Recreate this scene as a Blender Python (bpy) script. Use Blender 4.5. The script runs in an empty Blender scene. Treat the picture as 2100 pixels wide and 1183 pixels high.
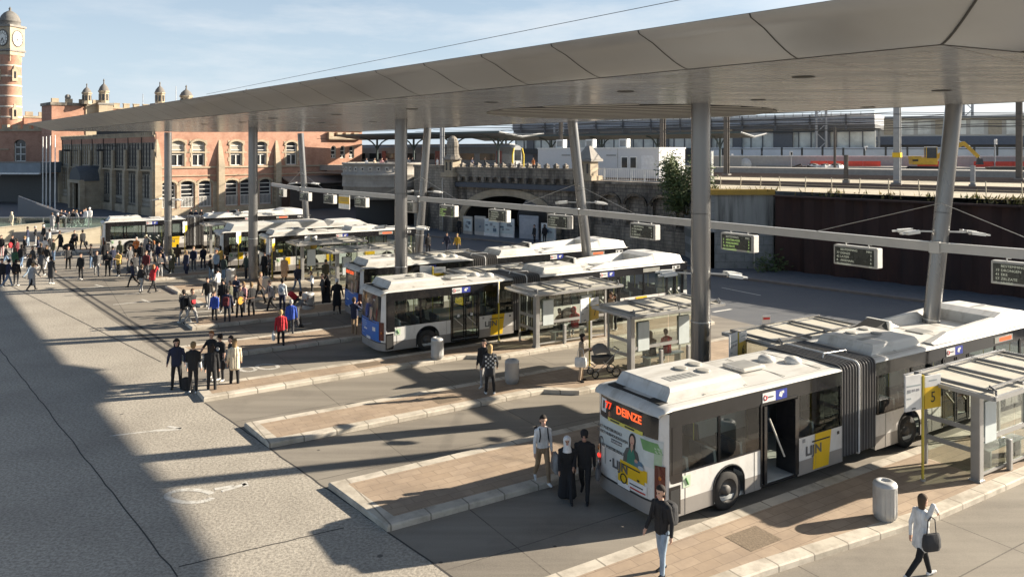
import bpy, bmesh, math, random
from mathutils import Vector, Matrix
from mathutils.geometry import tessellate_polygon
random.seed(7)
PI = math.pi
SC = bpy.context.scene
COL = SC.collection
H, F, YH = 8.7, 1600.0, 312.0          # eye height, focal length in photo pixels, horizon row

def G(px, py, z=0.0):
    """photo pixel of a point known to be at height z -> world point"""
    D = F * (H - z) / (py - YH)
    return Vector(((px - 1050) / F * D, D, z))
def Q(px, py, D):
    """photo pixel of a point known to be at distance D -> world point"""
    return Vector(((px - 1050) / F * D, D, H - (py - YH) * D / F))
O0 = Vector((3.61, 17.9, 0)); U = Vector((.848, .53, 0)); V = Vector((-.53, .848, 0))
HA = math.atan2(.53, .848)
def L(a, n, z=0.0):
    """bay coordinates: a along the bus lanes, n across them"""
    p = O0 + U * a + V * n; p.z = z; return p
W1 = Vector((.76, -.65, 0)); W2 = Vector((.65, .76, 0)); R0 = Vector((13, 68, 0))
WA = math.atan2(-.65, .76)
def R(s, d, z=0.0):
    """railway coordinates: s along the tracks, d behind the retaining wall"""
    p = R0 + W1 * s + W2 * d; p.z = z; return p

# ------------------------------------------------------------------ mesh builder
class MB:
    def __init__(s): s.v = []; s.f = []; s.m = []; s.sm = []; s.mats = []; s.T = Matrix.Identity(4)
    def mi(s, mat):
        if mat not in s.mats: s.mats.append(mat)
        return s.mats.index(mat)
    def add(s, vs, fs, mat, smooth=False):
        o = len(s.v); k = s.mi(mat)
        s.v += [tuple(s.T @ Vector(p)) for p in vs]
        for f in fs:
            s.f.append(tuple(i + o for i in f)); s.m.append(k); s.sm.append(smooth)
    def quad(s, a, b, c, d, mat): s.add([a, b, c, d], [(0, 1, 2, 3)], mat)
    def poly(s, pts, mat): s.add(pts, [tuple(range(len(pts)))], mat)
    def box(s, c, d, mat, rz=0.0, bev=0.0, rx=0.0, ry=0.0, taper=0.0):
        hx, hy, hz = d[0] / 2, d[1] / 2, d[2] / 2
        M = Matrix.Translation(Vector(c)) @ Matrix.Rotation(rz, 4, 'Z') @ Matrix.Rotation(ry, 4, 'Y') @ Matrix.Rotation(rx, 4, 'X')
        k = 1 - taper
        vs = [(-hx, -hy, -hz), (hx, -hy, -hz), (hx, hy, -hz), (-hx, hy, -hz), (-hx * k, -hy * k, hz), (hx * k, -hy * k, hz), (hx * k, hy * k, hz), (-hx * k, hy * k, hz)]
        fs = [(0, 3, 2, 1), (4, 5, 6, 7), (0, 1, 5, 4), (1, 2, 6, 5), (2, 3, 7, 6), (3, 0, 4, 7)]
        if bev > 0:
            bm = bmesh.new(); bv = [bm.verts.new(p) for p in vs]
            for f in fs: bm.faces.new([bv[i] for i in f])
            bmesh.ops.bevel(bm, geom=bm.edges[:], offset=bev, segments=2, affect='EDGES', profile=.6)
            bm.verts.index_update()
            vs = [tuple(v.co) for v in bm.verts]; fs = [tuple(v.index for v in f.verts) for f in bm.faces]; bm.free()
        s.add([M @ Vector(p) for p in vs], fs, mat)
    def box2(s, lo, hi, mat, bev=0.0):
        s.box([(lo[i] + hi[i]) / 2 for i in range(3)], [hi[i] - lo[i] for i in range(3)], mat, bev=bev)
    def bar(s, p, q, w, h, mat):
        """rectangular bar from p to q, w wide (horizontal), h high"""
        p = Vector(p); q = Vector(q); d = (q - p); n = d.normalized()
        side = n.cross(Vector((0, 0, 1)))
        if side.length < 1e-4: side = Vector((1, 0, 0))
        side.normalize(); up = side.cross(n).normalized()
        vs = []
        for e in (p, q):
            for a, b in ((-1, -1), (1, -1), (1, 1), (-1, 1)): vs.append(e + side * (a * w / 2) + up * (b * h / 2))
        s.add(vs, [(0, 1, 2, 3), (7, 6, 5, 4), (0, 4, 5, 1), (1, 5, 6, 2), (2, 6, 7, 3), (3, 7, 4, 0)], mat)
    def tube(s, p, q, r, mat, r2=None, n=12, cap=True, smooth=True):
        p = Vector(p); q = Vector(q); r2 = r if r2 is None else r2
        d = (q - p).normalized(); a = d.orthogonal().normalized(); b = d.cross(a)
        vs = [];
        for e, rr in ((p, r), (q, r2)):
            for i in range(n):
                t = 2 * PI * i / n; vs.append(e + a * (math.cos(t) * rr) + b * (math.sin(t) * rr))
        s.add(vs, [(i, (i + 1) % n, n + (i + 1) % n, n + i) for i in range(n)], mat, smooth)
        if cap: s.add(vs, [tuple(range(n))[::-1], tuple(range(n, 2 * n))], mat)
    def path(s, pts, r, mat, n=8):
        for a, b in zip(pts, pts[1:]): s.tube(a, b, r, mat, n=n)
    def lathe(s, prof, c, mat, n=24, axis='Z', smooth=True):
        c = Vector(c); vs = []
        for r, h in prof:
            for i in range(n):
                t = 2 * PI * i / n; x, y = r * math.cos(t), r * math.sin(t)
                vs.append(c + (Vector((x, y, h)) if axis == 'Z' else Vector((x, h, y)) if axis == 'Y' else Vector((h, x, y))))
        fs = []
        for j in range(len(prof) - 1):
            for i in range(n): fs.append((j * n + i, j * n + (i + 1) % n, (j + 1) * n + (i + 1) % n, (j + 1) * n + i))
        s.add(vs, fs, mat, smooth)
    def loft(s, rings, mat, smooth=True, caps=True, closed=True):
        n = len(rings[0]); vs = [p for r in rings for p in r]; fs = []
        for j in range(len(rings) - 1):
            for i in range(n if closed else n - 1): fs.append((j * n + i, j * n + (i + 1) % n, (j + 1) * n + (i + 1) % n, (j + 1) * n + i))
        s.add(vs, fs, mat, smooth)
        if caps and closed: s.add(rings[0], [tuple(range(n))[::-1]], mat); s.add(rings[-1], [tuple(range(n))], mat)
    def prism(s, pts, z0, z1, mat, side=None, bottom=False):
        n = len(pts)
        lo = [(p[0], p[1], z0) for p in pts]; hi = [(p[0], p[1], z1) for p in pts]
        s.flat(hi, [], mat)
        s.add(lo + hi, [(i, (i + 1) % n, n + (i + 1) % n, n + i) for i in range(n)], side or mat)
        if bottom: s.flat(lo, [], side or mat, flip=True)
    def flat(s, outer, holes, mat, flip=False):
        """planar polygon with holes"""
        loops = [[Vector(p) for p in outer]] + [[Vector(p) for p in h] for h in holes]
        tris = tessellate_polygon(loops); vs = [p for l in loops for p in l]
        s.add(vs, [tuple(t) if not flip else tuple(t)[::-1] for t in tris], mat)
    def wall(s, outer, holes, depth, mat, reveal=None):
        """wall in local xz (front at y=0 facing -y) with holes that have reveals `depth` deep"""
        s.flat([(p[0], 0, p[1]) for p in outer], [[(p[0], 0, p[1]) for p in h] for h in holes], mat)
        for h in holes:
            n = len(h); a = [(p[0], 0, p[1]) for p in h]; b = [(p[0], depth, p[1]) for p in h]
            s.add(a + b, [(i, (i + 1) % n, n + (i + 1) % n, n + i) for i in range(n)], reveal or mat)
    def sphere(s, c, r, mat, n=12, m=8, sc=(1, 1, 1)):
        c = Vector(c); vs = []
        for j in range(m + 1):
            ph = -PI / 2 + PI * j / m
            for i in range(n):
                t = 2 * PI * i / n
                vs.append(c + Vector((math.cos(ph) * math.cos(t) * r * sc[0], math.cos(ph) * math.sin(t) * r * sc[1], math.sin(ph) * r * sc[2])))
        s.add(vs, [(j * n + i, j * n + (i + 1) % n, (j + 1) * n + (i + 1) % n, (j + 1) * n + i) for j in range(m) for i in range(n)], mat, True)
    def mesh(s, name):
        me = bpy.data.meshes.new(name); me.from_pydata(s.v, [], s.f)
        for m in s.mats: me.materials.append(m)
        me.polygons.foreach_set('material_index', s.m); me.polygons.foreach_set('use_smooth', s.sm)
        bm = bmesh.new(); bm.from_mesh(me); bmesh.ops.recalc_face_normals(bm, faces=bm.faces[:]); bm.to_mesh(me); bm.free()
        me.update(); return me
    def build(s, name, parent=None, loc=None, rz=None):
        return obj(name, s.mesh(name), parent, loc, rz)

def obj(name, me, parent=None, loc=None, rz=None):
    o = bpy.data.objects.new(name, me); COL.objects.link(o)
    if parent: o.parent = parent
    if loc is not None: o.location = loc
    if rz is not None: o.rotation_euler = (0, 0, rz)
    return o
def tag(o, label, cat, group=None):
    o['label'] = label; o['category'] = cat
    if group: o['group'] = group
    return o
def thing(name, label, cat, loc=(0, 0, 0), rz=0.0, group=None):
    o = bpy.data.objects.new(name, None); COL.objects.link(o); o.location = loc; o.rotation_euler = (0, 0, rz)
    o.empty_display_size = .2
    return tag(o, label, cat, group)
def struct(mb, name):
    o = mb.build(name); o['kind'] = 'structure'; return o
def dup(root, loc, rz, label, group=None):
    r = root.copy(); COL.objects.link(r); r.location = loc; r.rotation_euler = (0, 0, rz); r['label'] = label
    if group: r['group'] = group
    for ch in list(root.children):
        c = ch.copy(); COL.objects.link(c); c.parent = r
        for g in list(ch.children):
            d = g.copy(); COL.objects.link(d); d.parent = c
    return r

# ------------------------------------------------------------------ materials
def nt(name):
    m = bpy.data.materials.new(name); m.use_nodes = True
    return m, m.node_tree.nodes, m.node_tree.links, m.node_tree.nodes['Principled BSDF']
def rgba(c): return (c[0], c[1], c[2], 1)
def mixc(N, Lk, fac, a, b, mode='MIX'):
    x = N.new('ShaderNodeMix'); x.data_type = 'RGBA'; x.blend_type = mode
    for s, v in ((0, fac), (6, a), (7, b)):
        if hasattr(v, 'is_linked'): Lk.new(v, x.inputs[s])
        else: x.inputs[s].default_value = v if s == 0 else rgba(v)
    return x.outputs[2]
def ramp(N, Lk, val, lo, hi, a=0.0, b=1.0):
    r = N.new('ShaderNodeMapRange'); r.inputs[1].default_value = lo; r.inputs[2].default_value = hi
    r.inputs[3].default_value = a; r.inputs[4].default_value = b; Lk.new(val, r.inputs[0]); return r.outputs[0]
def coords(N, Lk, rot=0.0, scale=(1, 1, 1), upright=False):
    t = N.new('ShaderNodeTexCoord'); out = t.outputs['Object']
    if upright:
        a = N.new('ShaderNodeSeparateXYZ'); b = N.new('ShaderNodeCombineXYZ'); Lk.new(out, a.inputs[0])
        Lk.new(a.outputs[0], b.inputs[0]); Lk.new(a.outputs[2], b.inputs[1]); Lk.new(a.outputs[1], b.inputs[2]); out = b.outputs[0]
    m = N.new('ShaderNodeMapping'); m.inputs['Rotation'].default_value = (0, 0, rot); m.inputs['Scale'].default_value = scale
    Lk.new(out, m.inputs[0]); return m.outputs[0]
def noise(N, Lk, vec, scale, detail=4, rough=.55):
    n = N.new('ShaderNodeTexNoise'); n.inputs['Scale'].default_value = scale; n.inputs['Detail'].default_value = detail
    n.inputs['Roughness'].default_value = rough; Lk.new(vec, n.inputs['Vector']); return n.outputs[0]
def bump(N, Lk, B, val, strength, dist=.02):
    b = N.new('ShaderNodeBump'); b.inputs['Strength'].default_value = strength; b.inputs['Distance'].default_value = dist
    Lk.new(val, b.inputs['Height']); Lk.new(b.outputs[0], B.inputs['Normal'])
def mat(name, c, rough=.6, metal=0.0, var=.12, scale=3.0, dirt=None, dirtamt=.4, dscale=.8, bmp=0.0, bscale=40, spec=.5, coat=0.0, stretch=(1, 1, 1)):
    m, N, Lk, B = nt(name)
    vec = coords(N, Lk, scale=stretch)
    n1 = noise(N, Lk, vec, scale, 5)
    col = mixc(N, Lk, ramp(N, Lk, n1, .3, .7), [x * (1 - var) for x in c], [min(1, x * (1 + var)) for x in c])
    if dirt:
        n2 = noise(N, Lk, vec, dscale, 6, .65)
        col = mixc(N, Lk, ramp(N, Lk, n2, .48, .72, 0, dirtamt), col, dirt)
    Lk.new(col, B.inputs['Base Color'])
    Lk.new(ramp(N, Lk, n1, .3, .7, max(.02, rough - .08), min(1, rough + .08)), B.inputs['Roughness'])
    B.inputs['Metallic'].default_value = metal; B.inputs['Specular IOR Level'].default_value = spec
    B.inputs['Coat Weight'].default_value = coat
    if bmp: bump(N, Lk, B, noise(N, Lk, vec, bscale, 4), bmp)
    return m
def emit(name, c, k):
    m, N, Lk, B = nt(name)
    B.inputs['Base Color'].default_value = rgba([x * .3 for x in c]); B.inputs['Emission Color'].default_value = rgba(c); B.inputs['Emission Strength'].default_value = k
    return m
def glass(name, tint, refl=.03, base=.06):
    m, N, Lk, B = nt(name); out = N['Material Output']
    t = N.new('ShaderNodeBsdfTransparent'); t.inputs[0].default_value = rgba(tint)
    g = N.new('ShaderNodeBsdfGlossy'); g.inputs['Roughness'].default_value = refl; g.inputs['Color'].default_value = (.95, .97, 1, 1)
    ge = N.new('ShaderNodeNewGeometry'); d = N.new('ShaderNodeVectorMath'); d.operation = 'DOT_PRODUCT'; Lk.new(ge.outputs['Incoming'], d.inputs[0]); Lk.new(ge.outputs['Normal'], d.inputs[1])
    def mth(op, a, b=0.0):
        q = N.new('ShaderNodeMath'); q.operation = op
        for i, v in enumerate((a, b)):
            if hasattr(v, 'is_linked'): Lk.new(v, q.inputs[i])
            else: q.inputs[i].default_value = v
        return q.outputs[0]
    f = mth('POWER', mth('SUBTRACT', 1.0, mth('ABSOLUTE', d.outputs['Value'])), 5.0)
    x = N.new('ShaderNodeMixShader'); Lk.new(ramp(N, Lk, f, 0, 1, base, 1), x.inputs[0]); Lk.new(t.outputs[0], x.inputs[1]); Lk.new(g.outputs[0], x.inputs[2])
    Lk.new(x.outputs[0], out.inputs[0]); N.remove(B); return m
def brickmat(name, c1, c2, mortar, bw, bh, mort=.012, rot=0.0, upright=True, rough=.85, dirt=None, dirtamt=.5, dscale=.35, offset=.5, bmp=.4, streak=False):
    m, N, Lk, B = nt(name)
    vec = coords(N, Lk, rot=rot, upright=upright)
    b = N.new('ShaderNodeTexBrick'); Lk.new(vec, b.inputs['Vector'])
    b.inputs['Color1'].default_value = rgba(c1); b.inputs['Color2'].default_value = rgba(c2); b.inputs['Mortar'].default_value = rgba(mortar)
    b.inputs['Scale'].default_value = 1; b.inputs['Mortar Size'].default_value = mort; b.inputs['Brick Width'].default_value = bw; b.inputs['Row Height'].default_value = bh
    b.offset = offset; b.inputs['Bias'].default_value = 0
    n = noise(N, Lk, vec, 1.2, 6, .65)
    col = mixc(N, Lk, ramp(N, Lk, n, .35, .7, 0, .35), b.outputs[0], [x * .55 for x in c1])
    n3 = noise(N, Lk, vec, 9, 4)
    col = mixc(N, Lk, ramp(N, Lk, n3, .3, .7, 0, .3), col, c2)
    if dirt:
        v2 = coords(N, Lk, upright=upright, scale=(1, .22, 1)) if streak else vec
        col = mixc(N, Lk, ramp(N, Lk, noise(N, Lk, v2, dscale, 8, .7), .44, .64, 0, dirtamt), col, dirt)
    Lk.new(col, B.inputs['Base Color']); B.inputs['Roughness'].default_value = rough
    bump(N, Lk, B, b.outputs['Fac'], -bmp, .02)
    return m

MT = {}
def C(name, c, rough=.7, **k):
    """cached plain material"""
    if name not in MT: MT[name] = mat(name, c, rough, **k)
    return MT[name]

# ------------------------------------------------------------------ camera, sun, sky
cam = bpy.data.cameras.new('camera'); co = bpy.data.objects.new('camera', cam); COL.objects.link(co); SC.camera = co
co.location = (0, 0, H); co.rotation_euler = (PI / 2, 0, 0)
cam.sensor_width = 36; cam.lens = F / 2100 * 36; cam.shift_y = -(591.5 - YH) / 2100; cam.clip_end = 6000; cam.clip_start = .1
EL = math.radians(21.8); AZ = math.atan2(.26, .966)
sd = Vector((math.cos(AZ) * math.cos(EL), math.sin(AZ) * math.cos(EL), math.sin(EL)))
sl = bpy.data.lights.new('sun', 'SUN'); so = bpy.data.objects.new('sun', sl); COL.objects.link(so)
sl.energy = 5.0; sl.angle = math.radians(.5); sl.color = (1, .89, .73); so.rotation_euler = sd.to_track_quat('Z', 'Y').to_euler(); so.location = (60, 20, 60)
wd = bpy.data.worlds.new('World'); SC.world = wd; wd.use_nodes = True
N = wd.node_tree.nodes; Lk = wd.node_tree.links
sky = N.new('ShaderNodeTexSky'); sky.sky_type = 'NISHITA'; sky.sun_disc = False; sky.sun_elevation = EL; sky.sun_rotation = PI / 2 - AZ
sky.air_density = 1.0; sky.dust_density = .35; sky.ozone_density = 1.6
tc = N.new('ShaderNodeTexCoord'); mp = N.new('ShaderNodeMapping'); mp.inputs['Scale'].default_value = (2.2, 2.2, 11); mp.inputs['Location'].default_value = (.3, .9, .2)
Lk.new(tc.outputs['Generated'], mp.inputs[0])
cn = noise(N, Lk, mp.outputs[0], 1.7, 8, .6)
mp2 = N.new('ShaderNodeMapping'); mp2.inputs['Scale'].default_value = (1.0, 1.0, 3.5); mp2.inputs['Location'].default_value = (1.7, 2.2, 0); Lk.new(tc.outputs['Generated'], mp2.inputs[0])
big = noise(N, Lk, mp2.outputs[0], 1.5, 3, .5)
ma = N.new('ShaderNodeMath'); ma.operation = 'MULTIPLY'; Lk.new(ramp(N, Lk, cn, .45, .85), ma.inputs[0]); Lk.new(ramp(N, Lk, big, .34, .58), ma.inputs[1])
sx = N.new('ShaderNodeSeparateXYZ'); Lk.new(tc.outputs['Generated'], sx.inputs[0])
hz = mixc(N, Lk, ramp(N, Lk, sx.outputs[2], .03, .40, .85, .0), sky.outputs[0], (5.2, 6.2, 7.3)); mb_ = N.new('ShaderNodeMath'); mb_.operation = 'MULTIPLY'; Lk.new(ma.outputs[0], mb_.inputs[0]); Lk.new(ramp(N, Lk, sx.outputs[2], .22, .42, .8, .0), mb_.inputs[1]); skyc = mixc(N, Lk, mb_.outputs[0], hz, (7.6, 7.7, 7.8))
sdn = N.new('ShaderNodeVectorMath'); sdn.operation = 'DOT_PRODUCT'; Lk.new(tc.outputs['Generated'], sdn.inputs[0]); sdn.inputs[1].default_value = tuple(sd)
skyc = mixc(N, Lk, ramp(N, Lk, sdn.outputs['Value'], .50, .85, 0, .7), skyc, (12, 11.8, 11.4))
bg = N['Background']; Lk.new(skyc, bg.inputs[0]); bg.inputs[1].default_value = .052
SC.view_settings.view_transform = 'Standard'; SC.view_settings.look = 'None'; SC.view_settings.gamma = 1; SC.view_settings.exposure = 1.32
SC.render.engine = 'CYCLES'; SC.cycles.use_denoising = True; SC.cycles.max_bounces = 8; SC.cycles.transparent_max_bounces = 16
SC.cycles.diffuse_bounces = 3; SC.cycles.glossy_bounces = 4; SC.cycles.caustics_reflective = False; SC.cycles.caustics_refractive = False
# ------------------------------------------------------------------ ground
def concrete():
    m, N, Lk, B = nt('lane_concrete')
    v = coords(N, Lk, rot=-HA); b = N.new('ShaderNodeTexBrick'); Lk.new(v, b.inputs['Vector'])
    b.inputs['Scale'].default_value = 1; b.inputs['Brick Width'].default_value = 4.6; b.inputs['Row Height'].default_value = 2.9; b.offset = 0
    b.inputs['Mortar Size'].default_value = .018; b.inputs['Mortar Smooth'].default_value = .3
    b.inputs['Color1'].default_value = (.235, .21, .175, 1); b.inputs['Color2'].default_value = (.275, .247, .207, 1); b.inputs['Mortar'].default_value = (.07, .06, .05, 1)
    v2 = coords(N, Lk, rot=-HA, scale=(.07, .9, 1))
    col = mixc(N, Lk, ramp(N, Lk, noise(N, Lk, v2, 1.0, 4), .45, .68, 0, .6), b.outputs[0], (.105, .092, .078))
    col = mixc(N, Lk, ramp(N, Lk, noise(N, Lk, v2, 2.3, 4), .5, .75, 0, .45), col, (.33, .30, .25))
    v3 = coords(N, Lk)
    col = mixc(N, Lk, ramp(N, Lk, noise(N, Lk, v3, .45, 6, .7), .5, .75, 0, .6), col, (.12, .105, .09))
    col = mixc(N, Lk, ramp(N, Lk, noise(N, Lk, v3, 30, 3), .35, .7, 0, .3), col, (.36, .32, .26))
    vo = N.new('ShaderNodeTexVoronoi'); vo.inputs['Scale'].default_value = .9; Lk.new(v3, vo.inputs['Vector'])
    col = mixc(N, Lk, ramp(N, Lk, vo.outputs['Distance'], .035, .05, .8, 0), col, (.04, .036, .03))
    Lk.new(col, B.inputs['Base Color']); B.inputs['Roughness'].default_value = .75
    bump(N, Lk, B, noise(N, Lk, v3, 60, 3), .15, .01); return m
def aggregate():
    m, N, Lk, B = nt('washed_aggregate')
    v = coords(N, Lk)
    n1 = noise(N, Lk, v, 13, 3, .7); n2 = noise(N, Lk, v, .35, 5, .6); n3 = noise(N, Lk, v, 42, 2)
    col = mixc(N, Lk, ramp(N, Lk, n1, .36, .62), (.225, .202, .17), (.51, .463, .39))
    col = mixc(N, Lk, ramp(N, Lk, n3, .4, .65, 0, .5), col, (.42, .38, .31))
    col = mixc(N, Lk, ramp(N, Lk, n2, .42, .7, 0, .4), col, (.2, .175, .145))
    vo = N.new('ShaderNodeTexVoronoi'); vo.inputs['Scale'].default_value = .55; Lk.new(v, vo.inputs['Vector'])
    col = mixc(N, Lk, ramp(N, Lk, vo.outputs['Distance'], .03, .042, .75, 0), col, (.05, .045, .04))
    Lk.new(col, B.inputs['Base Color']); B.inputs['Roughness'].default_value = .85
    bump(N, Lk, B, n1, .6, .02); return m
m_conc = concrete(); m_agg = aggregate()
m_asph = mat('asphalt', (.10, .105, .115), .8, var=.2, scale=25, dirt=(.17, .17, .165), dirtamt=.5, dscale=.25, bmp=.2, bscale=90)
m_pave = brickmat('paving_bricks', (.38, .285, .20), (.455, .35, .255), (.24, .18, .13), .60, .30, .010, rot=-HA, upright=False, dirt=(.22, .17, .13), dirtamt=.45, dscale=.9, bmp=.25)
m_kerb = brickmat('kerb_stone', (.56, .51, .42), (.64, .58, .49), (.17, .15, .12), 1.02, 8.0, .022, rot=-HA, upright=False, dirt=(.27, .23, .18), dirtamt=.6, dscale=1.2, offset=0, bmp=.3)
m_paint = mat('road_paint', (.62, .60, .55), .7, var=.1, scale=30, dirt=(.33, .295, .24), dirtamt=.9, dscale=5)
m_joint = C('joint_dark', (.06, .055, .05), .9)
bnd = [(-40, 0.5), (-8, -3.9), (.92, -5.1), (3.5, -5.5), (9.9, -6.45), (15.4, -7.25), (23, -7.5), (52, -11.4), (95, -17)]     # (n, a) plaza / lane boundary
g = MB(); g.prism([(-1500, -600), (1500, -600), (1500, 2500), (-1500, 2500)], -.5, 0, m_asph); struct(g, 'ground')
g = MB(); pts = [L(a, n, .004) for n, a in bnd] + [L(-70, 95, .004), L(-70, -40, .004)]; g.flat(pts, [], m_agg); struct(g, 'plaza')
g = MB(); pts = [L(a, n, .004) for n, a in bnd][::-1] + [L(30, -40, .004), L(19, -10, .004), L(18.5, 20, .004), L(18.5, 60, .004), L(19, 95, .004)]
g.flat(pts, [], m_conc); struct(g, 'bus_lanes')

def strip(mb, pts, w, z, m):
    """flat strip of width w along ground points"""
    pts = [Vector((p[0], p[1], z)) for p in pts]
    for i, (a, b) in enumerate(zip(pts, pts[1:])):
        d = (b - a).normalized(); s = Vector((-d.y, d.x, 0)) * w / 2
        mb.quad(a - s, b - s, b + s, a + s, m)
def jag(p, q, k, amp):
    return [p.lerp(q, i / k) + Vector((random.uniform(-amp, amp), random.uniform(-amp, amp), 0)) for i in range(k + 1)]
g = MB()
strip(g, jag(L(-5.1, .92), L(-7.25, 15.4), 30, .025), .045, .008, m_joint)
strip(g, jag(L(-3.9, -8), L(-5.1, .92), 18, .025), .045, .008, m_joint)
strip(g, jag(G(-60, 640), G(365, 1183), 60, .02), .032, .008, m_joint)
strip(g, jag(G(365, 1162), G(705, 1082), 24, .015), .04, .008, m_joint)
for dx in (0, .55):
    strip(g, jag(G(95, 560) + Vector((dx, 0, 0)), G(352, 727) + Vector((dx, 0, 0)), 10, .0), .16, .008, m_joint)
strip(g, jag(G(-40, 555), G(330, 742), 10, .0), .05, .008, m_joint)
struct(g, 'pavement_joints')
# painted symbols
g = MB()
def ring(px, py, rx, ry, t0=0, t1=360, w=.17):
    pts = [G(px + rx * math.cos(math.radians(t)), py - ry * math.sin(math.radians(t))) for t in range(t0, t1 + 1, 12)]
    strip(g, pts, w, .009, m_paint)
ring(390, 1017, 47, 13, 20, 345); ring(548, 752, 22, 5); ring(508, 757, 16, 4.5)
def line(*pp, w=.14): strip(g, [G(*p) for p in pp], w, .009, m_paint)
line((440, 1003), (480, 996)); line((455, 1007), (505, 992)); line((505, 997), (500, 988))
line((225, 894), (312, 884), w=.09); line((312, 884), (372, 879), w=.18); line((345, 874), (372, 879), w=.12)
line((232, 625), (300, 618)); line((290, 614), (308, 620)); line((255, 604), (330, 597)); line((400, 640), (470, 634))
line((165, 592), (205, 588)); line((195, 584), (212, 588)); line((470, 700), (560, 690)); line((590, 668), (640, 663)); line((90, 575), (150, 570))
line((1462, 722), (1560, 692), w=.2); line((1462, 640), (1500, 634), w=.2); line((1480, 590), (1560, 606), w=.12)
struct(g, 'road_markings')

# platforms between the lanes: kerb ring + brick paving, (a, n) outlines
def platform(outer, kw=.36, zt=.15):
    n = len(outer); P = [Vector((p[0], p[1], 0)) for p in outer]
    inn = []
    for i in range(n):
        a, b, c = P[i - 1], P[i], P[(i + 1) % n]
        d1 = (b - a).normalized(); d2 = (c - b).normalized()
        n1 = Vector((-d1.y, d1.x, 0)); n2 = Vector((-d2.y, d2.x, 0)); bis = (n1 + n2); bis.normalize()
        inn.append(b + bis * (kw / max(.35, bis.dot(n1))))
    ow = [L(p.x, p.y, 0) for p in P]; iw = [L(p.x, p.y, 0) for p in inn]
    k = MB(); ch = .03
    rings = [ow, [p + Vector((0, 0, zt - ch)) for p in ow]]
    top = [o.lerp(i_, ch / kw) + Vector((0, 0, zt)) for o, i_ in zip(ow, iw)]; it = [p + Vector((0, 0, zt)) for p in iw]
    k.loft([rings[0], rings[1], top, it], m_kerb, smooth=False, caps=False); struct(k, 'platform_kerb')
    g = MB(); g.flat(it, [], m_pave); struct(g, 'platform_paving')
plats = [
    [(-9, -.25), (-9, -1.6), (-5, -2.2), (.3, -2.45), (5.7, -2.97), (18, -3.0), (19, -1.6), (18, -.25)],
    [(-5.87, 6.4), (-5.5, 3.4), (18, 3.4), (18.8, 5), (18, 6.4)],
    [(-6.65, 12.15), (-6.45, 9.95), (3.3, 9.95), (4.3, 9.15), (17.2, 9.15), (18, 10.6), (17.2, 12.15)],
    [(-7.3, 17.2), (-7.25, 15.45), (3.2, 15.6), (4.4, 14.7), (17, 14.7), (17.8, 16), (17, 17.2)],
    [(-7.0, 23.75), (-6.6, 21.1), (2.2, 21.1), (3.2, 20.4), (17, 20.4), (18, 22), (17, 23.75)],
    [(-5.8, 29.9), (-5.6, 27.3), (17, 27.3), (18, 28.6), (17, 29.9)],
    [(-4.5, 35.6), (-4.2, 33), (17, 33), (18, 34.3), (17, 35.6)],
    [(-4.9, 41.0), (-4.6, 38), (17, 38), (18, 39.5), (17, 41.0)],
    [(-5.5, 46.2), (-5.2, 44.1), (17, 44.1), (18, 45), (17, 46.2)],
    [(-6, 52.3), (-5.8, 49.6), (17, 49.6), (18, 51), (17, 52.3)],
    [(-7, 58.9), (-6.6, 55.3), (17, 55.3), (18, 57), (17, 58.9)],
    [(-9, 66.5), (-8.6, 63.2), (17, 63.2), (18, 65), (17, 66.5)]]
for p in plats: platform([tuple(x) for x in p][::1])
# inspection covers
m_cover = mat('cover_plate', (.22, .17, .12), .6, var=.25, scale=20, bmp=.4, bscale=30)
g = MB()
for px, py, z, da, dn in ((1545, 1103, .15, 1.0, .75), (755, 747, .15, 1.0, .6), (915, 818, .15, .9, .7), (1360, 585, .15, 1, .7), (635, 700, 0.004, 1.2, .9)):
    c = G(px, py, z); z += .005
    g.quad(*[Vector((c.x, c.y, z)) + U * sa * da / 2 + V * sn * dn / 2 for sa, sn in ((-1, -1), (1, -1), (1, 1), (-1, 1))], m_cover)
struct(g, 'inspection_covers')
# pavement by the retaining wall
g = MB()
kl = [Vector((-30, 92, 0)), Vector((-2, 76, 0)), Vector((6, 66, 0)), G(1459, 566), G(1889, 620), Vector((42, 27, 0)), Vector((55, 12, 0))]
bk = [p + Vector((9, 10, 0)) for p in kl]
g.flat([p + Vector((.25, .3, .14)) for p in kl] + [p + Vector((0, 0, .14)) for p in bk[::-1]], [], mat('pavement_slabs', (.15, .15, .155), .85, var=.2, scale=4))
struct(g, 'pavement')
g = MB()
for a, b in zip(kl, kl[1:]):
    o = Vector((.25, .3, 0)); up = Vector((0, 0, .14)); mk = C('old_kerb', (.21, .18, .16), .8, dirt=(.09, .08, .07))
    g.quad(a, b, b + up, a + up, mk); g.quad(a + up, b + up, b + up + o, a + up + o, mk)
struct(g, 'kerb')
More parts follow.
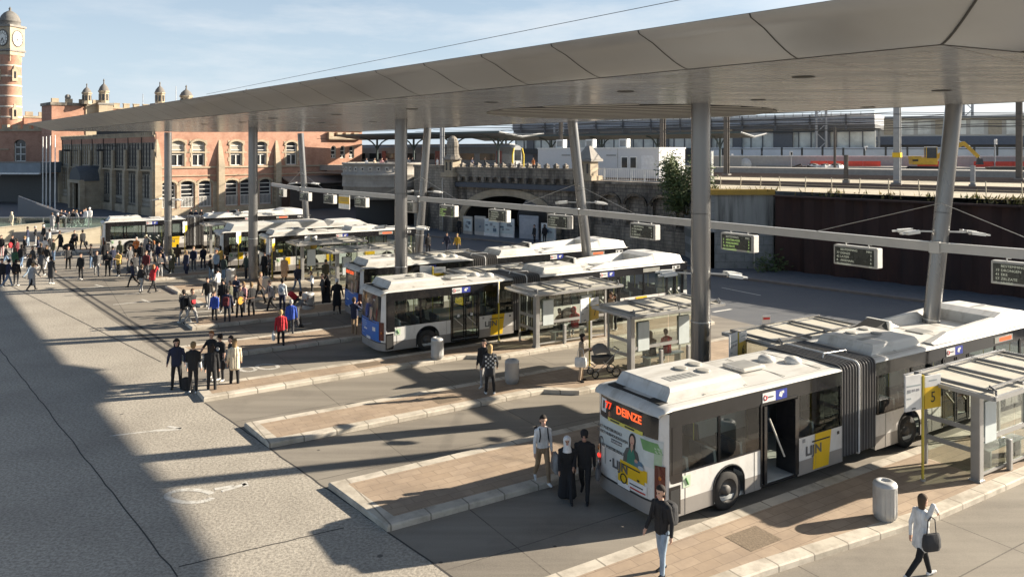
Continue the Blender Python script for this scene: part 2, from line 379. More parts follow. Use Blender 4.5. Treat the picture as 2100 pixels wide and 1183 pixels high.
# ------------------------------------------------------------------ canopy
def soffitmat():
    m, N, Lk, B = nt('canopy_soffit')
    v = coords(N, Lk, rot=math.radians(49))
    b = N.new('ShaderNodeTexBrick'); Lk.new(v, b.inputs['Vector']); b.offset = 0
    b.inputs['Scale'].default_value = 1; b.inputs['Brick Width'].default_value = 2.36; b.inputs['Row Height'].default_value = 3.4
    b.inputs['Mortar Size'].default_value = .014; b.inputs['Mortar Smooth'].default_value = 0
    b.inputs['Color1'].default_value = (.48, .505, .54, 1); b.inputs['Color2'].default_value = (.46, .485, .52, 1); b.inputs['Mortar'].default_value = (.1, .095, .09, 1)
    n = noise(N, Lk, coords(N, Lk, rot=math.radians(49), scale=(.25, 2, 1)), 1.2, 4)
    col = mixc(N, Lk, ramp(N, Lk, n, .4, .75, 0, .25), b.outputs[0], (.44, .435, .425))
    Lk.new(col, B.inputs['Base Color']); B.inputs['Metallic'].default_value = .35
    Lk.new(ramp(N, Lk, n, .3, .7, .16, .28), B.inputs['Roughness'])
    bump(N, Lk, B, noise(N, Lk, coords(N, Lk), .6, 2), .06, .05); return m
m_sof = soffitmat()
m_fas = mat('canopy_fascia', (.36, .38, .41), .36, .4, var=.06, scale=.8)
m_seam = C('seam_dark', (.045, .045, .045), .7)
m_roofm = C('canopy_roof', (.7, .7, .68), .6)
ZS = 10.35
fold = [Vector((6.6, 12, 0)), Vector((-36, 61.5, 0)), Vector((-24.7, 64.4, 0)), Vector((-12.97, 63, 0)), Vector((1.04, 45.5, 0)), Vector((11.2, 32.8, 0)), Vector((16.4, 26.3, 0)), Vector((18.6, 23.2, 0)), Vector((19.6, 20.6, 0)), Vector((18.2, 18.9, 0)), Vector((8.4, 12.9, 0))]
prof = [(0, 0), (.10, .012), (.25, .05), (.45, .12), (.75, .25), (1.1, .42), (1.5, .56), (1.54, .62)]
def offs(P, d):
    n = len(P); out = []
    for i in range(n):
        a, b, c = P[i - 1], P[i], P[(i + 1) % n]
        d1 = (b - a).normalized(); d2 = (c - b).normalized()
        n1 = Vector((d1.y, -d1.x, 0)); n2 = Vector((d2.y, -d2.x, 0))
        area = sum(P[j - 1].x * P[j].y - P[j].x * P[j - 1].y for j in range(n))
        if area < 0: n1, n2 = -n1, -n2
        bis = (n1 + n2).normalized(); out.append(b + bis * (d / max(.45, bis.dot(n1))))
    return out
can = thing('station_canopy', 'huge pale grey metal canopy spanning the bus platforms on round columns', 'canopy')
g = MB(); g.flat([p + Vector((0, 0, ZS)) for p in fold], [], m_sof); g.build('soffit', can)
rings = [[p + Vector((0, 0, ZS + z)) for p in offs(fold, o)] for o, z in prof]
g = MB(); g.loft(rings, m_fas, smooth=True, caps=False); g.build('fascia', can)
g = MB(); g.flat([p + Vector((0, 0, ZS + .63)) for p in offs(fold, 1.53)], [], m_roofm); g.build('roof_deck', can)
# cladding joints follow the curved fascia every 2.36 m
g = MB()
def seams(i, first, step):
    a, b = fold[i], fold[(i + 1) % len(fold)]; d = (b - a).normalized(); nrm = Vector((d.y, -d.x, 0))
    if (offs(fold, 1)[i] - fold[i]).dot(nrm) < 0: nrm = -nrm
    t = first
    while t < (b - a).length - .6:
        for (o0, z0), (o1, z1) in zip(prof, prof[1:]):
            ps = [a + d * (t + s) + nrm * (o + .004) + Vector((0, 0, ZS + z - .004)) for s, o, z in ((-.014, o0, z0), (.014, o0, z0), (.014, o1, z1), (-.014, o1, z1))]
            g.quad(*ps, m_seam)
        t += step
seams(0, 2.36, 2.36)
for i in (4, 5, 9): seams(i, 2.36, 2.36)
for pi in (0, 7, 8, 10):
    o = [offs(fold, q)[pi] + Vector((0, 0, ZS + z - .006)) for q, z in prof]
    side = Vector((.5, -.6, 0)) if pi else Vector((.55, -.5, 0))
    for p, q in zip(o, o[1:]): g.bar(p, q, .03, .012, m_seam)
for p, q in zip(fold, fold[1:] + fold[:1]): g.bar(p + Vector((0, 0, ZS - .003)), q + Vector((0, 0, ZS - .003)), .03, .01, m_seam)
g.build('cladding_seam', can)
# round louvred skylight and downlights in the soffit
sk = Vector((4.9, 33.0, 0)); g = MB(); R_ = 6.0
g.flat([sk + Vector((R_ * math.cos(t * PI / 32), R_ * math.sin(t * PI / 32), ZS - .006)) for t in range(64)], [], C('louvre_dark', (.02, .02, .02), .9))
dl = (fold[1] - fold[0]).normalized(); pl = Vector((dl.y, -dl.x, 0))
dl = Vector((.93, -.37, 0)); pl = Vector((.37, .93, 0))
for k in range(-5, 6):
    w = math.sqrt(max(0, R_ * R_ - (k * 1.15) ** 2))
    if w > .5:
        c = sk + pl * (k * 1.15) + Vector((0, 0, ZS - .012)); g.bar(c - dl * w, c + dl * w, .5, .01, C('louvre', (.46, .45, .43), .45, metal=.3))
g.build('skylight_louvre', can)
for px, py in ((1648, 158), (1283, 188), (1007, 210), (1931, 186), (1100, 228), (845, 224), (690, 235), (560, 243), (1555, 205), (1780, 220), (497, 251), (420, 255), (1240, 247), (765, 250), (660, 252)):
    D = F * (ZS - H) / (YH - py); c = Vector(((px - 1050) / F * D, D, ZS))
    g = MB(); g.lathe([(0, -.010), (.20, -.010), (.20, .0), (.24, .0), (.245, -.012), (.19, -.014)], c, C('downlight_dark', (.02, .018, .016), .5), n=20); g.build('downlight', can)
g = MB()
a = offs(fold, 1.2)[0]; b = offs(fold, 1.2)[1]
pts = [a.lerp(b, -.02 + .09 * i) + Vector((0, 0, ZS + 1.22 - .09 * i)) for i in range(6)]
g.path(pts, .007, C('cable_dark', (.05, .05, .05), .5), n=5)
for p in pts[:1]: g.tube(p - Vector((0, 0, .65)), p + Vector((0, 0, .06)), .02, C('steel', (.55, .55, .54), .35, metal=.7), n=6)
g.build('safety_line', can)

# ------------------------------------------------------------------ columns
m_col = mat('column_steel', (.255, .252, .25), .26, .7, var=.05, scale=.6, stretch=(1, 1, .2))
m_white = C('white_metal', (.78, .78, .76), .4)
m_steel = C('steel', (.55, .55, .54), .35, metal=.7)
def floodlight(g, c, d):
    """flat spotlight head on an arm end, pointing along d"""
    d = Vector(d).normalized(); g.bar(c, c + d * .45, .30, .10, m_white); g.bar(c + d * .45, c + d * .62, .18, .05, m_white); g.tube(c - d * .05, c + d * .02, .06, m_steel, n=8)
def column(base, top, r, label, zf, bandz, group):
    t = thing('canopy_column', label, 'column', (base.x, base.y, 0), group=group)
    b = Vector((0, 0, 0)); e = Vector((top.x - base.x, top.y - base.y, ZS - .002)); at = lambda z: b.lerp(e, z / ZS)
    g = MB(); g.tube(at(0), at(2.9), r + .012, m_col, n=32); g.tube(at(2.9), at(2.94), r + .02, m_steel, n=32); g.tube(at(2.94), e, r, m_col, n=32)
    g.tube(at(6.6), at(6.62), r + .006, m_seam, n=32); g.build('shaft', t)
    for sx, dy in ((-1, .2), (1, -.2)):
        g = MB(); c = at(zf); o = c + Vector((sx * (r - .03), 0, 0)); arm = o + Vector((sx * .55, dy, 0)); g.bar(o, arm, .05, .05, m_steel)
        g.bar(arm + Vector((0, -.25, 0)), arm + Vector((0, .25, 0)), .04, .04, m_steel)
        floodlight(g, arm + Vector((0, -.2, 0)), (sx, -.1, -.12)); floodlight(g, arm + Vector((0, .22, .02)), (sx * .9, .3, -.1)); g.build('floodlight', t)
    return t
FC = [(Vector((6.46, 26.7, 0)), .325, 'closest upright canopy column, thick grey steel, rising behind the near bus', 4.55),
      (Vector((-5.62, 39.5, 0)), .315, 'upright grey canopy column beside the two buses with blue adverts', 4.9),
      (Vector((-17.36, 52.3, 0)), .30, 'upright grey canopy column in front of the two short white buses', 4.6),
      (Vector((-29.1, 66, 0)), .30, 'upright grey canopy column before the bus with yellow panels near the station', 4.7)]
for b, r, lab, z in FC: column(b, b, r, lab, z, 0, 'upright canopy columns')
BC = [(Vector((14.2, 27, 0)), Vector((15.3, 27, 0)), 'tilted canopy column in front of the rusty sheet wall, leaning outward'),
      (Vector((4.45, 42.7, 0)), Vector((3.3, 42.7, 0)), 'tilted canopy column leaning in front of the stone bridge turret'),
      (Vector((-6.65, 54.5, 0)), Vector((-5.9, 54.5, 0)), 'tilted canopy column between the clock-side buses and the dark bridge wall'),
      (Vector((-18.0, 69, 0)), Vector((-18.7, 69, 0)), 'farthest tilted canopy column, before the sunlit brick facade')]
for b, e, lab in BC: column(b, e, .27, lab, 5.95, 0, 'tilted canopy columns')

# ------------------------------------------------------------------ display beam with departure boards
ZB = 5.45
bp = [Vector((17.0, 23.8, ZB + .02))] + [b.lerp(Vector((e.x, e.y, 0)), ZB / ZS) + Vector((-.30, -.30, ZB)) for b, e, _ in BC] + [Vector((-24, 78, ZB))]
m_beam = mat('beam_aluminium', (.48, .475, .465), .4, .3, var=.05)
bt = thing('sign_beam', 'long grey horizontal beam carrying the departure boards between tilted columns', 'beam')
for p, q in zip(bp, bp[1:]):
    g = MB(); g.bar(p, q, .16, .30, m_beam); g.bar(p + Vector((0, 0, .155)), q + Vector((0, 0, .155)), .22, .03, m_beam); g.build('beam_span', bt)
for p in bp[1:-1]:
    g = MB(); g.box(p, (.34, .34, .38), m_beam, rz=WA, bev=.02); g.build('clamp', bt)
m_bh = C('board_housing', (.40, .40, .39), .45); m_bs = C('board_screen', (.035, .04, .035), .25)
m_bsunlit = C('board_sunlit_side', (.66, .65, .62), .5)  # paler colour paints sunlight onto the one sun-facing end
m_rowg = emit('led_green', (.55, .8, .25), .28); m_roww = emit('led_pale', (.75, .78, .62), .16)
def textmesh(txt, size, m, ext=.002, align='CENTER', bold=False, shear=0, sx=1.0):
    cu = bpy.data.curves.new('lettering', 'FONT'); cu.body = txt; cu.size = size; cu.extrude = ext; cu.align_x = align; cu.align_y = 'CENTER'; cu.shear = shear
    if bold: cu.offset = size * .028
    cu.resolution_u = 2
    o = bpy.data.objects.new('lettering', cu); COL.objects.link(o); bpy.context.view_layer.update()
    me = bpy.data.meshes.new_from_object(o.evaluated_get(bpy.context.evaluated_depsgraph_get())); me.name = 'lettering'
    bpy.data.objects.remove(o); bpy.data.curves.remove(cu)
    me.materials.clear(); me.materials.append(m)
    if sx != 1.0: me.transform(Matrix.Diagonal((sx, 1, 1, 1)))
    return me
def board(px, lab, rows, color):
    # find the beam point that lies on this photo column
    k = (px - 1050) / F
    for p, q in zip(bp, bp[1:]):
        d = q - p; den = d.x - k * d.y
        t = (k * p.y - p.x) / den
        if 0 <= t <= 1: break
    c = p + d * t; ang = math.atan2(-d.y, -d.x)
    o = thing('departure_board', lab, 'departure board', (c.x, c.y, ZB - .62), ang, 'departure boards hanging from the beam')
    W, Hh, T = 1.72, .74, .34
    g = MB(); g.box((0, 0, 0), (W, T, Hh), m_bh, bev=.03); g.box((W / 2 + .012, 0, 0), (.03, T * .94, Hh * .94), m_bsunlit, bev=.01); g.build('housing', o)
    g = MB(); g.box((-.02, -T / 2 - .004, 0), (W * .9, .012, Hh * .80), m_bs); g.build('screen', o)
    for sx in (-.45, .45):
        g = MB(); g.path([Vector((sx, 0, Hh / 2)), Vector((sx, 0, Hh / 2 + .1)), Vector((sx + .12, 0, Hh / 2 + .1)), Vector((sx + .12, 0, Hh / 2 + .14))], .025, m_white, n=6); g.build('bracket', o)
    for i, r in enumerate(rows):
        y = Hh * .29 - i * .135
        for tx, al, ox in ((r[0], 'LEFT', -W * .42), (r[1], 'LEFT', -W * .33), (r[2], 'RIGHT', W * .39)):
            if tx:
                t = obj('lettering', textmesh(tx, .115, color if i else m_roww, .001, al), o); t.location = (ox, -T / 2 - .014, y); t.rotation_euler = (PI / 2, 0, 0)
    return o
BO = [(580, 'far departure board on the beam in front of the arched windows'), (627, 'far departure board touching the farthest tilted column'), (677, 'far departure board beside the yellow hanging notice, station side'),
      (742, 'far departure board beside the yellow hanging notice, bridge side'), (838, 'departure board mostly hidden behind an upright column'), (920, 'green-lit departure board over the road near the bridge wall'), (1024, 'departure board hanging in front of the stone arch'),
      (1148, 'departure board beside the column leaning by the bridge turret'), (1322, 'departure board in front of the blind-arched stone wall'),
      (1516, 'green-lit departure board in front of the pale stained wall'), (1758, 'large departure board in front of the rusty sheet wall'), (2098, 'departure board cut by the picture edge before the rusty wall')]
dest = [[('5', 'GENTBRUGGE', '2'), ('9', 'MARIAKERKE', '4'), ('76', 'DE PINTE', '7'), ('34', 'LOCHRISTI', '12')], [('77', 'DEINZE', '3'), ('42', 'LATEM', '5'), ('8', 'ARSENAAL', '6'), ('70', 'ZINGEM', '14')], [('19', 'DRONGEN', '1'), ('41', 'EKE', '5'), ('57', 'ZELZATE', '9'), ('3', 'MUIDE', '15')]]
for i, (px, lab) in enumerate(BO):
    board(px, lab, [('', 'BESTEMMING', 'MIN')] + (dest[i % 3] if px > 900 else dest[i % 3][:2]), m_rowg if 'green' in lab else m_roww)
k = (706 - 1050) / F; p, q = bp[3], bp[4]; d = q - p; t = (k * p.y - p.x) / (d.x - k * d.y); c = p + d * t
o = thing('hanging_notice', 'yellow and white notice panel hanging from the beam', 'notice panel', (c.x, c.y, ZB - .75), math.atan2(-d.y, -d.x))
g = MB(); g.box((0, 0, 0), (1.8, .05, 1.1), m_white, bev=.01); g.build('panel', o)
g = MB(); g.box((0, -.03, .14), (1.8, .012, .56), C('sign_yellow', (.72, .46, .02), .5)); g.box((0, -.037, .1), (1.5, .006, .05), C('print_grey', (.35, .3, .15), .6)); g.box((0, -.037, .24), (1.3, .006, .05), C('print_grey', (.35, .3, .15), .6)); g.build('yellow_field', o)
# thin stays from the tilted columns down to the beam
for i in range(1, 5):
    b, e, _ = BC[i - 1]; a = b.lerp(Vector((e.x, e.y, 0)), .67) + Vector((-.2, -.2, 6.95))
    for q in (bp[i - 1], bp[i + 1]):
        d = q - bp[i]; t = bp[i] + d.normalized() * min(4.6, d.length * .95); g = MB(); g.tube(a, t + Vector((0, 0, .15)), .011, m_steel, n=5); g.build('stay_cable', bt)
# ------------------------------------------------------------------ buses
m_bw = mat('bus_white', (.73, .72, .69), .32, var=.04, scale=2, dirt=(.42, .38, .32), dirtamt=.42, dscale=1.6, coat=.3, stretch=(1, 1, .6))
m_roofw = mat('bus_roof_white', (.64, .63, .60), .5, var=.05, scale=3, dirt=(.34, .31, .26), dirtamt=.7, dscale=1.6, stretch=(.4, 1.6, 1))
m_bg = mat('bus_grey', (.30, .28, .26), .45, var=.05, dirt=(.2, .18, .16), dirtamt=.5, dscale=1.5)
m_bk = mat('bus_black', (.018, .018, .02), .14, var=.2, coat=.4)
m_rub = C('rubber', (.03, .03, .03), .8)
m_tyre = C('tyre', (.028, .027, .026), .85, dirt=(.10, .09, .08))
m_rim = C('rim', (.10, .095, .09), .65, metal=.3)
m_bglass = glass('bus_glass', (.66, .73, .68), .03, .075)
m_bel = mat('bellows', (.105, .10, .098), .8, var=.15, scale=4)
m_int = C('bus_interior', (.50, .51, .49), .7); m_seat = C('bus_seat', (.07, .085, .12), .9); m_rail = C('grab_rail', (.62, .55, .18), .4)
m_yel = C('lijn_yellow', (.76, .49, .015), .4, var=.04); m_ltr = C('letter_grey', (.12, .12, .12), .5)
m_red = emit('tail_red', (1, .03, .02), .9); m_lampred = C('lamp_red', (.09, .010, .010), .2, coat=.5); m_lampo = C('lamp_orange', (.5, .16, .03), .25)
m_led = emit('led_orange', (1, .13, .035), .55)
m_ledr = emit('led_red', (1, .06, .02), .5)
m_blue = C('ad_blue', (.035, .15, .50), .45, var=.04); m_skin0 = C('print_skin', (.55, .33, .24), .6); m_dk = C('print_dark', (.03, .028, .027), .6)
m_pw = C('print_white', (.75, .75, .74), .5); m_grn = C('print_green', (.10, .28, .09), .6); m_gry = C('print_grey2', (.56, .60, .58), .6)
m_hatch = C('roof_hatch', (.30, .30, .29), .6)
BW = 2.55
def rx(y, z):
    e = abs(2 * y / BW - 1) ** 5
    return -.26 + .26 * e + max(0, z - 1.4) * .07 * (1 - e)
def rpatch(g, y0, y1, z0, z1, m, off=.008, ny=10, nz=4, skew=0.0):
    vs = []; fs = []
    for j in range(nz + 1):
        z = z0 + (z1 - z0) * j / nz
        for i in range(ny + 1):
            y = y0 + (y1 - y0) * i / ny + skew * j / nz; vs.append((rx(y, z) - off, y, z))
    for j in range(nz):
        for i in range(ny): k = j * (ny + 1) + i; fs.append((k, k + 1, k + ny + 2, k + ny + 1))
    g.add(vs, fs, m, True)
def rtext(txt, y, z, size, m, off=.02, parent=None, bold=True, sx=1.0, tilt=0.0):
    o = obj('lettering', textmesh(txt, size, m, .002, 'CENTER', bold, sx=sx), parent)
    o.location = (rx(y, z) - off, y, z); o.rotation_euler = (PI / 2, 0, -PI / 2); return o
def stext(txt, x, z, size, m, parent, bold=True, sx=1.0):
    o = obj('lettering', textmesh(txt, size, m, .002, 'CENTER', bold, sx=sx), parent); o.location = (x, -.014, z); o.rotation_euler = (PI / 2, 0, 0); return o

def side(g, y, sg, segs, wheels, white=m_bw):
    """lower body panels of one flank; segs = (x0, x1) between doors"""
    for x0, x1 in segs:
        ws = [w for w in wheels if x0 < w < x1]
        cuts = [x0] + [c for w in ws for c in (w - .53, w + .53)] + [x1]
        for i in range(0, len(cuts), 2):
            g.quad((cuts[i], y, .28), (cuts[i + 1], y, .28), (cuts[i + 1], y, .66), (cuts[i], y, .66), m_bg)
        top = [(x0, y, 1.28), (x1, y, 1.28)]; bot = [(x1, y, .66)]
        for w in ws[::-1]: bot += [(w + .56 * math.cos(t * PI / 12) * (.53 / .56), y, .66 + .47 * math.sin(t * PI / 12)) for t in range(13)]
        bot += [(x0, y, .66)]
        g.flat(top + bot, [], white)
def bus_wheel(name_parent, x, y0, sg):
    t = MB(); t.lathe([(.30, 0), (.44, .0), (.485, .04), (.485, .26), (.44, .30), (.30, .30)], (x, y0, .485), m_tyre, n=32, axis='Y'); w = t.build('wheel', name_parent)
    t = MB(); t.lathe([(.30, .02), (.27, .05), (.20, .10), (.12, .06), (.10, .01), (.0, .01)], (x, y0, .485), m_rim, n=24, axis='Y'); t.build('rim', w)
    t = MB(); n = 20; t.lathe([(.50, -.0), (.545, -.0), (.545, .6), (.50, .6)], (x, y0 - .02 if sg < 0 else y0, .50), m_rub, n=28, axis='Y')
def pod(g, x0, x1, y0, y1, z0, z1, m, sl=.34, sb=.10):
    """roof unit: upright sides with a bevel, sloping ends"""
    z0 -= .05; zm = z0 + (z1 - z0) * .72
    def rg(a, b, c, z): return [(x0 + a, y0 + c, z), (x1 - b, y0 + c, z), (x1 - b, y1 - c, z), (x0 + a, y1 - c, z)]
    g.loft([rg(0, 0, 0, z0), rg(.02, .04, .0, z0 + .05), rg(sl * .45, sl * .55, .03, zm), rg(sl * .55, sl * .75, .07, z1 - .02), rg(sl * .62, sl * .9, .14, z1)], m, smooth=False)
def roof(g, x0, x1, rear=False, front=False):
    cs = [(0, 2.77), (.008, 2.80), (.035, 2.825), (.09, 2.842), (.16, 2.85), (.8, 2.876), (1.2, 2.88)]; cs = cs + [(BW - y, z) for y, z in cs[::-1]]
    st = []
    if rear: st += [(x0 - .23, -.20, .10), (x0 - .17, -.10, .05), (x0 - .06, -.03, .015)]
    st += [(x0 if not rear else x0 + .12, 0, 0), (x1 if not front else x1 - .4, 0, 0)]
    if front: st += [(x1 - .1, -.05, .02), (x1 + .1, -.18, .10), (x1 + .2, -.34, .25)]
    g.loft([[(x, min(BW - i_, max(i_, y)), z + dz * (1 if z > 2.78 else .35)) for y, z in cs] for x, dz, i_ in st], m_roofw, caps=False, closed=False)

def make_bus(Lb, label, loc, ang, joint=None, ad='plain', led=None, open_door=False, tall=False, group=None, side_led=True):
    t = thing('articulated_bus' if joint else 'city_bus', label, 'bus', loc, ang, group)
    if joint: secs = [(0, joint[0]), (joint[1], Lb)]; doors = [(3.1, 4.5), (11.3, 12.75), (15.95, 17.15)]; wheels = [1.95, 9.5, 14.45]
    else: secs = [(0, Lb)]; doors = [(4.6, 5.95), (Lb - 1.5, Lb - .25)]; wheels = [2.9, Lb - 2.5]
    win = []
    for s0, s1 in secs:
        cuts = sorted([s0 + .12] + [c for d in doors if s0 < d[0] < s1 for c in d] + [s1 - .08])
        for i in range(0, len(cuts), 2):
            x0, x1 = cuts[i], cuts[i + 1]
            if x1 - x0 > .5:
                k = max(1, round((x1 - x0) / 1.5)); win += [(x0 + (x1 - x0) * j / k, x0 + (x1 - x0) * (j + 1) / k) for j in range(k)]
    body = MB(); bl = MB(); gl = MB(); inn = MB()
    for s0, s1 in secs:
        segs = []; c = s0
        for d in doors:
            if s0 < d[0] < s1: segs.append((c, d[0])); c = d[1]
        segs.append((c, s1)); segs = [s for s in segs if s[1] - s[0] > .05]
        side(body, 0, -1, segs, wheels); side(body, BW, 1, [(s0, s1)], wheels)
        for y in (0, BW):
            o = -.003 if y == 0 else .003
            bl.quad((s0 + .02, y + o, 2.39), (s1, y + o, 2.39), (s1, y + o, 2.775), (s0 + .02, y + o, 2.775), m_bk)
            # slim black posts between panes; the window band sits in a black surround
        roof(body, s0, s1, rear=(s0 == 0), front=(s1 == Lb))
        inn.box2((s0 + .1, .06, .26), (s1 - .05, BW - .06, .36), m_int); inn.box2((s0 + .1, .08, 2.74), (s1 - .05, BW - .08, 2.78), m_int)
        if s1 != Lb: inn.box2((s1 - .06, .08, .36), (s1 - .02, .55, 2.7), m_bk)
    for x0, x1 in win:
        for y in (0, BW):
            o = -.004 if y == 0 else .004
            gl = MB(); gl.quad((x0 + .035, y - o * 2, 1.30), (x1 - .035, y - o * 2, 1.30), (x1 - .035, y - o * 2, 2.385), (x0 + .035, y - o * 2, 2.385), m_bglass); gl.build('window', t)
            for xx in (x0, x1): bl.box((xx, y, 1.84), (.08, .03, 1.12), m_bk)
            bl.box(((x0 + x1) / 2, y, 1.285), (x1 - x0, .02, .03), m_bk)
    # black rear quarter panel
    for y in (-.006, BW + .006):
        pr = [(.40, y, 1.08), (.40, y, 2.775), (.16, y, 2.775)] + [(.16 - .16 * math.sin(k * PI / 12), y, 2.615 + .16 * math.cos(k * PI / 12)) for k in range(1, 7)] + [(.0, y, 1.2), (.05, y, 1.1), (.12, y, 1.08)]
        bl.poly(pr, m_bk)
    # seats and rails
    rnd = random.Random(3); x = .9
    while x < Lb - 1.2:
        if not any(d[0] - .1 < x < d[1] + .2 for d in doors) and not (joint and joint[0] - .3 < x < joint[1] + .3):
            for y in (.32, .74, 1.8, 2.22): inn.box((x, y, .86), (.42, .40, .12), m_seat); inn.box((x - .2, y, 1.18), (.08, .40, .72), m_seat, ry=-.12)
            inn.tube((x - .1, .95, .36), (x - .1, .95, 2.74), .018, m_rail, n=6)
        x += .92
    for d in doors:
        for xx in (d[0] + .1, d[1] - .1): inn.tube((xx, .35, .36), (xx, .35, 2.7), .018, m_rail, n=6)
    inn.box2((Lb - 1.3, 1.2, .36), (Lb - 1.2, 2.4, 1.5), m_bk)
    # rear face
    rpatch(body, 0, BW, .28, .64, m_bg, .015, 24, 2); rpatch(body, 0, BW, .64, 2.72, m_bw, 0, 24, 8)
    rpatch(body, 0.0, BW, .60, .64, m_rub, .018, 24, 1)
    b = body.build('body', t); bl.build('window_surround', t); inn.build('interior', t)
    # wheels with dark arches
    for w in wheels:
        for y0, sg in ((.03, -1), (BW - .33, 1)):
            g = MB(); g.lathe([(.30, 0), (.44, .0), (.485, .04), (.485, .26), (.44, .30), (.30, .30)], (w, y0, .485), m_tyre, n=32, axis='Y'); wh = g.build('wheel', t)
            g = MB(); f = 1 if sg < 0 else -1; yo = y0 if sg < 0 else y0 + .3
            g.lathe([(.30, .0 * f), (.28, .03 * f), (.22, .10 * f), (.13, .10 * f), (.12, .02 * f), (.0, .02 * f)], (w, yo, .485), m_rim, n=24, axis='Y'); g.build('rim', wh)
        g = MB()
        for y in (-.006, BW + .006):
            pr = [(w + .535 * math.cos(k * PI / 14), y, .66 + .475 * math.sin(k * PI / 14)) for k in range(15)]
            pr = [(w + .535, y, .30)] + pr + [(w - .535, y, .30)]
            g.path([Vector(p) for p in pr], .022, m_rub, n=6)
        g.box2((w - .54, .34, .30), (w + .54, BW - .34, 1.14), m_rub); g.build('wheel_arch', t)
    # doors
    for i, (d0, d1) in enumerate(doors):
        g = MB(); xm = (d0 + d1) / 2
        g.bar((d0, .0, .34), (d0, .0, 2.42), .05, .05, m_bk); g.bar((d1, .0, .34), (d1, .0, 2.42), .05, .05, m_bk); g.bar((d0, .0, 2.41), (d1, .0, 2.41), .04, .06, m_bk)
        g.box2((d0, .0, .28), (d1, .02, .35), m_bk); dr = g.build('door', t)
        g = MB()
        if open_door and i == 0:
            for x0, dx in ((d0 + .06, .1), (d1 - .16, .1)):
                g.box2((x0, -.06, .38), (x0 + dx, .55, 2.36), m_bk)
            g.tube((xm - .25, .12, 1.95), (xm + .33, .12, .85), .025, C('door_bar', (.7, .68, .6), .4), n=8)
        else:
            for x0, x1 in ((d0 + .05, xm - .02), (xm + .02, d1 - .05)):
                g.quad((x0 + .07, .02, .52), (x1 - .07, .02, .52), (x1 - .07, .02, 2.30), (x0 + .07, .02, 2.30), m_bglass)
                for xx in (x0 + .035, x1 - .035): g.bar((xx, .02, .38), (xx, .02, 2.37), .035, .07, m_bk)
                for zz in (.45, 2.33): g.bar((x0, .02, zz), (x1, .02, zz), .035, .14, m_bk)
                g.tube((x0 + .1, -.0, 1.35), (x1 - .1, -.0, .95), .018, C('door_bar', (.7, .68, .6), .4), n=6)
                g.box(((x0 + x1) / 2, -.004, 1.42), (.12, .01, .12), m_pw)
        g.build('door_leaf', dr)
    # bellows
    if joint:
        g = MB(); rr = []; nb = 12
        def ringp(x, gr):
            a, z0, z1, r = -gr, .35 - gr, 2.93 + gr, .18; ps = []
            for cx, cz, s in ((BW + gr - r, z1 - r, 0), (-gr + r, z1 - r, 1), (-gr + .05, z0 + .05, 2), (BW + gr - .05, z0 + .05, 3)):
                q = r if s < 2 else .05
                for k in range(5):
                    th = PI / 2 * (s + k / 4); ps.append((x, cx + q * math.cos(th), cz + q * math.sin(th)))
            return ps
        w = joint[1] - joint[0] + .04
        for i in range(2 * nb + 1): rr.append(ringp(joint[0] - .02 + w * i / (2 * nb), (-.10 if i % 2 else -.005)))
        g.loft(rr, m_bel, smooth=False, caps=False)
        xm = (joint[0] + joint[1]) / 2
        be = g.build('bellows', t)
        g = MB()
        for i in range(nb + 1):
            xr = joint[0] - .02 + w * i / nb; g.path([Vector(p) for p in ringp(xr, -.004)[:10]] + [Vector(p) for p in ringp(xr, -.004)[10:11]], .013, C('lit_pleat_edge', (.21, .205, .20), .7), n=5)  # pale ridge lines put the light and shade of the folds into colour
        g.build('lit_ridge', be)
        g = MB(); g.path([Vector(p) for p in ringp(xm, .0)] + [Vector(ringp(xm, 0)[0])], .03, m_pw, n=6); g.build('centre_hoop', be)
        g = MB(); g.path([Vector((xm - .5, .8, 3.0)), Vector((xm - .45, .8, 3.14)), Vector((xm + .55, .8, 3.1)), Vector((xm + .6, .8, 3.0))], .02, C('steel', (.5, .5, .5)), n=6); g.build('roof_cable', t)
    # roof equipment
    g = MB()
    if tall:
        pod(g, .5, Lb - 3.6, .08, BW - .08, 2.97, 3.44, m_roofw, .5, .1)
        pod(g, Lb - 3.7, Lb - .2, .06, BW - .06, 2.95, 3.36, m_roofw, 1.1, .12); g.build('roof_fairing', t)
    else:
        pod(g, .22, 3.0, .34, 2.21, 2.97, 3.27, m_roofw); cv = g.build('air_conditioner', t)
        for x, y in ((1.75, 1.45), (2.1, 1.0), (2.35, 1.55)): g = MB(); g.lathe([(.0, .0), (.17, .0), (.19, .03), (.15, .045), (.0, .03)], (x, y, 3.27), C('fan_grille', (.35, .34, .31), .6), n=20); g.build('fan', cv)
        g = MB()
        for k in range(6): g.box((.85 + .17 * k, .95, 3.272), (.12, .34, .012), m_hatch)
        g.box((.12, 1.27, 2.955), (.26, 1.9, .03), m_rub); g.build('louvre', cv)
        g = MB(); g.box((4.0, 1.35, 3.05), (.85, .75, .10), m_roofw, bev=.03); g.box((4.0, 1.35, 3.10), (.70, .60, .012), m_hatch); g.build('roof_hatch', t)
        if joint:
            for x, y in ((5.15, 1.55), (5.65, 1.05)):
                g = MB(); g.sphere((x, y, 3.02), .24, m_roofw, n=16, m=8, sc=(1, 1, .55)); g.build('roof_vent', t)
        s0 = joint[1] if joint else Lb * .5
        g = MB(); pod(g, s0 + .35, s0 + 2.9, .36, 2.19, 2.97, 3.24, m_roofw); cv = g.build('air_conditioner', t)
        for x, y in ((s0 + 1.3, 1.65), (s0 + 1.9, 1.2), (s0 + 2.1, 1.75)): g = MB(); g.lathe([(.0, .0), (.15, .0), (.17, .03), (.13, .04), (.0, .03)], (x, y, 3.24), C('fan_grille', (.35, .34, .31), .6), n=16); g.build('fan', cv)
        g = MB(); g.box((s0 + 1.2, 1.0, 3.242), (.9, .2, .015), m_hatch); g.build('louvre', cv)
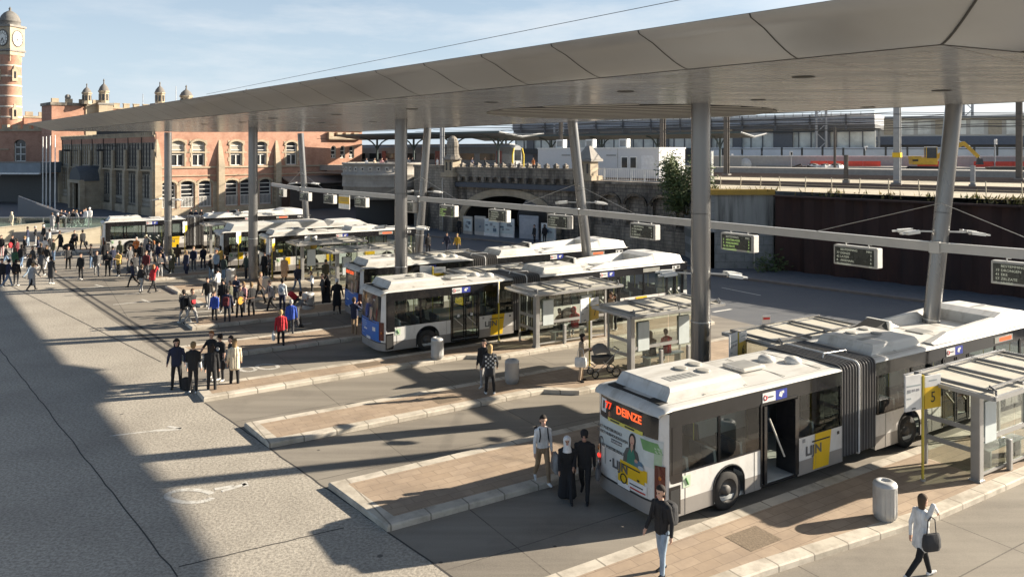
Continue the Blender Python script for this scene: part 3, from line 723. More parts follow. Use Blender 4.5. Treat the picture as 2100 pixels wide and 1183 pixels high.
        if joint:
            f0 = s0 + 3.1; g = MB()
            # cowl: two side fairings and a high front cover round a sunken deck
            for y0, y1 in ((.06, .42), (BW - .42, BW - .06)):
                g.loft([[(f0, y0, 2.96), (f0, y1, 2.98), (f0, y1, 3.0), (f0, y0 + .1, 3.0)], [(f0 + 1.0, y0, 2.96), (f0 + 1.0, y1, 2.98), (f0 + 1.0, y1 - .06, 3.22), (f0 + 1.0, y0 + .16, 3.22)],
                        [(Lb - 1.9, y0, 2.96), (Lb - 1.9, y1, 2.98), (Lb - 1.9, y1 - .02, 3.36), (Lb - 1.9, y0 + .16, 3.36)]], m_roofw, smooth=False)
            g.loft([[(Lb - 2.6, .10, 2.97), (Lb - 2.6, BW - .10, 2.97), (Lb - 2.6, BW - .25, 3.34), (Lb - 2.6, .25, 3.34)], [(Lb - 2.2, .06, 2.96), (Lb - 2.2, BW - .06, 2.96), (Lb - 2.2, BW - .25, 3.46), (Lb - 2.2, .25, 3.46)],
                    [(Lb - 1.0, .06, 2.95), (Lb - 1.0, BW - .06, 2.95), (Lb - 1.0, BW - .28, 3.42), (Lb - 1.0, .28, 3.42)], [(Lb - .2, .10, 2.86), (Lb - .2, BW - .10, 2.86), (Lb - .2, BW - .34, 3.26), (Lb - .2, .34, 3.26)], [(Lb + .08, .3, 2.72), (Lb + .08, BW - .3, 2.72), (Lb + .06, BW - .5, 3.0), (Lb + .06, .5, 3.0)]], m_roofw, smooth=False)
            g.build('roof_fairing', t)
            g = MB(); g.loft([[(f0 - 1.1, BW - .9, 3.0), (f0 - 1.1, BW - .15, 3.0), (f0 - 1.1, BW - .2, 3.03), (f0 - 1.1, BW - .85, 3.03)], [(f0 + .1, BW - .95, 3.0), (f0 + .1, BW - .12, 3.0), (f0 + .1, BW - .2, 3.38), (f0 + .1, BW - .85, 3.38)]], m_rub, smooth=False)
            g.box((f0 + .18, BW - .53, 3.19), (.16, .84, .40), m_roofw, bev=.03); g.build('air_intake', t)
            for hc, hd_ in (((f0 - .1, 1.2, 2.99), (.7, .7, .05)), ((f0 + 1.3, 1.3, 2.99), (.6, .6, .05))): g = MB(); g.box(hc, hd_, m_hatch, bev=.015); g.build('roof_hatch', t)
            g = MB(); g.box((Lb - 1.6, 1.3, 3.455), (.9, .12, .012), m_hatch); g.build('roof_slot', t)
    g = MB(); sm_ = C('roof_seam', (.33, .31, .27), .7)
    for s0, s1 in secs:
        x = s0 + 1.45
        while x < s1 - .3: g.box((x, BW / 2, 2.877), (.018, 2.0, .012), sm_); x += 1.45
        for y in (.22, BW - .22): g.box(((s0 + s1) / 2, y, 2.848), (s1 - s0 - .3, .02, .012), sm_)
        x = s0 + .5
        while x < s1 - .2:
            if not any(d[0] - .05 < x < d[1] + .05 for d in doors) and not any(abs(x - w_) < .62 for w_ in wheels): g.box((x, -.004, .78), (.010, .008, .98), sm_)
            x += 1.18
    g.build('panel_gap', t)
    # tail lamps, bumper details, plate
    for y0, y1 in ((.05, .27), (BW - .27, BW - .05)):
        g = MB(); rpatch(g, y0, y1, .72, 1.50, m_lampred, .03, 4, 6)
        if ad == 'post':
            for zz, mm, r in ((1.22, m_lampo, .055), (1.02, m_red, .06), (.86, m_pw, .05)): g.sphere((rx((y0 + y1) / 2, zz) - .025, (y0 + y1) / 2, zz), r, mm, n=12, m=8, sc=(.4, 1, 1))
        else:
            g.sphere((rx((y0 + y1) / 2, 1.05) - .025, (y0 + y1) / 2, 1.05), .06, m_lampo, n=12, m=8, sc=(.4, 1, 1))
        g.build('tail_lamp', t)
    g = MB(); rpatch(g, 1.05, 1.5, .62, .74, m_pw, .022, 4, 1); g.build('number_plate', t)
    g = MB(); g.box2((-.02, -.012, .34), (.34, -.004, 1.02), m_bk); g.box2((.02, -.02, .4), (.30, -.012, .94), m_rub); g.build('vent_grille', t)
    for px_, py_ in ((.45, .47), (.95, .47), (1.75, .47), (2.2, .47)):
        pass
    # rear window and adverts
    if ad == 'post':
        g = MB(); rpatch(g, .22, BW - .2, 2.08, 2.60, m_bk, .010, 16, 3); g.build('rear_display', t)
        rtext('77', 1.96, 2.42, .24, m_ledr, parent=t); rtext('DEINZE', 1.18, 2.40, .27, m_led, parent=t)
        g = MB(); rpatch(g, 2.05, 2.28, 2.22, 2.55, m_pw, .016, 3, 2); rpatch(g, 2.12, 2.2, 2.3, 2.5, m_dk, .02, 2, 2); rpatch(g, 2.0, 2.32, 2.10, 2.20, m_dk, .016, 3, 1); rpatch(g, .66, 1.95, 2.06, 2.15, C('strip_yellow', (.62, .56, .10), .5), .018, 10, 1); rpatch(g, 1.5, 1.85, 2.085, 2.125, m_dk, .021, 3, 1); rpatch(g, .95, 1.3, 2.085, 2.125, m_dk, .021, 3, 1); g.build('sticker', t)
        g = MB(); rpatch(g, .1, BW - .18, 1.40, 2.06, m_gry, .014, 16, 4); rpatch(g, .72, 1.28, 1.27, 1.42, m_gry, .014, 6, 2)
        rpatch(g, .1, .62, 1.76, 2.0, C('print_green3', (.17, .34, .13), .6), .018, 6, 3, skew=.12); rpatch(g, .12, .30, 1.42, 1.9, C('print_green2', (.40, .52, .36), .6), .0165, 4, 3)
        # woman in a green top: hair, face, neck, torso as one flat print
        def rshape(pts, m, off): g.poly([(rx(y, z) - off, y, z) for y, z in pts], m)
        def oval(y, z, a, b, m, off, n=18): rshape([(y + a * math.cos(2 * PI * k / n), z + b * math.sin(2 * PI * k / n)) for k in range(n)], m, off)
        oval(1.0, 1.86, .125, .165, m_dk, .022); rshape([(1.12, 1.86), (1.11, 1.66), (1.05, 1.68), (.95, 1.68), (.89, 1.66), (.88, 1.86)], m_dk, .0225)
        oval(1.0, 1.85, .078, .115, m_skin0, .026); rshape([(1.04, 1.76), (1.05, 1.66), (.95, 1.66), (.96, 1.76)], m_skin0, .025); oval(1.0, 1.795, .03, .010, C('print_lips', (.35, .08, .07)), .029, 10)
        rshape([(1.30, 1.28), (1.27, 1.48), (1.20, 1.62), (1.06, 1.68), (.94, 1.68), (.80, 1.62), (.73, 1.48), (.70, 1.28)], C('print_jacket', (.10, .10, .09), .6), .0235)
        rshape([(1.16, 1.28), (1.14, 1.50), (1.05, 1.66), (1.0, 1.56), (.95, 1.66), (.86, 1.50), (.84, 1.28)], C('print_teal', (.05, .21, .14), .6), .027); rshape([(1.04, 1.66), (1.0, 1.57), (.96, 1.66)], m_skin0, .0285)
        oval(.74, 1.36, .15, .09, C('print_petrol', (.10, .18, .25), .6), .029); oval(.82, 1.42, .06, .04, m_skin0, .031); oval(.66, 1.30, .10, .05, C('print_pale', (.42, .48, .52), .6), .031)
        adp = g.build('advert', t)
        rtext('HET POETSBUREAU', 1.85, 1.86, .105, m_ltr, .024, adp); rtext('ZOEKT HUISHOUDHULPEN', 1.74, 1.74, .095, m_ltr, .024, adp)
        g = MB(); rpatch(g, 1.36, 1.78, 1.58, 1.67, m_ltr, .022, 4, 1); g.build('banner', adp); rtext('SOLLICITEER NU', 1.57, 1.625, .055, m_pw, .028, adp)
        rtext('HET POETSBUREAU', 1.72, 1.42, .10, m_ltr, .024, adp)
        g = MB(); pts = [Vector((rx(2.2, 1.45) - .025, 2.2 + .09 * math.cos(k * PI / 8), 1.46 + .11 * math.sin(k * PI / 8))) for k in range(-2, 11)]; g.path(pts, .018, m_ltr, n=6); g.build('horseshoe_emblem', adp)
        g = MB(); rpatch(g, .48, 1.42, 1.0, 1.27, m_yel, .012, 8, 2); rpatch(g, .56, 1.5, .70, 1.0, m_yel, .012, 8, 2); rpatch(g, .48, 1.12, .68, .92, m_pw, .018, 6, 2); rpatch(g, .52, 1.1, .70, .74, C('print_red', (.5, .05, .03), .5), .022, 4, 1); rpatch(g, .6, 1.06, .80, .83, m_dk, .022, 4, 1)
        g.path([Vector((rx(1.28, .85) - .022, 1.28 + .11 * math.cos(k * PI / 8), .84 + .11 * math.sin(k * PI / 8))) for k in range(17)], .014, m_dk, n=6)
        rpatch(g, .72, .80, .94, .99, m_dk, .02, 2, 1); lj = g.build('yellow_emblem', t); rtext('LIJN', 1.42, 1.08, .30, m_ltr, .022, lj, sx=1.1)
        g = MB(); rpatch(g, .7, 1.35, 1.17, 1.2, m_dk, .02, 5, 1); g.build('emblem_line', lj)
        g = MB(); rpatch(g, 2.0, 2.03, .95, 1.35, m_hatch, .012, 1, 2); g.sphere((rx(1.8, 1.1) - .01, 1.8, 1.1), .02, m_dk); g.build('flap_handle', t)
    elif ad == 'blue':
        g = MB(); rpatch(g, .22, BW - .2, 1.42, 2.60, m_bk, .010, 16, 5); g.build('rear_window', t)
        g = MB(); rpatch(g, .20, BW - .16, .64, 1.50, m_blue, .012, 16, 4)
        rpatch(g, .2, BW - .16, .62, .645, m_pw, .012, 16, 1)
        for k, (ya, yb) in enumerate(((1.55, 2.15), (1.45, 2.2), (1.5, 2.1), (1.6, 2.0))): rpatch(g, ya, yb, 1.34 - .085 * k, 1.37 - .085 * k, C('print_pale_blue', (.3, .42, .66), .5), .016, 3, 1)
        rpatch(g, 1.45, 1.8, .99, 1.05, m_pw, .016, 3, 1); rpatch(g, .55, .85, 1.05, 1.22, m_pw, .016, 3, 2); rpatch(g, 1.75, 2.1, .82, .85, C('print_pale_blue', (.3, .42, .66), .5), .016, 3, 1)
        adp = g.build('advert', t); g = MB()
        # printed portrait: hair, face, shoulders
        rpatch(g, .78, 1.30, 1.46, 1.62, C('print_suit', (.10, .10, .12), .6), .016, 5, 2); rpatch(g, .90, 1.24, 1.62, 2.02, C('print_hair', (.30, .25, .19), .7), .017, 4, 4); rpatch(g, .95, 1.16, 1.64, 1.93, m_skin0, .021, 4, 4); rpatch(g, .98, 1.12, 1.50, 1.66, m_skin0, .021, 3, 2)
        g.build('printed_portrait', adp)
        if led: rtext(led, 1.5, 2.44, .22, m_led, parent=t)
        else: rtext('5141', .8, 2.38, .10, m_pw, parent=t)
    else:
        g = MB(); rpatch(g, .4, BW - .35, 1.55, 2.5, m_bk, .010, 12, 4); g.build('rear_window', t)
        g = MB(); rpatch(g, .55, 1.1, .75, 1.25, m_yel, .012, 4, 2); g.build('yellow_emblem', t)
    # flank: yellow emblem, access stickers, route display
    e0 = 4.62 if joint else .35; g = MB(); y = -.008
    if joint:
        g.add([(e0 + .48, y, .33), (e0 + 1.14, y, .33), (e0 + 1.26, y, 1.275), (e0 + .58, y, 1.275)], [(0, 1, 2, 3)], m_yel); em = g.build('yellow_emblem', t)
        stext('LIJN', e0 + .52, .86, .34, m_ltr, em, sx=1.1)
        g = MB(); g.box((e0 + .82, -.014, 1.08), (.72, .01, .035), m_dk); g.box((e0 + 1.55, -.012, 1.12), (.08, .012, .08), m_dk); g.box((e0 + .12, -.012, 1.17), (.09, .012, .09), m_hatch); g.build('emblem_line', em)
        g = MB(); g.box((14.2, -.010, 1.12), (.75, .012, .22), m_yel); g.box((13.2, -.010, 1.12), (.3, .012, .1), m_ltr); g.build('front_emblem', t)
        stx = (3.62, 10.95 + 1.0)
    else:
        for ex_, ew_, ez_, eh_ in ((1.2, .4, .98, .5), (4.3, .5, 1.0, .5), (Lb - 3.9, .8, 1.12, .24)): g = MB(); g.box((ex_, -.010, ez_), (ew_, .012, eh_), m_yel); em = g.build('yellow_emblem', t)
        stext('LIJN', Lb - 4.2, 1.12, .2, m_ltr, em); stext('LIJN', .95, 1.02, .2, m_ltr, em)
        stx = (5.25,)
    for sx in stx:
        g = MB(); z = 2.57; g.box((sx - .24, -.014, z), (.48, .012, .24), m_pw, bev=.0); g.box((sx + .22, -.014, z), (.44, .012, .25), C('icon_blue', (.04, .06, .34), .4))
        g.lathe([(.045, -.008), (.075, -.008), (.075, .0), (.045, .0)], (sx - .38, -.02, z), C('icon_red', (.55, .03, .03), .4), n=16, axis='Y'); g.box((sx - .18, -.022, z), (.2, .006, .035), m_ltr)
        g.box((sx + .2, -.022, z), (.12, .006, .12), m_pw, ry=.4); g.box((sx + .27, -.022, z + .05), (.1, .006, .06), m_pw); g.build('access_sticker', t)
    if side_led:
        sx = 14.9 if joint else Lb - 2.6
        g = MB(); g.box((sx, -.012, 2.58), (1.15, .012, .2), C('display_grey', (.32, .32, .29), .4)); sdp = g.build('side_display', t)
        if led or ad == 'post': g = MB(); g.box((sx + .1, -.020, 2.58), (.75, .006, .12), m_led); g.build('lit_row', sdp)
        g = MB(); g.box((Lb - .8, -.012, 2.58), (.55, .012, .17), m_pw); g.box((Lb - .66, -.02, 2.58), (.2, .006, .12), m_dk); g.box((Lb - .95, -.02, 2.58), (.1, .006, .1), m_dk); g.build('access_sticker', t)
    g = MB(); g.box2((.42, -.012, .92), (.66, -.004, 1.2), C('sticker_green', (.55, .66, .5), .5)); g.tube((.50, -.016, 1.14), (.58, -.016, .98), .025, m_grn, n=6); g.build('sticker', t)
    # front end
    g = MB(); cs = [(Lb, 0), (Lb + .14, .12), (Lb + .2, .4), (Lb + .22, BW / 2), (Lb + .2, BW - .4), (Lb + .14, BW - .12), (Lb, BW)]
    for (x0, y0), (x1, y1) in zip(cs, cs[1:]):
        g.quad((x0, y0, .28), (x1, y1, .28), (x1, y1, 1.0), (x0, y0, 1.0), m_bw); g.quad((x0, y0, 2.45), (x1, y1, 2.45), (x1, y1, 2.78), (x0, y0, 2.78), m_bk)
    g.build('front_panel', t); g = MB()
    for (x0, y0), (x1, y1) in zip(cs, cs[1:]): g.quad((x0, y0, 1.0), (x1, y1, 1.0), (x1, y1, 2.45), (x0, y0, 2.45), m_bglass)
    g.build('windscreen', t)
    for y in (-.28, BW + .12):
        g = MB(); g.path([Vector((Lb + .05, .05 if y < 0 else BW - .05, 2.6)), Vector((Lb + .35, y + .08, 2.55)), Vector((Lb + .35, y + .08, 2.35))], .025, m_rub, n=6); g.box((Lb + .34, y + .08, 2.12), (.12, .22, .45), m_rub, bev=.03); g.build('mirror', t)
    for ch in t.children:
        if ch.name.split('.')[0] in ('air_conditioner', 'roof_hatch', 'roof_vent', 'roof_fairing', 'air_intake', 'roof_slot', 'roof_cable'): ch.location.z -= .095
    t.scale = (1, 1, .985)
    return t
J = (6.37, 7.85); BH = HA
make_bus(17.45, 'articulated bus for Deinze, line 77, with a green-dressed woman on its rear advert', O0, BH, J, 'post', None, True, group='articulated buses')
make_bus(17.45, 'articulated bus with blue rear advert and no lit rear sign, closest of the blue ones', Vector((-5.33, 33.0, 0)), BH, J, 'blue', None, group='articulated buses')
make_bus(17.45, 'articulated bus with blue rear advert and orange lit rear sign, half hidden behind its twin', Vector((-7.55, 39.75, 0)), BH - .01, J, 'blue', 'GENT-ZUID', group='articulated buses')
make_bus(11.3, 'short white bus parked beside the two glass shelters, round-cornered dark side windows', Vector((-17.0, 54.9, 0)), BH, None, 'plain', 'on', group='short white buses')
make_bus(11.6, 'short white bus with a tall humped roof, behind the other short bus', Vector((-21.3, 57.6, 0)), BH, None, 'plain', None, tall=True, group='short white buses')
make_bus(17.45, 'articulated bus with a bright yellow panel parked nearest the station building', Vector((-34.4, 66.0, 0)), BH, J, 'plain', 'on', group='articulated buses')
# ------------------------------------------------------------------ shelters, stop signs, bins
m_frame = mat('shelter_frame', (.42, .415, .405), .38, .45, var=.05)
m_sglass = glass('shelter_glass', (.80, .84, .81), .02, .05)
m_rbar = C('roof_bar', (.27, .265, .26), .4, metal=.4)
m_roofp = mat('shelter_roof_panel', (.58, .545, .46), .5, var=.06, scale=2, dirt=(.48, .44, .36), dirtamt=.4)
m_info = C('timetable_paper', (.60, .66, .66), .35, var=.05)
m_ink = C('timetable_ink', (.30, .34, .35), .6)
m_bench = C('bench_steel', (.42, .42, .41), .4, metal=.5)
def shelter(a0, n0, label, yellow=False, zb=.15):
    """post line at n0; local x along the lane, local y across"""
    t = thing('bus_shelter', label, 'bus shelter', L(a0, n0, zb), HA, 'glass bus shelters')
    Ls, Wd, Hs = 3.85, 1.35, 2.36
    g = MB(); g.box((0, 0, Hs / 2), (.20, .24, Hs), m_frame, bev=.02); g.box((0, 0, .02), (.26, .30, .04), m_frame); g.build('post', t)
    for x, y, s in ((Ls, 0, .09), (0, Wd, .07), (Ls, Wd, .07)):
        g = MB(); g.box((x, y, Hs / 2), (s, s, Hs), m_frame); g.build('post', t)
    # roof: rim, cream panels, cross bars, hooked long bars
    x0, x1, y0, y1 = -.60, Ls + .45, -.72, Wd + .25
    g = MB()
    for p, q in (((x0, y0), (x1, y0)), ((x0, y1), (x1, y1))): g.bar((p[0], p[1], Hs + .05), (q[0], q[1], Hs + .05), .10, .10, m_frame)
    for x in (x0, x1): g.bar((x, y0, Hs + .05), (x, y1, Hs + .05), .10, .10, m_frame)
    rf = g.build('roof_frame', t)
    g = MB(); g.quad((x0 + .05, y0 + .05, Hs + .06), (x1 - .05, y0 + .05, Hs + .06), (x1 - .05, y1 - .05, Hs + .09), (x0 + .05, y1 - .05, Hs + .09), m_roofp); g.build('roof_panel', rf)
    g = MB(); n = 3
    for i in range(n + 1):
        x = x0 + .25 + (x1 - x0 - .5) * i / n
        g.bar((x, y0 + .12, Hs + .15), (x, y1 - .12, Hs + .15), .06, .09, m_rbar)
    for y in (y0 + .28, y1 - .28): g.bar((x0 + .15, y, Hs + .20), (x1 - .15, y, Hs + .20), .05, .05, m_rbar)
    for x in (x0 + .2, (x0 + x1) / 2, x1 - .2): g.path([Vector((x, y0 + .05, Hs + .1)), Vector((x, y0 + .05, Hs + .2)), Vector((x + .15, y0 + .28, Hs + .25))], .03, m_rbar, n=6)
    g.build('roof_bar', rf)
    # glass: long back in two panes, one end pane
    for xa, xb in ((.12, Ls / 2 - .02), (Ls / 2 + .02, Ls - .05)):
        g = MB(); g.box(((xa + xb) / 2, 0, 1.2), (xb - xa, .012, 2.1), m_sglass); g.build('glass_pane', t)
    g = MB(); g.box((0, (Wd + .1) / 2, 1.2), (.012, Wd - .2, 2.1), m_sglass); g.build('glass_pane', t)
    g = MB()
    for z in (.12, 1.02): g.bar((.1, 0, z), (Ls, 0, z), .05, .06 if z < 1 else .12, m_frame)
    for z in (.75, 1.30): g.bar((0, .12, z), (0, Wd, z), .04, .12, m_frame)
    g.build('rail', t)
    for x in (.62, 2.75):
        g = MB(); g.box((x, .05, 1.45), (.62, .04, 1.15), m_frame, bev=.01); pn = g.build('timetable_case', t)
        g = MB(); g.box((x, -.0, 1.45), (.56, .075, 1.09), m_info); g.build('timetable', pn)
    if yellow:
        g = MB(); g.box((-.06, .3, .75), (.05, .5, 1.1), m_yel); g.build('advert_panel', t)
    g = MB(); g.box((Ls * .52, .40, .47), (2.0, .36, .04), m_bench, bev=.01)
    for x in (Ls * .52 - .8, Ls * .52 + .8): g.box((x, .40, .23), (.06, .30, .46), m_bench)
    g.build('bench', t)
    for x in (1.45, 2.9):
        g = MB(); g.box((x, -.1, .42), (.14, .12, .84), m_frame, bev=.03); g.build('lean_post', t)
    return t
shelter(8.5, -2.45, 'closest glass shelter, beside the yellow number 5 stop sign')
shelter(8.1, 3.75, 'glass shelter behind the near bus roof, only its roof frame showing, by sign 6')
shelter(7.1, 9.6, 'glass shelter with a person in red, partly behind the thick upright column')
shelter(6.5, 15.2, 'glass shelter in front of the near blue-advert bus, two people seated inside')
shelter(6.2, 21.0, 'glass shelter squeezed between the two blue-advert buses, only roof showing')
shelter(6.6, 27.7, 'glass shelter beyond the farther blue-advert bus, roof bars only')
shelter(3.9, 33.5, 'glass shelter between the short white bus and the orange-signed bus')
shelter(3.2, 38.4, 'glass shelter with a yellow end panel in front of the short white bus', True)
shelter(.8, 56.1, 'farthest glass shelter, beside the bellows of the yellow-panelled bus')

m_polew = C('pole_yellow', (.56, .44, .06), .5); m_sw = C('sign_white', (.66, .66, .65), .45); m_sy = C('sign_yellow2', (.72, .47, .03), .45)
def stop_sign(a, n, label, num=None, rz=HA - .25, big=1.0, loc=None):
    t = thing('bus_stop_sign', label, 'stop sign', loc or L(a, n, .15), rz, 'yellow and white bus stop signs')
    g = MB(); g.tube((0, 0, 0), (0, 0, 2.75), .035, m_polew, n=10); g.tube((0, 0, 0), (0, 0, .05), .07, m_frame, n=10); g.build('pole', t)
    g = MB(); g.box((-.36, 0, 2.33), (.60, .04, .92), m_sw, bev=.008)
    for i, (w, z) in enumerate(((.5, 2.52), (.12, 2.36), (.14, 2.2))): g.box((-.36 + (0 if i == 0 else -.17), -.023, z), (w, .004, .035), m_ink)
    for i in range(3): g.box((-.53 + .16 * i, -.023, 2.40), (.11, .004, .06), C('print_grey3', (.25, .25, .27), .6))
    g.box((-.36, -.023, 1.93), (.14, .004, .03), m_dk); g.build('route_panel', t)
    g = MB(); g.box((.36, 0, 2.56), (.60, .04, .30), m_sw, bev=.008); g.box((.36, -.023, 2.58), (.30, .004, .03), m_ink); g.build('name_panel', t)
    g = MB(); g.box((.36, 0, 2.13), (.60, .042, .56), m_sy, bev=.008); p = g.build('number_panel', t)
    if num:
        o = obj('lettering', textmesh(num, .40, m_dk), p); o.location = (.36, -.026, 2.13); o.rotation_euler = (PI / 2, 0, 0)
    return t
stop_sign(7.3, -1.7, 'stop sign with yellow number 5 by the closest shelter', '5', .42)
stop_sign(6.9, 4.15, 'stop sign with yellow number 6 just above the near bus roof', '6', .88)
stop_sign(6.5, 11.4, 'stop sign with yellow number 7 beside the woman in beige', '7', .90)
stop_sign(5.6, 16.9, 'stop sign turned edgewise in front of the near blue-advert bus', '8', HA + 1.0)
stop_sign(5.0, 22.4, 'stop sign peeping over the roof of the near blue-advert bus', None)
stop_sign(4.2, 39.7, 'stop sign with yellow foot inside the yellow-panelled shelter', None, HA + .6)
stop_sign(1.5, 39.5, 'stop sign at the tail of the short white bus by the crowd', None, 1.62)
stop_sign(.7, 45.6, 'stop sign beside the humped white bus', None, 1.66)
stop_sign(-1.2, 56.4, 'stop sign in front of the yellow panel of the farthest bus', None, 1.72)
o = thing('small_sign', 'little white sign with a red band on a post at the road edge', 'sign', G(1571, 690), .2)
g = MB(); g.tube((0, 0, 0), (0, 0, 1.0), .02, m_frame, n=8); g.build('post', o); g = MB(); g.box((0, -.03, .72), (.42, .03, .55), m_sw); g.box((0, -.048, .86), (.34, .006, .1), C('icon_red', (.55, .03, .03))); g.build('panel', o)

m_bin = mat('bin_grey', (.50, .50, .49), .45, .15, var=.06, scale=4, dirt=(.28, .27, .25), dirtamt=.4, dscale=3)
def bin_(px, py, label, z=.15, hgt=.86, r=.26, m=m_bin):
    p = G(px, py, z); t = thing('litter_bin', label, 'litter bin', p, 0, 'round grey litter bins')
    g = MB(); g.lathe([(r * .8, 0), (r * .82, .03), (r * .95, .04), (r * .985, .2), (r, hgt - .10), (r + .008, hgt - .085), (r + .008, hgt - .065), (r, hgt - .06)], (0, 0, 0), m, n=32)
    for k in range(16): th = 2 * PI * k / 16; g.tube((r * 1.0 * math.cos(th), r * 1.0 * math.sin(th), .08), (r * 1.0 * math.cos(th), r * 1.0 * math.sin(th), hgt - .12), .006, m, n=5)
    g.build('drum', t)
    g = MB(); g.lathe([(r, hgt - .06), (r * .96, hgt - .02), (r * .75, hgt + .015), (r * .42, hgt + .03), (r * .40, hgt + .02), (r * .40, hgt - .05), (0, hgt - .05)], (0, 0, 0), m, n=32); ld = g.build('lid', t)
    g = MB(); g.lathe([(r * .38, hgt - .045), (0, hgt - .045)], (0, 0, .002), m_rub, n=20); g.build('opening', ld); return t
bin_(1815, 1062, 'closest round grey litter bin, standing on the brick platform with a long shadow')
bin_(1050, 785, 'round grey litter bin beside the person in the checked jacket')
bin_(897, 735, 'round grey litter bin in front of the rear wheel of the blue-advert bus')
bin_(632, 638, 'round grey litter bin that a man in a grey coat leans over', .004, 1.0, .33)
bin_(474, 583, 'round grey litter bin beside the upright column and the man in a white top', .15, 1.0, .30)
bin_(543, 600, 'round grey litter bin half hidden behind a standing man with backpack', .15, .95, .28)
bin_(275, 480, 'dark round bin standing at the flank of the farthest bus', .004, 1.0, .3, C('bin_dark', (.05, .05, .05), .6))

# pram
t = thing('pram', 'grey hooded pram parked beside the shelter post', 'pram', G(1237, 770, .15), HA - .3)
m_pf = C('pram_fabric', (.12, .118, .115), .9); m_ph = C('pram_hood', (.22, .21, .20), .85)
g = MB(); g.loft([[(x * s, y * s2, z) for x, y in ((-.42, -.2), (-.48, 0), (-.42, .2), (.38, .2), (.46, 0), (.38, -.2))] for s, s2, z in ((.72, .8, .48), (.95, 1, .58), (1.0, 1.05, .76))], m_pf, caps=True); g.build('carrycot', t)
g = MB(); rr = []
for k in range(7):
    th = PI * (.02 + .80 * k / 6); rr.append([(-.12 + -.02 + .40 * math.cos(th) * 1.0, .24 * math.cos(PI * j / 10), .76 + .50 * math.sin(th) * (.35 + .65 * math.sin(PI * j / 10))) for j in range(11)])
g.loft(rr, m_ph, caps=False, closed=False); g.build('hood', t)
g = MB(); g.path([Vector((-.45, y, .46)) for y in (-.24, .24)], .015, m_rub); 
for y in (-.24, .24): g.path([Vector((-.42, y, .17)), Vector((.10, y, .60)), Vector((.55, y, 1.02))], .014, m_steel); g.path([Vector((.42, y, .19)), Vector((-.1, y, .60))], .014, m_steel)
g.path([Vector((.55, -.24, 1.02)), Vector((.55, .24, 1.02))], .02, m_rub); g.build('frame', t)
for x, r in ((-.42, .14), (.42, .18)):
    for y in (-.27, .27):
        g = MB(); g.lathe([(r - .035, -.02), (r, -.02), (r, .02), (r - .035, .02)], (x, y, r), m_rub, n=20, axis='Y'); w = g.build('wheel', t)
        g = MB()
        for k in range(6): th = PI * k / 3; g.tube((x, y, r), (x + (r - .02) * math.cos(th), y, r + (r - .02) * math.sin(th)), .006, m_steel, n=5)
        g.build('rim', w)
# ------------------------------------------------------------------ railway station building
m_brick = brickmat('station_brick', (.42, .185, .115), (.51, .26, .175), (.44, .35, .27), .23, .075, .010, dirt=(.22, .10, .06), dirtamt=.4, dscale=.3)
m_stone = brickmat('station_stone', (.46, .37, .25), (.52, .43, .31), (.32, .27, .2), .75, .33, .012, dirt=(.22, .185, .145), dirtamt=.5, dscale=.45, bmp=.5)
m_grime = brickmat('sooty_stone', (.31, .265, .21), (.39, .34, .275), (.12, .10, .08), .62, .30, .02, dirt=(.045, .04, .036), dirtamt=.9, dscale=.5, bmp=.8, streak=True)
m_grime2 = brickmat('sooty_rubble', (.21, .18, .15), (.38, .33, .27), (.08, .07, .06), .62, .34, .03, dirt=(.030, .027, .025), dirtamt=.9, dscale=.8, bmp=1.0, streak=True)
m_slate = C('slate', (.075, .08, .085), .6, var=.25, scale=4)
m_wf = C('window_frame_white', (.66, .64, .60), .5)
m_wg = mat('window_dark_glass', (.035, .038, .042), .12, var=.3, scale=.7)
m_blind = C('window_blind', (.36, .33, .27), .8)
m_domes = C('weathered_stone', (.27, .25, .225), .85, dirt=(.10, .095, .09), dirtamt=.6, dscale=1)
def arch(x, z0, z1, w, rise, n=8):
    """outline of an arched opening centred on x"""
    h = w / 2; pts = [(x - h, z0), (x + h, z0)]
    for i in range(n + 1):
        t = PI * i / n; pts.append((x + h * math.cos(t), z1 - rise + rise * math.sin(t)))
    return pts
def lancet(x, z0, z1, w, n=6):
    h = w / 2; pts = [(x - h, z0), (x + h, z0)]
    for i in range(n + 1): t = (PI / 2) * i / n; pts.append((x + h * math.cos(t) ** .7, z1 - w + w * math.sin(t)))
    for i in range(n - 1, -1, -1): t = (PI / 2) * i / n; pts.append((x - h * math.cos(t) ** .7, z1 - w + w * math.sin(t)))
    return pts
st = thing('station_building', 'red brick and pale stone railway station with arched windows and little turrets', 'station', (-48, 105, 0), PI / 4)
def part(g, name, parent=st): return g.build(name, parent)
# sunlit front, local x along it
UP = [3.0, 5.85, 11.4, 15.2, 20.2]; LO = [1.77, 4.3, 6.8, 10.7, 12.9, 15.9]
holes = [arch(x, 6.75, 10.4, 1.75, .55) for x in UP] + [arch(x, .95, 4.85, 1.85, .55) for x in LO] + [arch(x, 7.7, 9.7, .95, .45) for x in (27.6, 29.3, 31.0)]
g = MB(); g.wall([(0, 0), (33, 0), (33, 12.4), (0, 12.4)], holes, .45, m_brick, m_stone); g.box2((0, .46, 0), (33, 24, 12.3), C('inner_dark', (.05, .045, .04), .9)); part(g, 'wall')
g = MB()
def stonebox(x0, x1, z0, z1, d=.14): g.box2((x0, -d, z0), (x1, -.0, z1), m_stone)
stonebox(0, 17.3, 0, .9, .2)
for x0, x1 in zip([0] + LO, LO + [17.2]):
    xa = x0 + (0 if x0 == 0 else 1.06); xb = x1 - (1.06 if x1 != 17.2 else 0)
    if xb - xa > .1: stonebox(xa, xb, .9, 4.5, .08)
for z, t in ((6.45, .22), (5.35, .12), (12.0, .4)): stonebox(0, 33, z, z + t, .16)
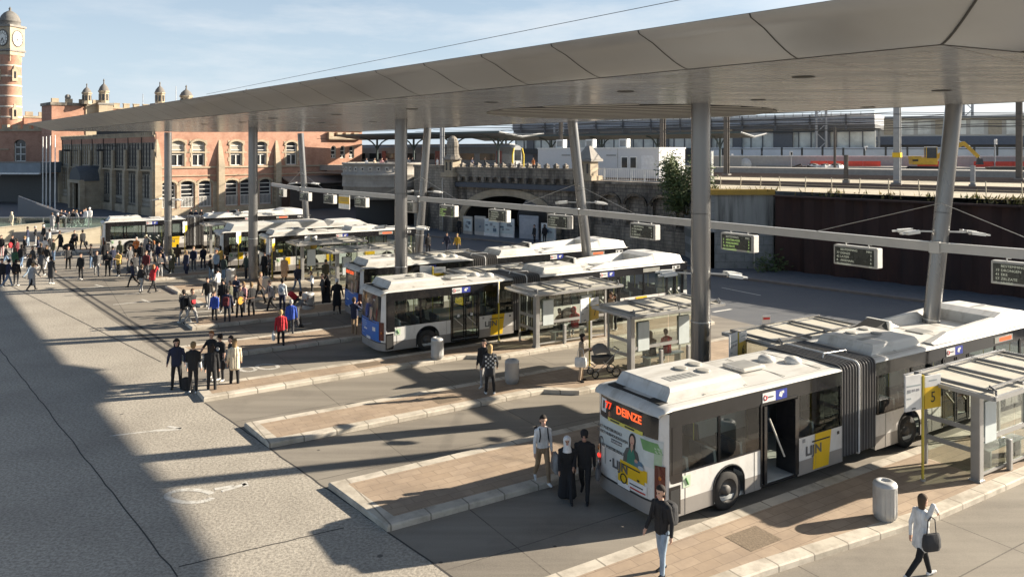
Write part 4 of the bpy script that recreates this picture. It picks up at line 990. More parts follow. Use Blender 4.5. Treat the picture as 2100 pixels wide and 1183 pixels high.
for x in UP:
    for s in (-1, 1):
        for k in range(6): stonebox(x + s * .9 - (.36 if k % 2 else .2) * (s < 0), x + s * .9 + (.36 if k % 2 else .2) * (s > 0), 6.75 + .6 * k, 7.35 + .6 * k, .05)
    stonebox(x - 1.6, x + 1.6, 8.55, 8.75, .04)
part(g, 'stone_dressing')
for ps, z1, w, rise in ((UP, 10.4, 1.75, .55), (LO, 4.85, 1.85, .55)):
    for x in ps:
        g = MB(); o = [Vector((p[0], -.06, p[1])) for p in arch(x, z1, z1, w + .5, rise + .15, 10)[2:]]
        for a, b in zip(o, o[1:]): g.bar(a + Vector((0, 0, .0)), b, .16, .30, m_stone)
        part(g, 'window_arch')
def window(x, z0, z1, w, rise, rows, lowsplit=True, blind=.0, rail=False):
    g = MB(); y = .30
    g.flat([(p[0], y, p[1]) for p in arch(x, z0, z1, w, rise)], [], m_wg); wv = part(g, 'window')
    if blind: g = MB(); g.box2((x - w / 2 + .08, y - .03, z1 - blind), (x + w / 2 - .08, y - .015, z1 - .25), m_blind); g.build('blind', wv)
    g = MB(); h = w / 2
    for xx in (x - h + .07, x + h - .07): g.box((xx, y - .06, (z0 + z1 - rise) / 2), (.13, .10, z1 - rise - z0), m_wf)
    for z in rows: g.box((x, y - .06, z), (w, .10, .11), m_wf)
    if lowsplit: g.box((x, y - .06, (z0 + rows[-1]) / 2), (.16, .10, rows[-1] - z0), m_wf)
    a = [Vector((p[0], y - .06, p[1])) for p in arch(x, z1, z1 - .04, w - .1, rise, 10)[2:]]
    for p, q in zip(a, a[1:]): g.bar(p, q, .10, .12, m_wf)
    g.box((x, y - .06, z0 + .06), (w, .12, .12), m_wf); g.build('frame', wv)
    if rail:
        g = MB(); g.box((x, .1, z0 + 1.5), (w, .08, .1), m_wf); g.box((x, .1, z0 + .15), (w, .08, .1), m_wf)
        for k in range(9): g.box((x - h + .12 + (w - .24) * k / 8, .1, z0 + .8), (.07, .05, 1.4), m_wf)
        g.build('railing', wv)
for i, x in enumerate(UP): window(x, 6.75, 10.4, 1.75, .55, [9.6, 9.0, 8.35], True, 1.9 if i < 3 else 0)
for x in LO: window(x, .95, 4.85, 1.85, .55, [4.1, 3.5, 2.9], False, 0, True)
for x in (27.6, 29.3, 31.0): window(x, 7.7, 9.7, .95, .45, [8.9, 8.3], True)
for x in (.15, 8.9, 17.7):
    g = MB(); g.box2((x - .45, -.75, 0), (x + .45, 0, 6.9), m_stone); g.loft([[(x - .45, -.75, 6.9), (x + .45, -.75, 6.9), (x + .45, 0, 6.9), (x - .45, 0, 6.9)], [(x - .3, -.30, 9.2), (x + .3, -.30, 9.2), (x + .3, 0, 9.2), (x - .3, 0, 9.2)], [(x - .15, -.04, 10.4), (x + .15, -.04, 10.4), (x + .15, 0, 10.4), (x - .15, 0, 10.4)]], m_stone, smooth=False); part(g, 'buttress')
# crenellated parapets
def crenel(x0, x1, z, h, step, name='parapet', y=0.0, m=m_stone):
    g = MB(); g.box2((x0, y - .12, z), (x1, y + .35, z + h * .45), m); x = x0
    while x + step * .55 <= x1 + .01: g.box2((x, y - .16, z + h * .45), (x + step * .55, y + .38, z + h), m); g.box2((x - .05, y - .2, z + h), (x + step * .6, y + .42, z + h + .12), m); x += step
    part(g, name)
crenel(0, 26, 12.3, 1.0, 1.7); crenel(26.4, 32.6, 10.7, 1.0, 1.55, y=-.5)
# lean-to along the far half of the sunlit front
g = MB(); g.loft([[(18.4, -.02, 5.0), (33, -.02, 5.0), (33, -.02, 4.8), (18.4, -.02, 4.8)], [(18.4, -3.4, 4.1), (33, -3.4, 4.1), (33, -3.4, 3.9), (18.4, -3.4, 3.9)]], C('lean_to_roof', (.20, .17, .15), .7), smooth=False); part(g, 'lean_to_roof')
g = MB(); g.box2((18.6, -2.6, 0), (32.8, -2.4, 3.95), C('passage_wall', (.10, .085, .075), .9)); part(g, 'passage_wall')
g = MB(); g.box2((25.5, -2.66, 2.3), (28.5, -2.61, 3.4), m_wg); g.box2((25.4, -2.7, 2.2), (28.6, -2.62, 2.3), m_stone); part(g, 'window')
# shaded entrance front: local -x side, built along +y of the station frame (left flank)
sh = Matrix.Rotation(-PI / 2, 4, 'Z')        # wall-local x -> station -y ... runs from far end to the corner
def shade(): g = MB(); g.T = Matrix.Translation((0, 42, 0)) @ sh; return g
BAY = 5.25; lw = []
for b in range(8):
    c = b * BAY + BAY / 2
    if b == 3: lw += [(c + d, 6.7, 9.95, .62) for d in (-1.65, -.55, .55, 1.65)]
    else: lw += [(c + d, 6.7, 9.95, .62) for d in (-1.65, -.55, .55, 1.65)] + [(c + d, 2.4 if b != 6 else 1.5, 5.6, .62) for d in (-1.0, 0, 1.0)]
m_sh = brickmat('entrance_stone', (.45, .40, .32), (.45, .41, .345), (.30, .26, .2), .75, .33, .012, dirt=(.22, .185, .145), dirtamt=.6, dscale=.4, streak=True); g = shade(); g.wall([(0, 0), (42, 0), (42, 11.4), (0, 11.4)], [lancet(*w) for w in lw], .35, m_sh, m_stone); g.box2((0, -.05, 10.0), (42, -.01, 10.75), m_brick); part(g, 'entrance_front')
g = shade(); g.box2((0, -.16, 10.75), (42, -.0, 11.0), m_stone); g.box2((0, -.25, 6.05), (42, 0, 6.3), m_stone); g.box2((0, -.2, 0), (42, 0, 1.1), m_stone)
for k in range(60): g.box((.4 + .7 * k, -.14, 11.2), (.3, .3, .4), m_stone)
part(g, 'stone_dressing')
m_lg = mat('lancet_glass', (.30, .27, .22), .3, var=.35, scale=1.5)
for w in lw:
    g = shade(); g.flat([(p[0], .28, p[1]) for p in lancet(*w)], [], m_lg); wv = part(g, 'lancet_window')
for b in range(9):
    x = b * BAY
    g = shade(); g.box2((x - .45, -.55, 0), (x + .45, 0, 6.1), m_stone); g.box2((x - .35, -.4, 6.1), (x + .35, 0, 9.0), m_stone); g.tube((x + .5, -.1, 6), (x + .5, -.1, 11.2), .06, m_rub, n=8); part(g, 'pier')
for k, x in enumerate((9.2, 25.5)):
    g = shade(); g.bar((x, 0, 8.9), (x, -1.6, 9.0), .08, .08, m_rub); g.box((x, -1.8, 8.95), (.5, .9, .3), m_rub); part(g, 'wall_lamp')
# arched porch with a slate hood
g = shade(); px = 3 * BAY + BAY / 2
hood = []
for yy, s in ((-3.2, .92), (-2.6, 1.0), (0, 1.0)): hood.append([(px + 2.9 * s * math.cos(PI * i / 12), yy, 4.3 + 2.3 * s * math.sin(PI * i / 12)) for i in range(13)])
g.loft(hood, m_slate, caps=True, closed=False); g.add(hood[0], [tuple(range(13))], m_slate); part(g, 'porch_hood')
g = shade()
for s in (-1, 1): g.box2((px + s * 2.5 - .45, -3.3, 0), (px + s * 2.5 + .45, -2.6, 4.3), m_stone); g.box2((px + s * 1.45 - .3, -3.0, 0), (px + s * 1.45 + .3, -2.7, 3.9), m_stone)
g.box2((px - 2.9, -3.4, 4.0), (px + 2.9, -2.7, 4.45), m_stone); g.box2((px - 2.7, -2.7, 0), (px - 2.2, 0, 4.3), m_grime); g.box2((px + 2.2, -2.7, 0), (px + 2.7, 0, 4.3), m_stone); g.box2((px - 1.2, -.2, 0), (px + 1.2, -.05, 3.4), m_bk); part(g, 'porch')
# high hall behind with crenellations and turrets
hl = Vector((-77.9, 140, 0)); Ti = (Matrix.Translation((-48, 105, 0)) @ Matrix.Rotation(PI / 4, 4, 'Z')).inverted(); h0 = Ti @ hl
g = MB(); g.T = Matrix.Translation(h0 + Vector((0, 0, 1.1))); g.box2((0, 0, 0), (46, 18, 15.6), m_brick); g.box2((-.1, -.12, 14.9), (46, 0, 15.25), m_stone); g.box2((-.12, -.2, 15.6), (46, .5, 15.8), m_stone); part(g, 'hall')
g = MB(); g.T = Matrix.Translation(h0 + Vector((0, 0, 1.1)))
for k in range(22): x = 6 + 1.75 * k; g.box2((x, -.2, 15.8), (x + 1.0, .4, 16.5), m_stone); g.box2((x - .08, -.25, 16.5), (x + 1.08, .45, 16.65), m_stone)
part(g, 'parapet')
g = MB(); g.T = Matrix.Translation(h0 + Vector((0, 0, 1.1))); g.box2((-4.5, -1.2, 0), (3.4, 5, 16.2), m_brick); g.box2((.9, -1.35, 0), (3.6, -1.2, 16.2), m_stone); g.box2((-4.7, -1.4, 15.8), (3.6, 5.1, 16.3), m_grime)
for k in range(4): g.box2((-4.5 + 2.2 * k, -1.3, 16.3), (-3.4 + 2.2 * k, -.8, 17.0), m_stone)
g.sphere((-1.9, -1, 17.3), .5, m_domes); part(g, 'corner_block')
def turret(px, D, z0, zt, r, base):
    p = Ti @ Vector(((px - 1050) / F * D, D, 0)); g = MB(); rz = PI / 8
    if base: g.box((p.x, p.y, (z0 - 4 + z0) / 2), (2 * r * 1.35, 2 * r * 1.35, 4.0), m_stone); g.box((p.x, p.y, z0 + .2), (2 * r * 1.5, 2 * r * 1.5, .35), m_domes)
    hgt = zt - z0; hb = z0 + hgt * .48
    g.lathe([(r * 1.15, z0), (r * 1.0, z0 + .5), (r * .95, hb), (r * 1.12, hb + .05), (r * 1.12, hb + .3)], (p.x, p.y, 0), m_stone, n=8, smooth=False)
    g.lathe([(r * 1.05, hb + .3), (r * .98, hb + hgt * .10), (r * .78, hb + hgt * .2), (r * .42, hb + hgt * .29), (r * .16, hb + hgt * .33), (r * .1, hb + hgt * .42), (r * .16, hb + hgt * .45), (.05, zt)], (p.x, p.y, 0), C('turret_cap', (.17, .155, .14), .85), n=12)
    t = part(g, 'turret'); g = MB()
    for k in range(8):
        th = PI / 8 + PI * k / 4; c = Vector((p.x + r * .90 * math.cos(th), p.y + r * .90 * math.sin(th), z0 + hgt * .30)); g.box(c, (.10, r * .34, hgt * .24), m_bk, rz=th)
    g.build('opening', t)
turret(178, 139, 17.2, 20.9, .78, False); turret(213, 142, 17.2, 22.0, .88, True); turret(328, 150, 17.6, 22.2, .92, True); turret(382, 154, 17.2, 21.9, 1.2, False); turret(505, 165, 18.5, 22.0, 1.1, False)
g = MB()
for px, D, z0, z1 in ((293, 148, 15, 19.7), (361, 152, 15, 21.5)): p = Ti @ Vector(((px - 1050) / F * D, D, 0)); g.tube((p.x, p.y, z0), (p.x, p.y, z1), .06, m_steel, n=6)
part(g, 'roof_aerial')
# left wing beside the clock tower
wg = thing('brick_wing', 'low red brick wing with one tall white window, beside the flagpoles', 'building', (-114, 149, 0), math.radians(-8))
g = MB(); g.wall([(0, 0), (36, 0), (36, 12.6), (0, 12.6)], [arch(22.2, 6.9, 11.0, 2.4, .7)], .4, m_brick, m_stone); g.box2((0, .42, 0), (36, 10, 12.5), m_brick); g.box2((35.9, -1.4, 0), (38.4, 3, 12.6), m_brick); g.box2((36.0, -1.55, 4), (36.9, -1.4, 12.6), m_stone); g.build('wall', wg)
g = MB(); g.box2((14, -.3, 12.6), (38.5, .3, 13.0), m_stone); g.box2((0, -.2, 9.1), (20, -.0, 9.3), m_stone)
for k in range(11): g.box2((14.3 + 2.2 * k, -.35, 13.0), (15.5 + 2.2 * k, .3, 13.8), m_stone)
g.build('parapet', wg)
g = MB(); g.flat([(p[0], .3, p[1]) for p in arch(22.2, 6.9, 11.0, 2.4, .7)], [], m_wg); wv = g.build('window', wg)
g = MB()
for x in (21.1, 22.2, 23.3): g.box((x, .24, 8.6), (.22, .1, 3.4), m_wf)
for z in (7.0, 8.3, 9.6): g.box((22.2, .24, z), (2.3, .1, .2), m_wf)
g.build('frame', wv)
g = MB(); g.T = Matrix.Translation((18, 6, 0)) @ Matrix.Rotation(math.radians(53), 4, 'Z'); g.box2((0, 0, 0), (20, 8, 15.6), m_brick); g.box2((-.1, -.15, 15.4), (20, .2, 15.8), m_stone)
for k in range(9): g.box2((.2 + 2.3 * k, -.2, 15.8), (1.5 + 2.3 * k, .2, 16.6), m_stone)
g.build('rear_block', wg)
# glazed entrance canopy with forked posts
ec = thing('entrance_canopy', 'blue-grey entrance canopy on white forked posts below the brick wing', 'canopy', (-95, 131, 0), math.radians(-6))
g = MB(); g.box2((-12, 0, 5.2), (17, 9, 7.0), C('canopy_glass_grey', (.20, .24, .28), .4, var=.2, scale=.5)); g.box2((-12, -.3, 5.0), (17, .1, 5.25), m_white); g.box2((-12, -.1, 6.9), (17, .2, 7.1), m_domes); g.build('roof', ec)
for x in (-6, 6.5):
    g = MB(); g.tube((x, .3, 0), (x, .3, 2.6), .2, m_white); g.tube((x, .3, 2.5), (x - 3.2, .3, 5), .13, m_white); g.tube((x, .3, 2.5), (x + 3.2, .3, 5), .13, m_white); g.build('forked_post', ec)
g = MB(); g.box2((-12, 6, 0), (17, 6.2, 5), C('foyer_dark', (.08, .085, .09), .4)); g.build('rear_wall', ec)
for x in (-2.5, 0, 2):
    g = MB(); g.box2((x - .8, 5.8, .2), (x + .8, 5.95, 4.2), m_wf); g.box2((x - .6, 5.75, .4), (x + .6, 5.82, 3.9), m_wg); g.build('glass_door', ec)
# clock tower
tw = thing('clock_tower', 'tall brick clock tower with white bands and a stone dome', 'tower', (-96.5, 150, 0), math.radians(77.7)); tw.scale = (.78, .78, 1)
g = MB(); g.lathe([(3.3, 0), (3.3, 11), (2.65, 11.6), (2.55, 14), (2.35, 27.0), (2.4, 27.2)], (0, 0, 0), m_brick, n=24); g.build('shaft', tw)
for z in (15.2, 17.2, 19.2, 21.2, 23.0, 25.0):
    g = MB(); rr = 2.62 - (z - 14) * .018; g.lathe([(rr - .1, z), (rr, z), (rr, z + .32), (rr - .1, z + .32)], (0, 0, 0), C('band_white', (.62, .56, .47), .8), n=24); g.build('stone_band', tw)
for z in (16.0, 23.3):
    for th2 in (math.radians(-112), math.radians(-202)):
        c = Vector((math.cos(th2) * 2.5, math.sin(th2) * 2.5, z)); g = MB(); g.box(c, (.35, 1.25, 2.2), m_stone, rz=th2); g.box(c + Vector((0, 0, 1.5)), (.3, .8, .9), m_stone, rz=th2, taper=.7); g.box(c + Vector((math.cos(th2) * .12, math.sin(th2) * .12, .1)), (.2, .45, 1.3), m_bk, rz=th2); g.build('window', tw)
g = MB(); g.box((0, 0, 27.5), (4.2, 4.2, .7), m_stone); g.box((0, 0, 28.1), (4.7, 4.7, .35), m_domes); g.box((0, 0, 30.4), (4.3, 4.3, 4.4), m_stone); g.box((0, 0, 32.75), (4.9, 4.9, .4), m_domes)
for sx in (-1, 1):
    for sy in (-1, 1): g.box((sx * 1.5, sy * 1.5, 26.6), (.5, .5, 1.2), m_stone)
g.build('clock_stage', tw)
for rz in (0, -PI / 2):
    g = MB(); g.T = Matrix.Rotation(rz, 4, 'Z'); y = -2.17
    g.lathe([(1.6, 0), (1.6, -.10), (1.38, -.10), (1.38, -.04), (0, -.04)], (0, y, 30.4), C('clock_ring', (.12, .115, .11), .6), n=40, axis='Y'); g.lathe([(1.42, -.06), (.95, -.06)], (0, y, 30.4), C('clock_white', (.80, .78, .72), .5), n=40, axis='Y'); g.lathe([(.85, -.065), (0, -.065)], (0, y, 30.4), C('clock_white', (.8, .78, .72)), n=40, axis='Y')
    cf = g.build('clock_face', tw); g = MB(); g.T = Matrix.Rotation(rz, 4, 'Z')
    for k in range(12): th = PI * k / 6; g.box((1.18 * math.sin(th), y - .075, 30.4 + 1.18 * math.cos(th)), (.10, .02, .34), m_dk, ry=th)
    g.build('numeral_ring', cf)
    g = MB(); g.T = Matrix.Rotation(rz, 4, 'Z'); g.bar((0, y - .10, 30.4), (.45, y - .10, 29.45), .03, .13, m_dk); g.bar((0, y - .11, 30.4), (-.35, y - .11, 29.75), .03, .17, m_dk); g.build('clock_hand', cf)
g = MB(); g.lathe([(r_, 32.9 + (z_ - 32.9) * .52) for r_, z_ in [(2.3, 32.9), (2.2, 34.3), (2.35, 34.4), (2.3, 34.6), (2.2, 35.4), (1.85, 36.6), (1.3, 37.6), (.6, 38.3), (.3, 38.5), (.22, 38.9), (.36, 39.2), (.2, 39.5), (.06, 40.0), (0, 40.1)]], (0, 0, 0), C('dome_stone', (.19, .18, .165), .85, dirt=(.08, .075, .07), dirtamt=.6, dscale=1), n=16); g.build('dome', tw)
# flagpoles, ramp, low walls
for i, (px, yb) in enumerate(((88, 412), (95, 414), (103, 418), (113, 420))):
    D = 8.6 * F / (yb - YH); D = 128 - i * 4; p = Vector(((px - 1050) / F * D, D, 0))
    o = thing('flagpole', ['white flagpole nearest the clock tower', 'second white flagpole from the clock tower', 'third white flagpole from the clock tower', 'white flagpole nearest the station porch'][i], 'flagpole', p, group='flagpoles before the station')
    g = MB(); g.tube((0, 0, 0), (0, 0, 11.2), .11, m_white, r2=.06, n=10); g.build('pole', o); g = MB(); g.lathe([(.18, 0), (.18, .25), (.1, .3)], (0, 0, 0), m_steel, n=10); g.build('base', o)
rw = thing('ramp_wall', 'long sloping blue-grey metal wall of the ramp by the flagpoles', 'wall')
a, b = Vector((-67, 106, 0)), Vector((-51, 91, 0)); g = MB(); d = (b - a).normalized(); s = Vector((-d.y, d.x, 0)) * .12
g.loft([[a - s, a + s, a + s + Vector((0, 0, 2.6)), a - s + Vector((0, 0, 2.6))], [b - s, b + s, b + s + Vector((0, 0, 1.0)), b - s + Vector((0, 0, 1.0))]], C('zinc', (.12, .125, .14), .5, metal=.3, var=.15, scale=.6), smooth=False); g.build('cladding', rw)
g = MB(); g.bar(a + Vector((0, 0, 2.72)), b + Vector((0, 0, 1.12)), .10, .07, m_steel); g.build('handrail', rw)
m_low = brickmat('low_wall_stone', (.50, .44, .33), (.54, .48, .37), (.33, .28, .2), 1.6, .9, .012, dirt=(.3, .25, .17), dirtamt=.5)
def lowwall(label, P, Qp, h0, h1, extra=0):
    d = (Qp - P); t = thing('low_wall', label, 'low wall', P, math.atan2(d.y, d.x), 'pale terrace walls'); Lw = d.length
    g = MB(); g.loft([[(0, 0, 0), (0, .5, 0), (0, .5, h0), (0, 0, h0)], [(Lw, 0, 0), (Lw, .5, 0), (Lw, .5, h1), (Lw, 0, h1)]], m_low, smooth=False); g.build('wall', t)
    g = MB(); g.bar((0, .25, h0 + .035), (Lw, .25, h1 + .035), .6, .07, m_low); g.build('coping', t)
lowwall('pale low terrace wall by the glass balustrade, farther from the buses', Vector((-54, 71.5, 0)), Vector((-46.6, 77.8, 0)), 1.0, 1.6)
lowwall('pale low terrace wall ending at the tail of the farthest bus', Vector((-42.3, 71.8, 0)), Vector((-38.6, 75.0, 0)), .95, 1.6)
g = MB(); g.box((-44, 80.5, .45), (26, 9, .9), C('terrace_stone', (.26, .25, .24), .85)); struct(g, 'terrace')
bl_ = thing('glass_balustrade', 'greenish glass balustrade on the terrace edge behind the low walls', 'balustrade', (-57, 79.5, .9)); m_gg = glass('balustrade_glass', (.55, .66, .62), .05, .1)
for k in range(8): g = MB(); g.box((1.2 + 2.3 * k, 0, .6), (2.2, .03, 1.0), m_gg); g.build('glass_pane', bl_)
g = MB(); g.bar((0, 0, 1.14), (18.6, 0, 1.14), .06, .06, m_steel); g.build('handrail', bl_)
for k in range(9): g = MB(); g.box((.05 + 2.3 * k, 0, .57), (.06, .06, 1.14), m_steel); g.build('post', bl_)
# ------------------------------------------------------------------ retaining walls and bridge
def frame(P, Qp): d = Qp - P; return P, math.atan2(d.y, d.x), d.length
B1 = Vector((-6.0, 84.0, 0)); B2 = Vector((6.6, 73.5, 0))
P, rz, Lw = frame(B1, B2)
br = thing('stone_bridge', 'soot-blackened stone railway bridge with a wide arch and pointed parapet stones', 'bridge', P, rz)
def seg_arch(cx, hw, z0, rise, n=20):
    return [(cx - hw, 0), (cx + hw, 0)] + [(cx + hw * math.cos(PI * i / n), z0 + rise * math.sin(PI * i / n) ** .85) for i in range(n + 1)]
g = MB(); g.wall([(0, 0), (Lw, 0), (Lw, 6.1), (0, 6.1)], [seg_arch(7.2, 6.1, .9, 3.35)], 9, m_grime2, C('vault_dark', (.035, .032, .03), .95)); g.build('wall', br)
g = MB(); o = [Vector((p[0], -.10, p[1])) for p in seg_arch(7.2, 6.45, .9, 3.7)[2:]]
for a, b in zip(o, o[1:]): g.bar(a, b, .3, .72, m_stone)
g.build('arch_ring', br)
g = MB(); g.box2((0, -.28, 6.1), (Lw, .35, 7.0), m_grime); g.box2((0, -.36, 6.95), (Lw, .42, 7.12), m_grime); g.box2((0, -.5, 5.0), (Lw, -.02, 5.5), C('girder_blue', (.07, .08, .10), .6)); g.build('parapet', br)
for k in range(14):
    x = .9 + 1.13 * k; g = MB(); g.box((x, .05, 7.23), (.34, .5, .24), m_grime); g.box((x, .05, 7.47), (.5, .6, .26), m_grime2, taper=.9); g.build('merlon', br)
for k in range(14):
    x = .9 + 1.13 * k; g = MB(); g.box((x, -.4, 5.85), (.3, .3, .5), m_grime, taper=-.3); g.build('corbel', br)
def turretb(P, label, top):
    t = thing('bridge_turret', label, 'turret', P, rz, 'stone turrets at the bridge ends')
    g = MB(); g.box((0, 0, 3.2), (1.7, 1.9, 6.4), m_grime); g.box((0, 0, 6.6), (2.2, 2.3, .45), m_stone); g.box((0, 0, 7.5), (1.5, 1.6, 1.5), m_stone); g.build('shaft', t)
    g = MB()
    if top: g.box((0, 0, 8.35), (2.3, 2.4, .25), m_domes); g.box((0, 0, 9.1), (2.1, 2.2, 1.3), m_domes, taper=.8)
    else:
        g.lathe([(1.1, 8.2), (1.3, 8.3), (1.05, 8.6), (.85, 8.9), (.78, 9.7), (.84, 9.75), (.8, 10.2), (.58, 10.7), (.28, 10.95), (0, 11.0)], (0, 0, 0), m_grime, n=12, smooth=False)
    g.build('cap', t)
    g = MB()
    for x in (-.35, .35): g.box((x, -.82, 7.55), (.22, .05, .95), m_bk)
    g.build('slit', t)
turretb(B1 + Vector((-.4, .2, 0)), 'slender domed stone turret at the train end of the bridge', False); turretb(B2 + Vector((.6, -.4, 0)), 'square stone turret with pyramid cap, behind a tilted column', True)
for o in [x for x in COL.objects if x.name.startswith('bridge_turret')]: o.scale = (.82, .82, .95)
# hoardings and boxes under the arch
def panel(label, px, py, w, h, D, m, m2=None, name='poster_panel', cat='hoarding'):
    p = Vector(((px - 1050) / F * D, D, 0)); t = thing(name, label, cat, p, rz)
    g = MB(); g.box((0, 0, h / 2), (w, .14, h), m, bev=.01); g.build('frame', t); g = MB()
    g.box((0, -.08, h * .55), (w * .88, .02, h * .62), m2 or m_info)
    if name == 'poster_panel':
        rnd = random.Random(int(px)); 
        for k in range(5): g.box((rnd.uniform(-.3, .3) * w, -.095, h * rnd.uniform(.4, .72)), (w * rnd.uniform(.1, .3), .012, h * rnd.uniform(.05, .2)), C('poster_blue', (.12, .17, .22), .6) if k % 2 else C('poster_grey', (.3, .32, .33), .6))
    g.build('poster', t)
panel('narrow poster panel at the dark left side of the arch', 960, 480, 1.3, 2.0, 81.5, m_frame); panel('low grey hoarding between two poster panels under the arch', 985, 482, 1.5, 2.1, 80.5, m_frame, C('poster_grey', (.3, .32, .33)))
panel('poster panel with blue pictures under the arch', 1008, 485, 2.0, 1.9, 79.5, m_white); panel('wide pale poster panel under the arch, beside the grey cabinet', 1039, 488, 2.0, 2.0, 78.6, m_white)
panel('tall light grey cabinet under the bridge arch', 1085, 492, 2.4, 2.45, 77.0, C('cabinet_grey', (.36, .38, .42), .5), C('cabinet_grey2', (.40, .42, .46), .5), 'cabinet', 'cabinet')
panel('leaning white poster board beside two people under the arch', 1125, 500, 1.7, 1.9, 74.5, m_white)
# bastion left of the bridge
m_bst = brickmat('bastion_stone', (.42, .385, .34), (.45, .42, .375), (.25, .23, .2), .9, .42, .012, dirt=(.2, .18, .155), dirtamt=.5)
bs = thing('round_bastion', 'rounded stone bastion with a pierced parapet, beside the station lean-to', 'bastion', (-15.2, 93.5, 0))
g = MB(); pr = [(4.3, 3.2), (4.9, 3.5), (4.9, 4.6), (5.05, 4.65), (5.05, 4.8), (5.0, 5.9), (5.15, 6.0), (5.15, 6.2), (4.95, 6.25), (4.95, 7.2), (5.1, 7.25), (5.1, 7.45), (4.7, 7.45), (4.7, 6.1), (0, 6.1)]
g.lathe(pr, (0, 0, 0), m_bst, n=40); g.build('drum', bs)
g = MB()
for k in range(11):
    th = PI + .25 + .19 * k; g.box((4.97 * math.cos(th), 4.97 * math.sin(th), 6.75), (.1, .42, .5), C('opening_light', (.50, .47, .42), .8), rz=th); g.box((5.0 * math.cos(th), 5.0 * math.sin(th), 6.75), (.1, .16, .2), m_bk, rz=th)  # solid pale blocks colour in the bright background seen through parapet openings
g.build('painted_opening', bs); g = MB(); g.lathe([(3.6, 0), (3.6, 3.3)], (0, .6, 0), C('undercroft_dark', (.05, .048, .046), .9), n=32); g.build('undercroft', bs)
P, rz3, Lw3 = frame(Vector((-11.2, 89.2, 0)), B1)
w3 = thing('buttressed_wall', 'grimy stone wall with a drainpipe between bastion and bridge', 'wall', P, rz3)
g = MB(); g.wall([(0, 0), (Lw3, 0), (Lw3, 7.2), (0, 7.2)], [arch(3.2, 0, 4.8, 2.6, 1.2)], .5, m_grime, m_grime); g.box2((0, .5, 0), (Lw3, .9, 7.2), m_grime2); g.box2((0, -.15, 7.0), (Lw3, .6, 7.25), m_grime); g.build('wall', w3)
g = MB(); g.path([Vector((5.4, -.15, .2)), Vector((5.2, -.15, 5.6)), Vector((5.9, -.15, 6.6))], .07, m_steel); g.build('drainpipe', w3)
P, rz4, Lw4 = frame(B2 + Vector((.9, -.8, 0)), Vector((14.9, 64.0, 0)))
w4 = thing('blind_arch_wall', 'blackened stone retaining wall with blind arches beside the bush', 'wall', P, rz4)
hs = [arch(x, 2.2, 4.9, 2.1, .75) for x in (2.2, 5.2, 8.2, 10.7)]
g = MB(); g.wall([(0, 0), (Lw4, 0), (Lw4, 5.9), (0, 5.9)], hs, .35, m_grime2, m_grime); g.box2((0, .34, 0), (Lw4, .8, 5.8), m_grime2); g.box2((0, -.2, 5.8), (Lw4, .9, 6.05), m_grime); g.box2((0, -.12, 0), (Lw4, 0, 2.0), m_grime); g.build('wall', w4)
for x in (2.2, 5.2, 8.2, 10.7):
    g = MB(); o = [Vector((p[0], -.06, p[1])) for p in arch(x, 4.9, 4.95, 2.5, .9)[2:]]
    for a, b in zip(o, o[1:]): g.bar(a, b, .15, .25, m_bk)
    g.build('arch_ring', w4)
m_stain = mat('stained_render', (.30, .30, .28), .85, var=.15, scale=2, dirt=(.05, .05, .048), dirtamt=.95, dscale=1.3, stretch=(1.4, 1, .12))
m_pale = brickmat('pale_block', (.27, .275, .265), (.34, .34, .33), (.14, .14, .135), 1.4, .62, .02, dirt=(.12, .12, .11), dirtamt=.6, dscale=.8)
P, rz5, Lw5 = frame(Vector((14.9, 64.0, 0)), Vector((14.6, 57.4, 0))); w5 = thing('pale_wall', 'pale wall with black water stains beside the rusty sheet wall', 'wall', (14.3, 57.4, 0), 0)
g = MB(); g.box2((0, 0, 0), (4.95, .6, 2.9), m_pale); g.box2((.0, 0, 0), (.6, 7.4, 5.7), m_pale); g.box2((0, .06, 2.9), (4.95, .6, 5.55), m_stain); g.box2((0, -.05, 2.8), (4.95, .06, 2.95), m_pale); g.build('wall', w5)
g = MB(); g.box2((-.1, -.15, 5.55), (5.0, .5, 5.95), C('ochre_kerb', (.42, .26, .05), .8)); g.build('capping', w5); g = MB(); g.box((3.5, -.12, 2.75), (.4, .2, .3), m_dk); g.tube((3.5, -.08, 0), (3.5, -.08, 1.6), .04, m_steel); g.build('junction_box', w5)
m_rust = mat('rusted_steel', (.044, .021, .017), .8, var=.45, scale=.8, dirt=(.013, .010, .014), dirtamt=.8, dscale=.5, stretch=(1, 1, .3), bmp=.3, bscale=25)
sp = thing('sheet_pile_wall', 'dark rusty corrugated sheet-pile wall below the railway', 'wall'); pts = []
for a, b in ((Vector((19.2, 56.9, 0)), Vector((30, 45.6, 0))), (Vector((30, 45.6, 0)), Vector((46, 28.4, 0))), (Vector((46, 28.4, 0)), Vector((64, 10, 0)))):
    d = (b - a).normalized(); nn = Vector((d.y, -d.x, 0)); s = 0; Ln = (b - a).length
    while s < Ln:
        for ds, off in ((0, 0), (.7, 0), (1.15, .30), (1.75, .30)): 
            if s + ds < Ln: pts.append(a + d * (s + ds) - nn * off)
        s += 2.2
g = MB(); g.loft([[Vector((p.x, p.y, z)) for p in pts] for z in (0, 2.7, 5.45)], m_rust, smooth=False, caps=False, closed=False); g.build('sheeting', sp)
g = MB()
for p, q in zip(pts[::4], pts[4::4]): g.bar(Vector((p.x, p.y, 5.5)), Vector((q.x, q.y, 5.5)), .6, .12, m_rust)
g.build('capping', sp)
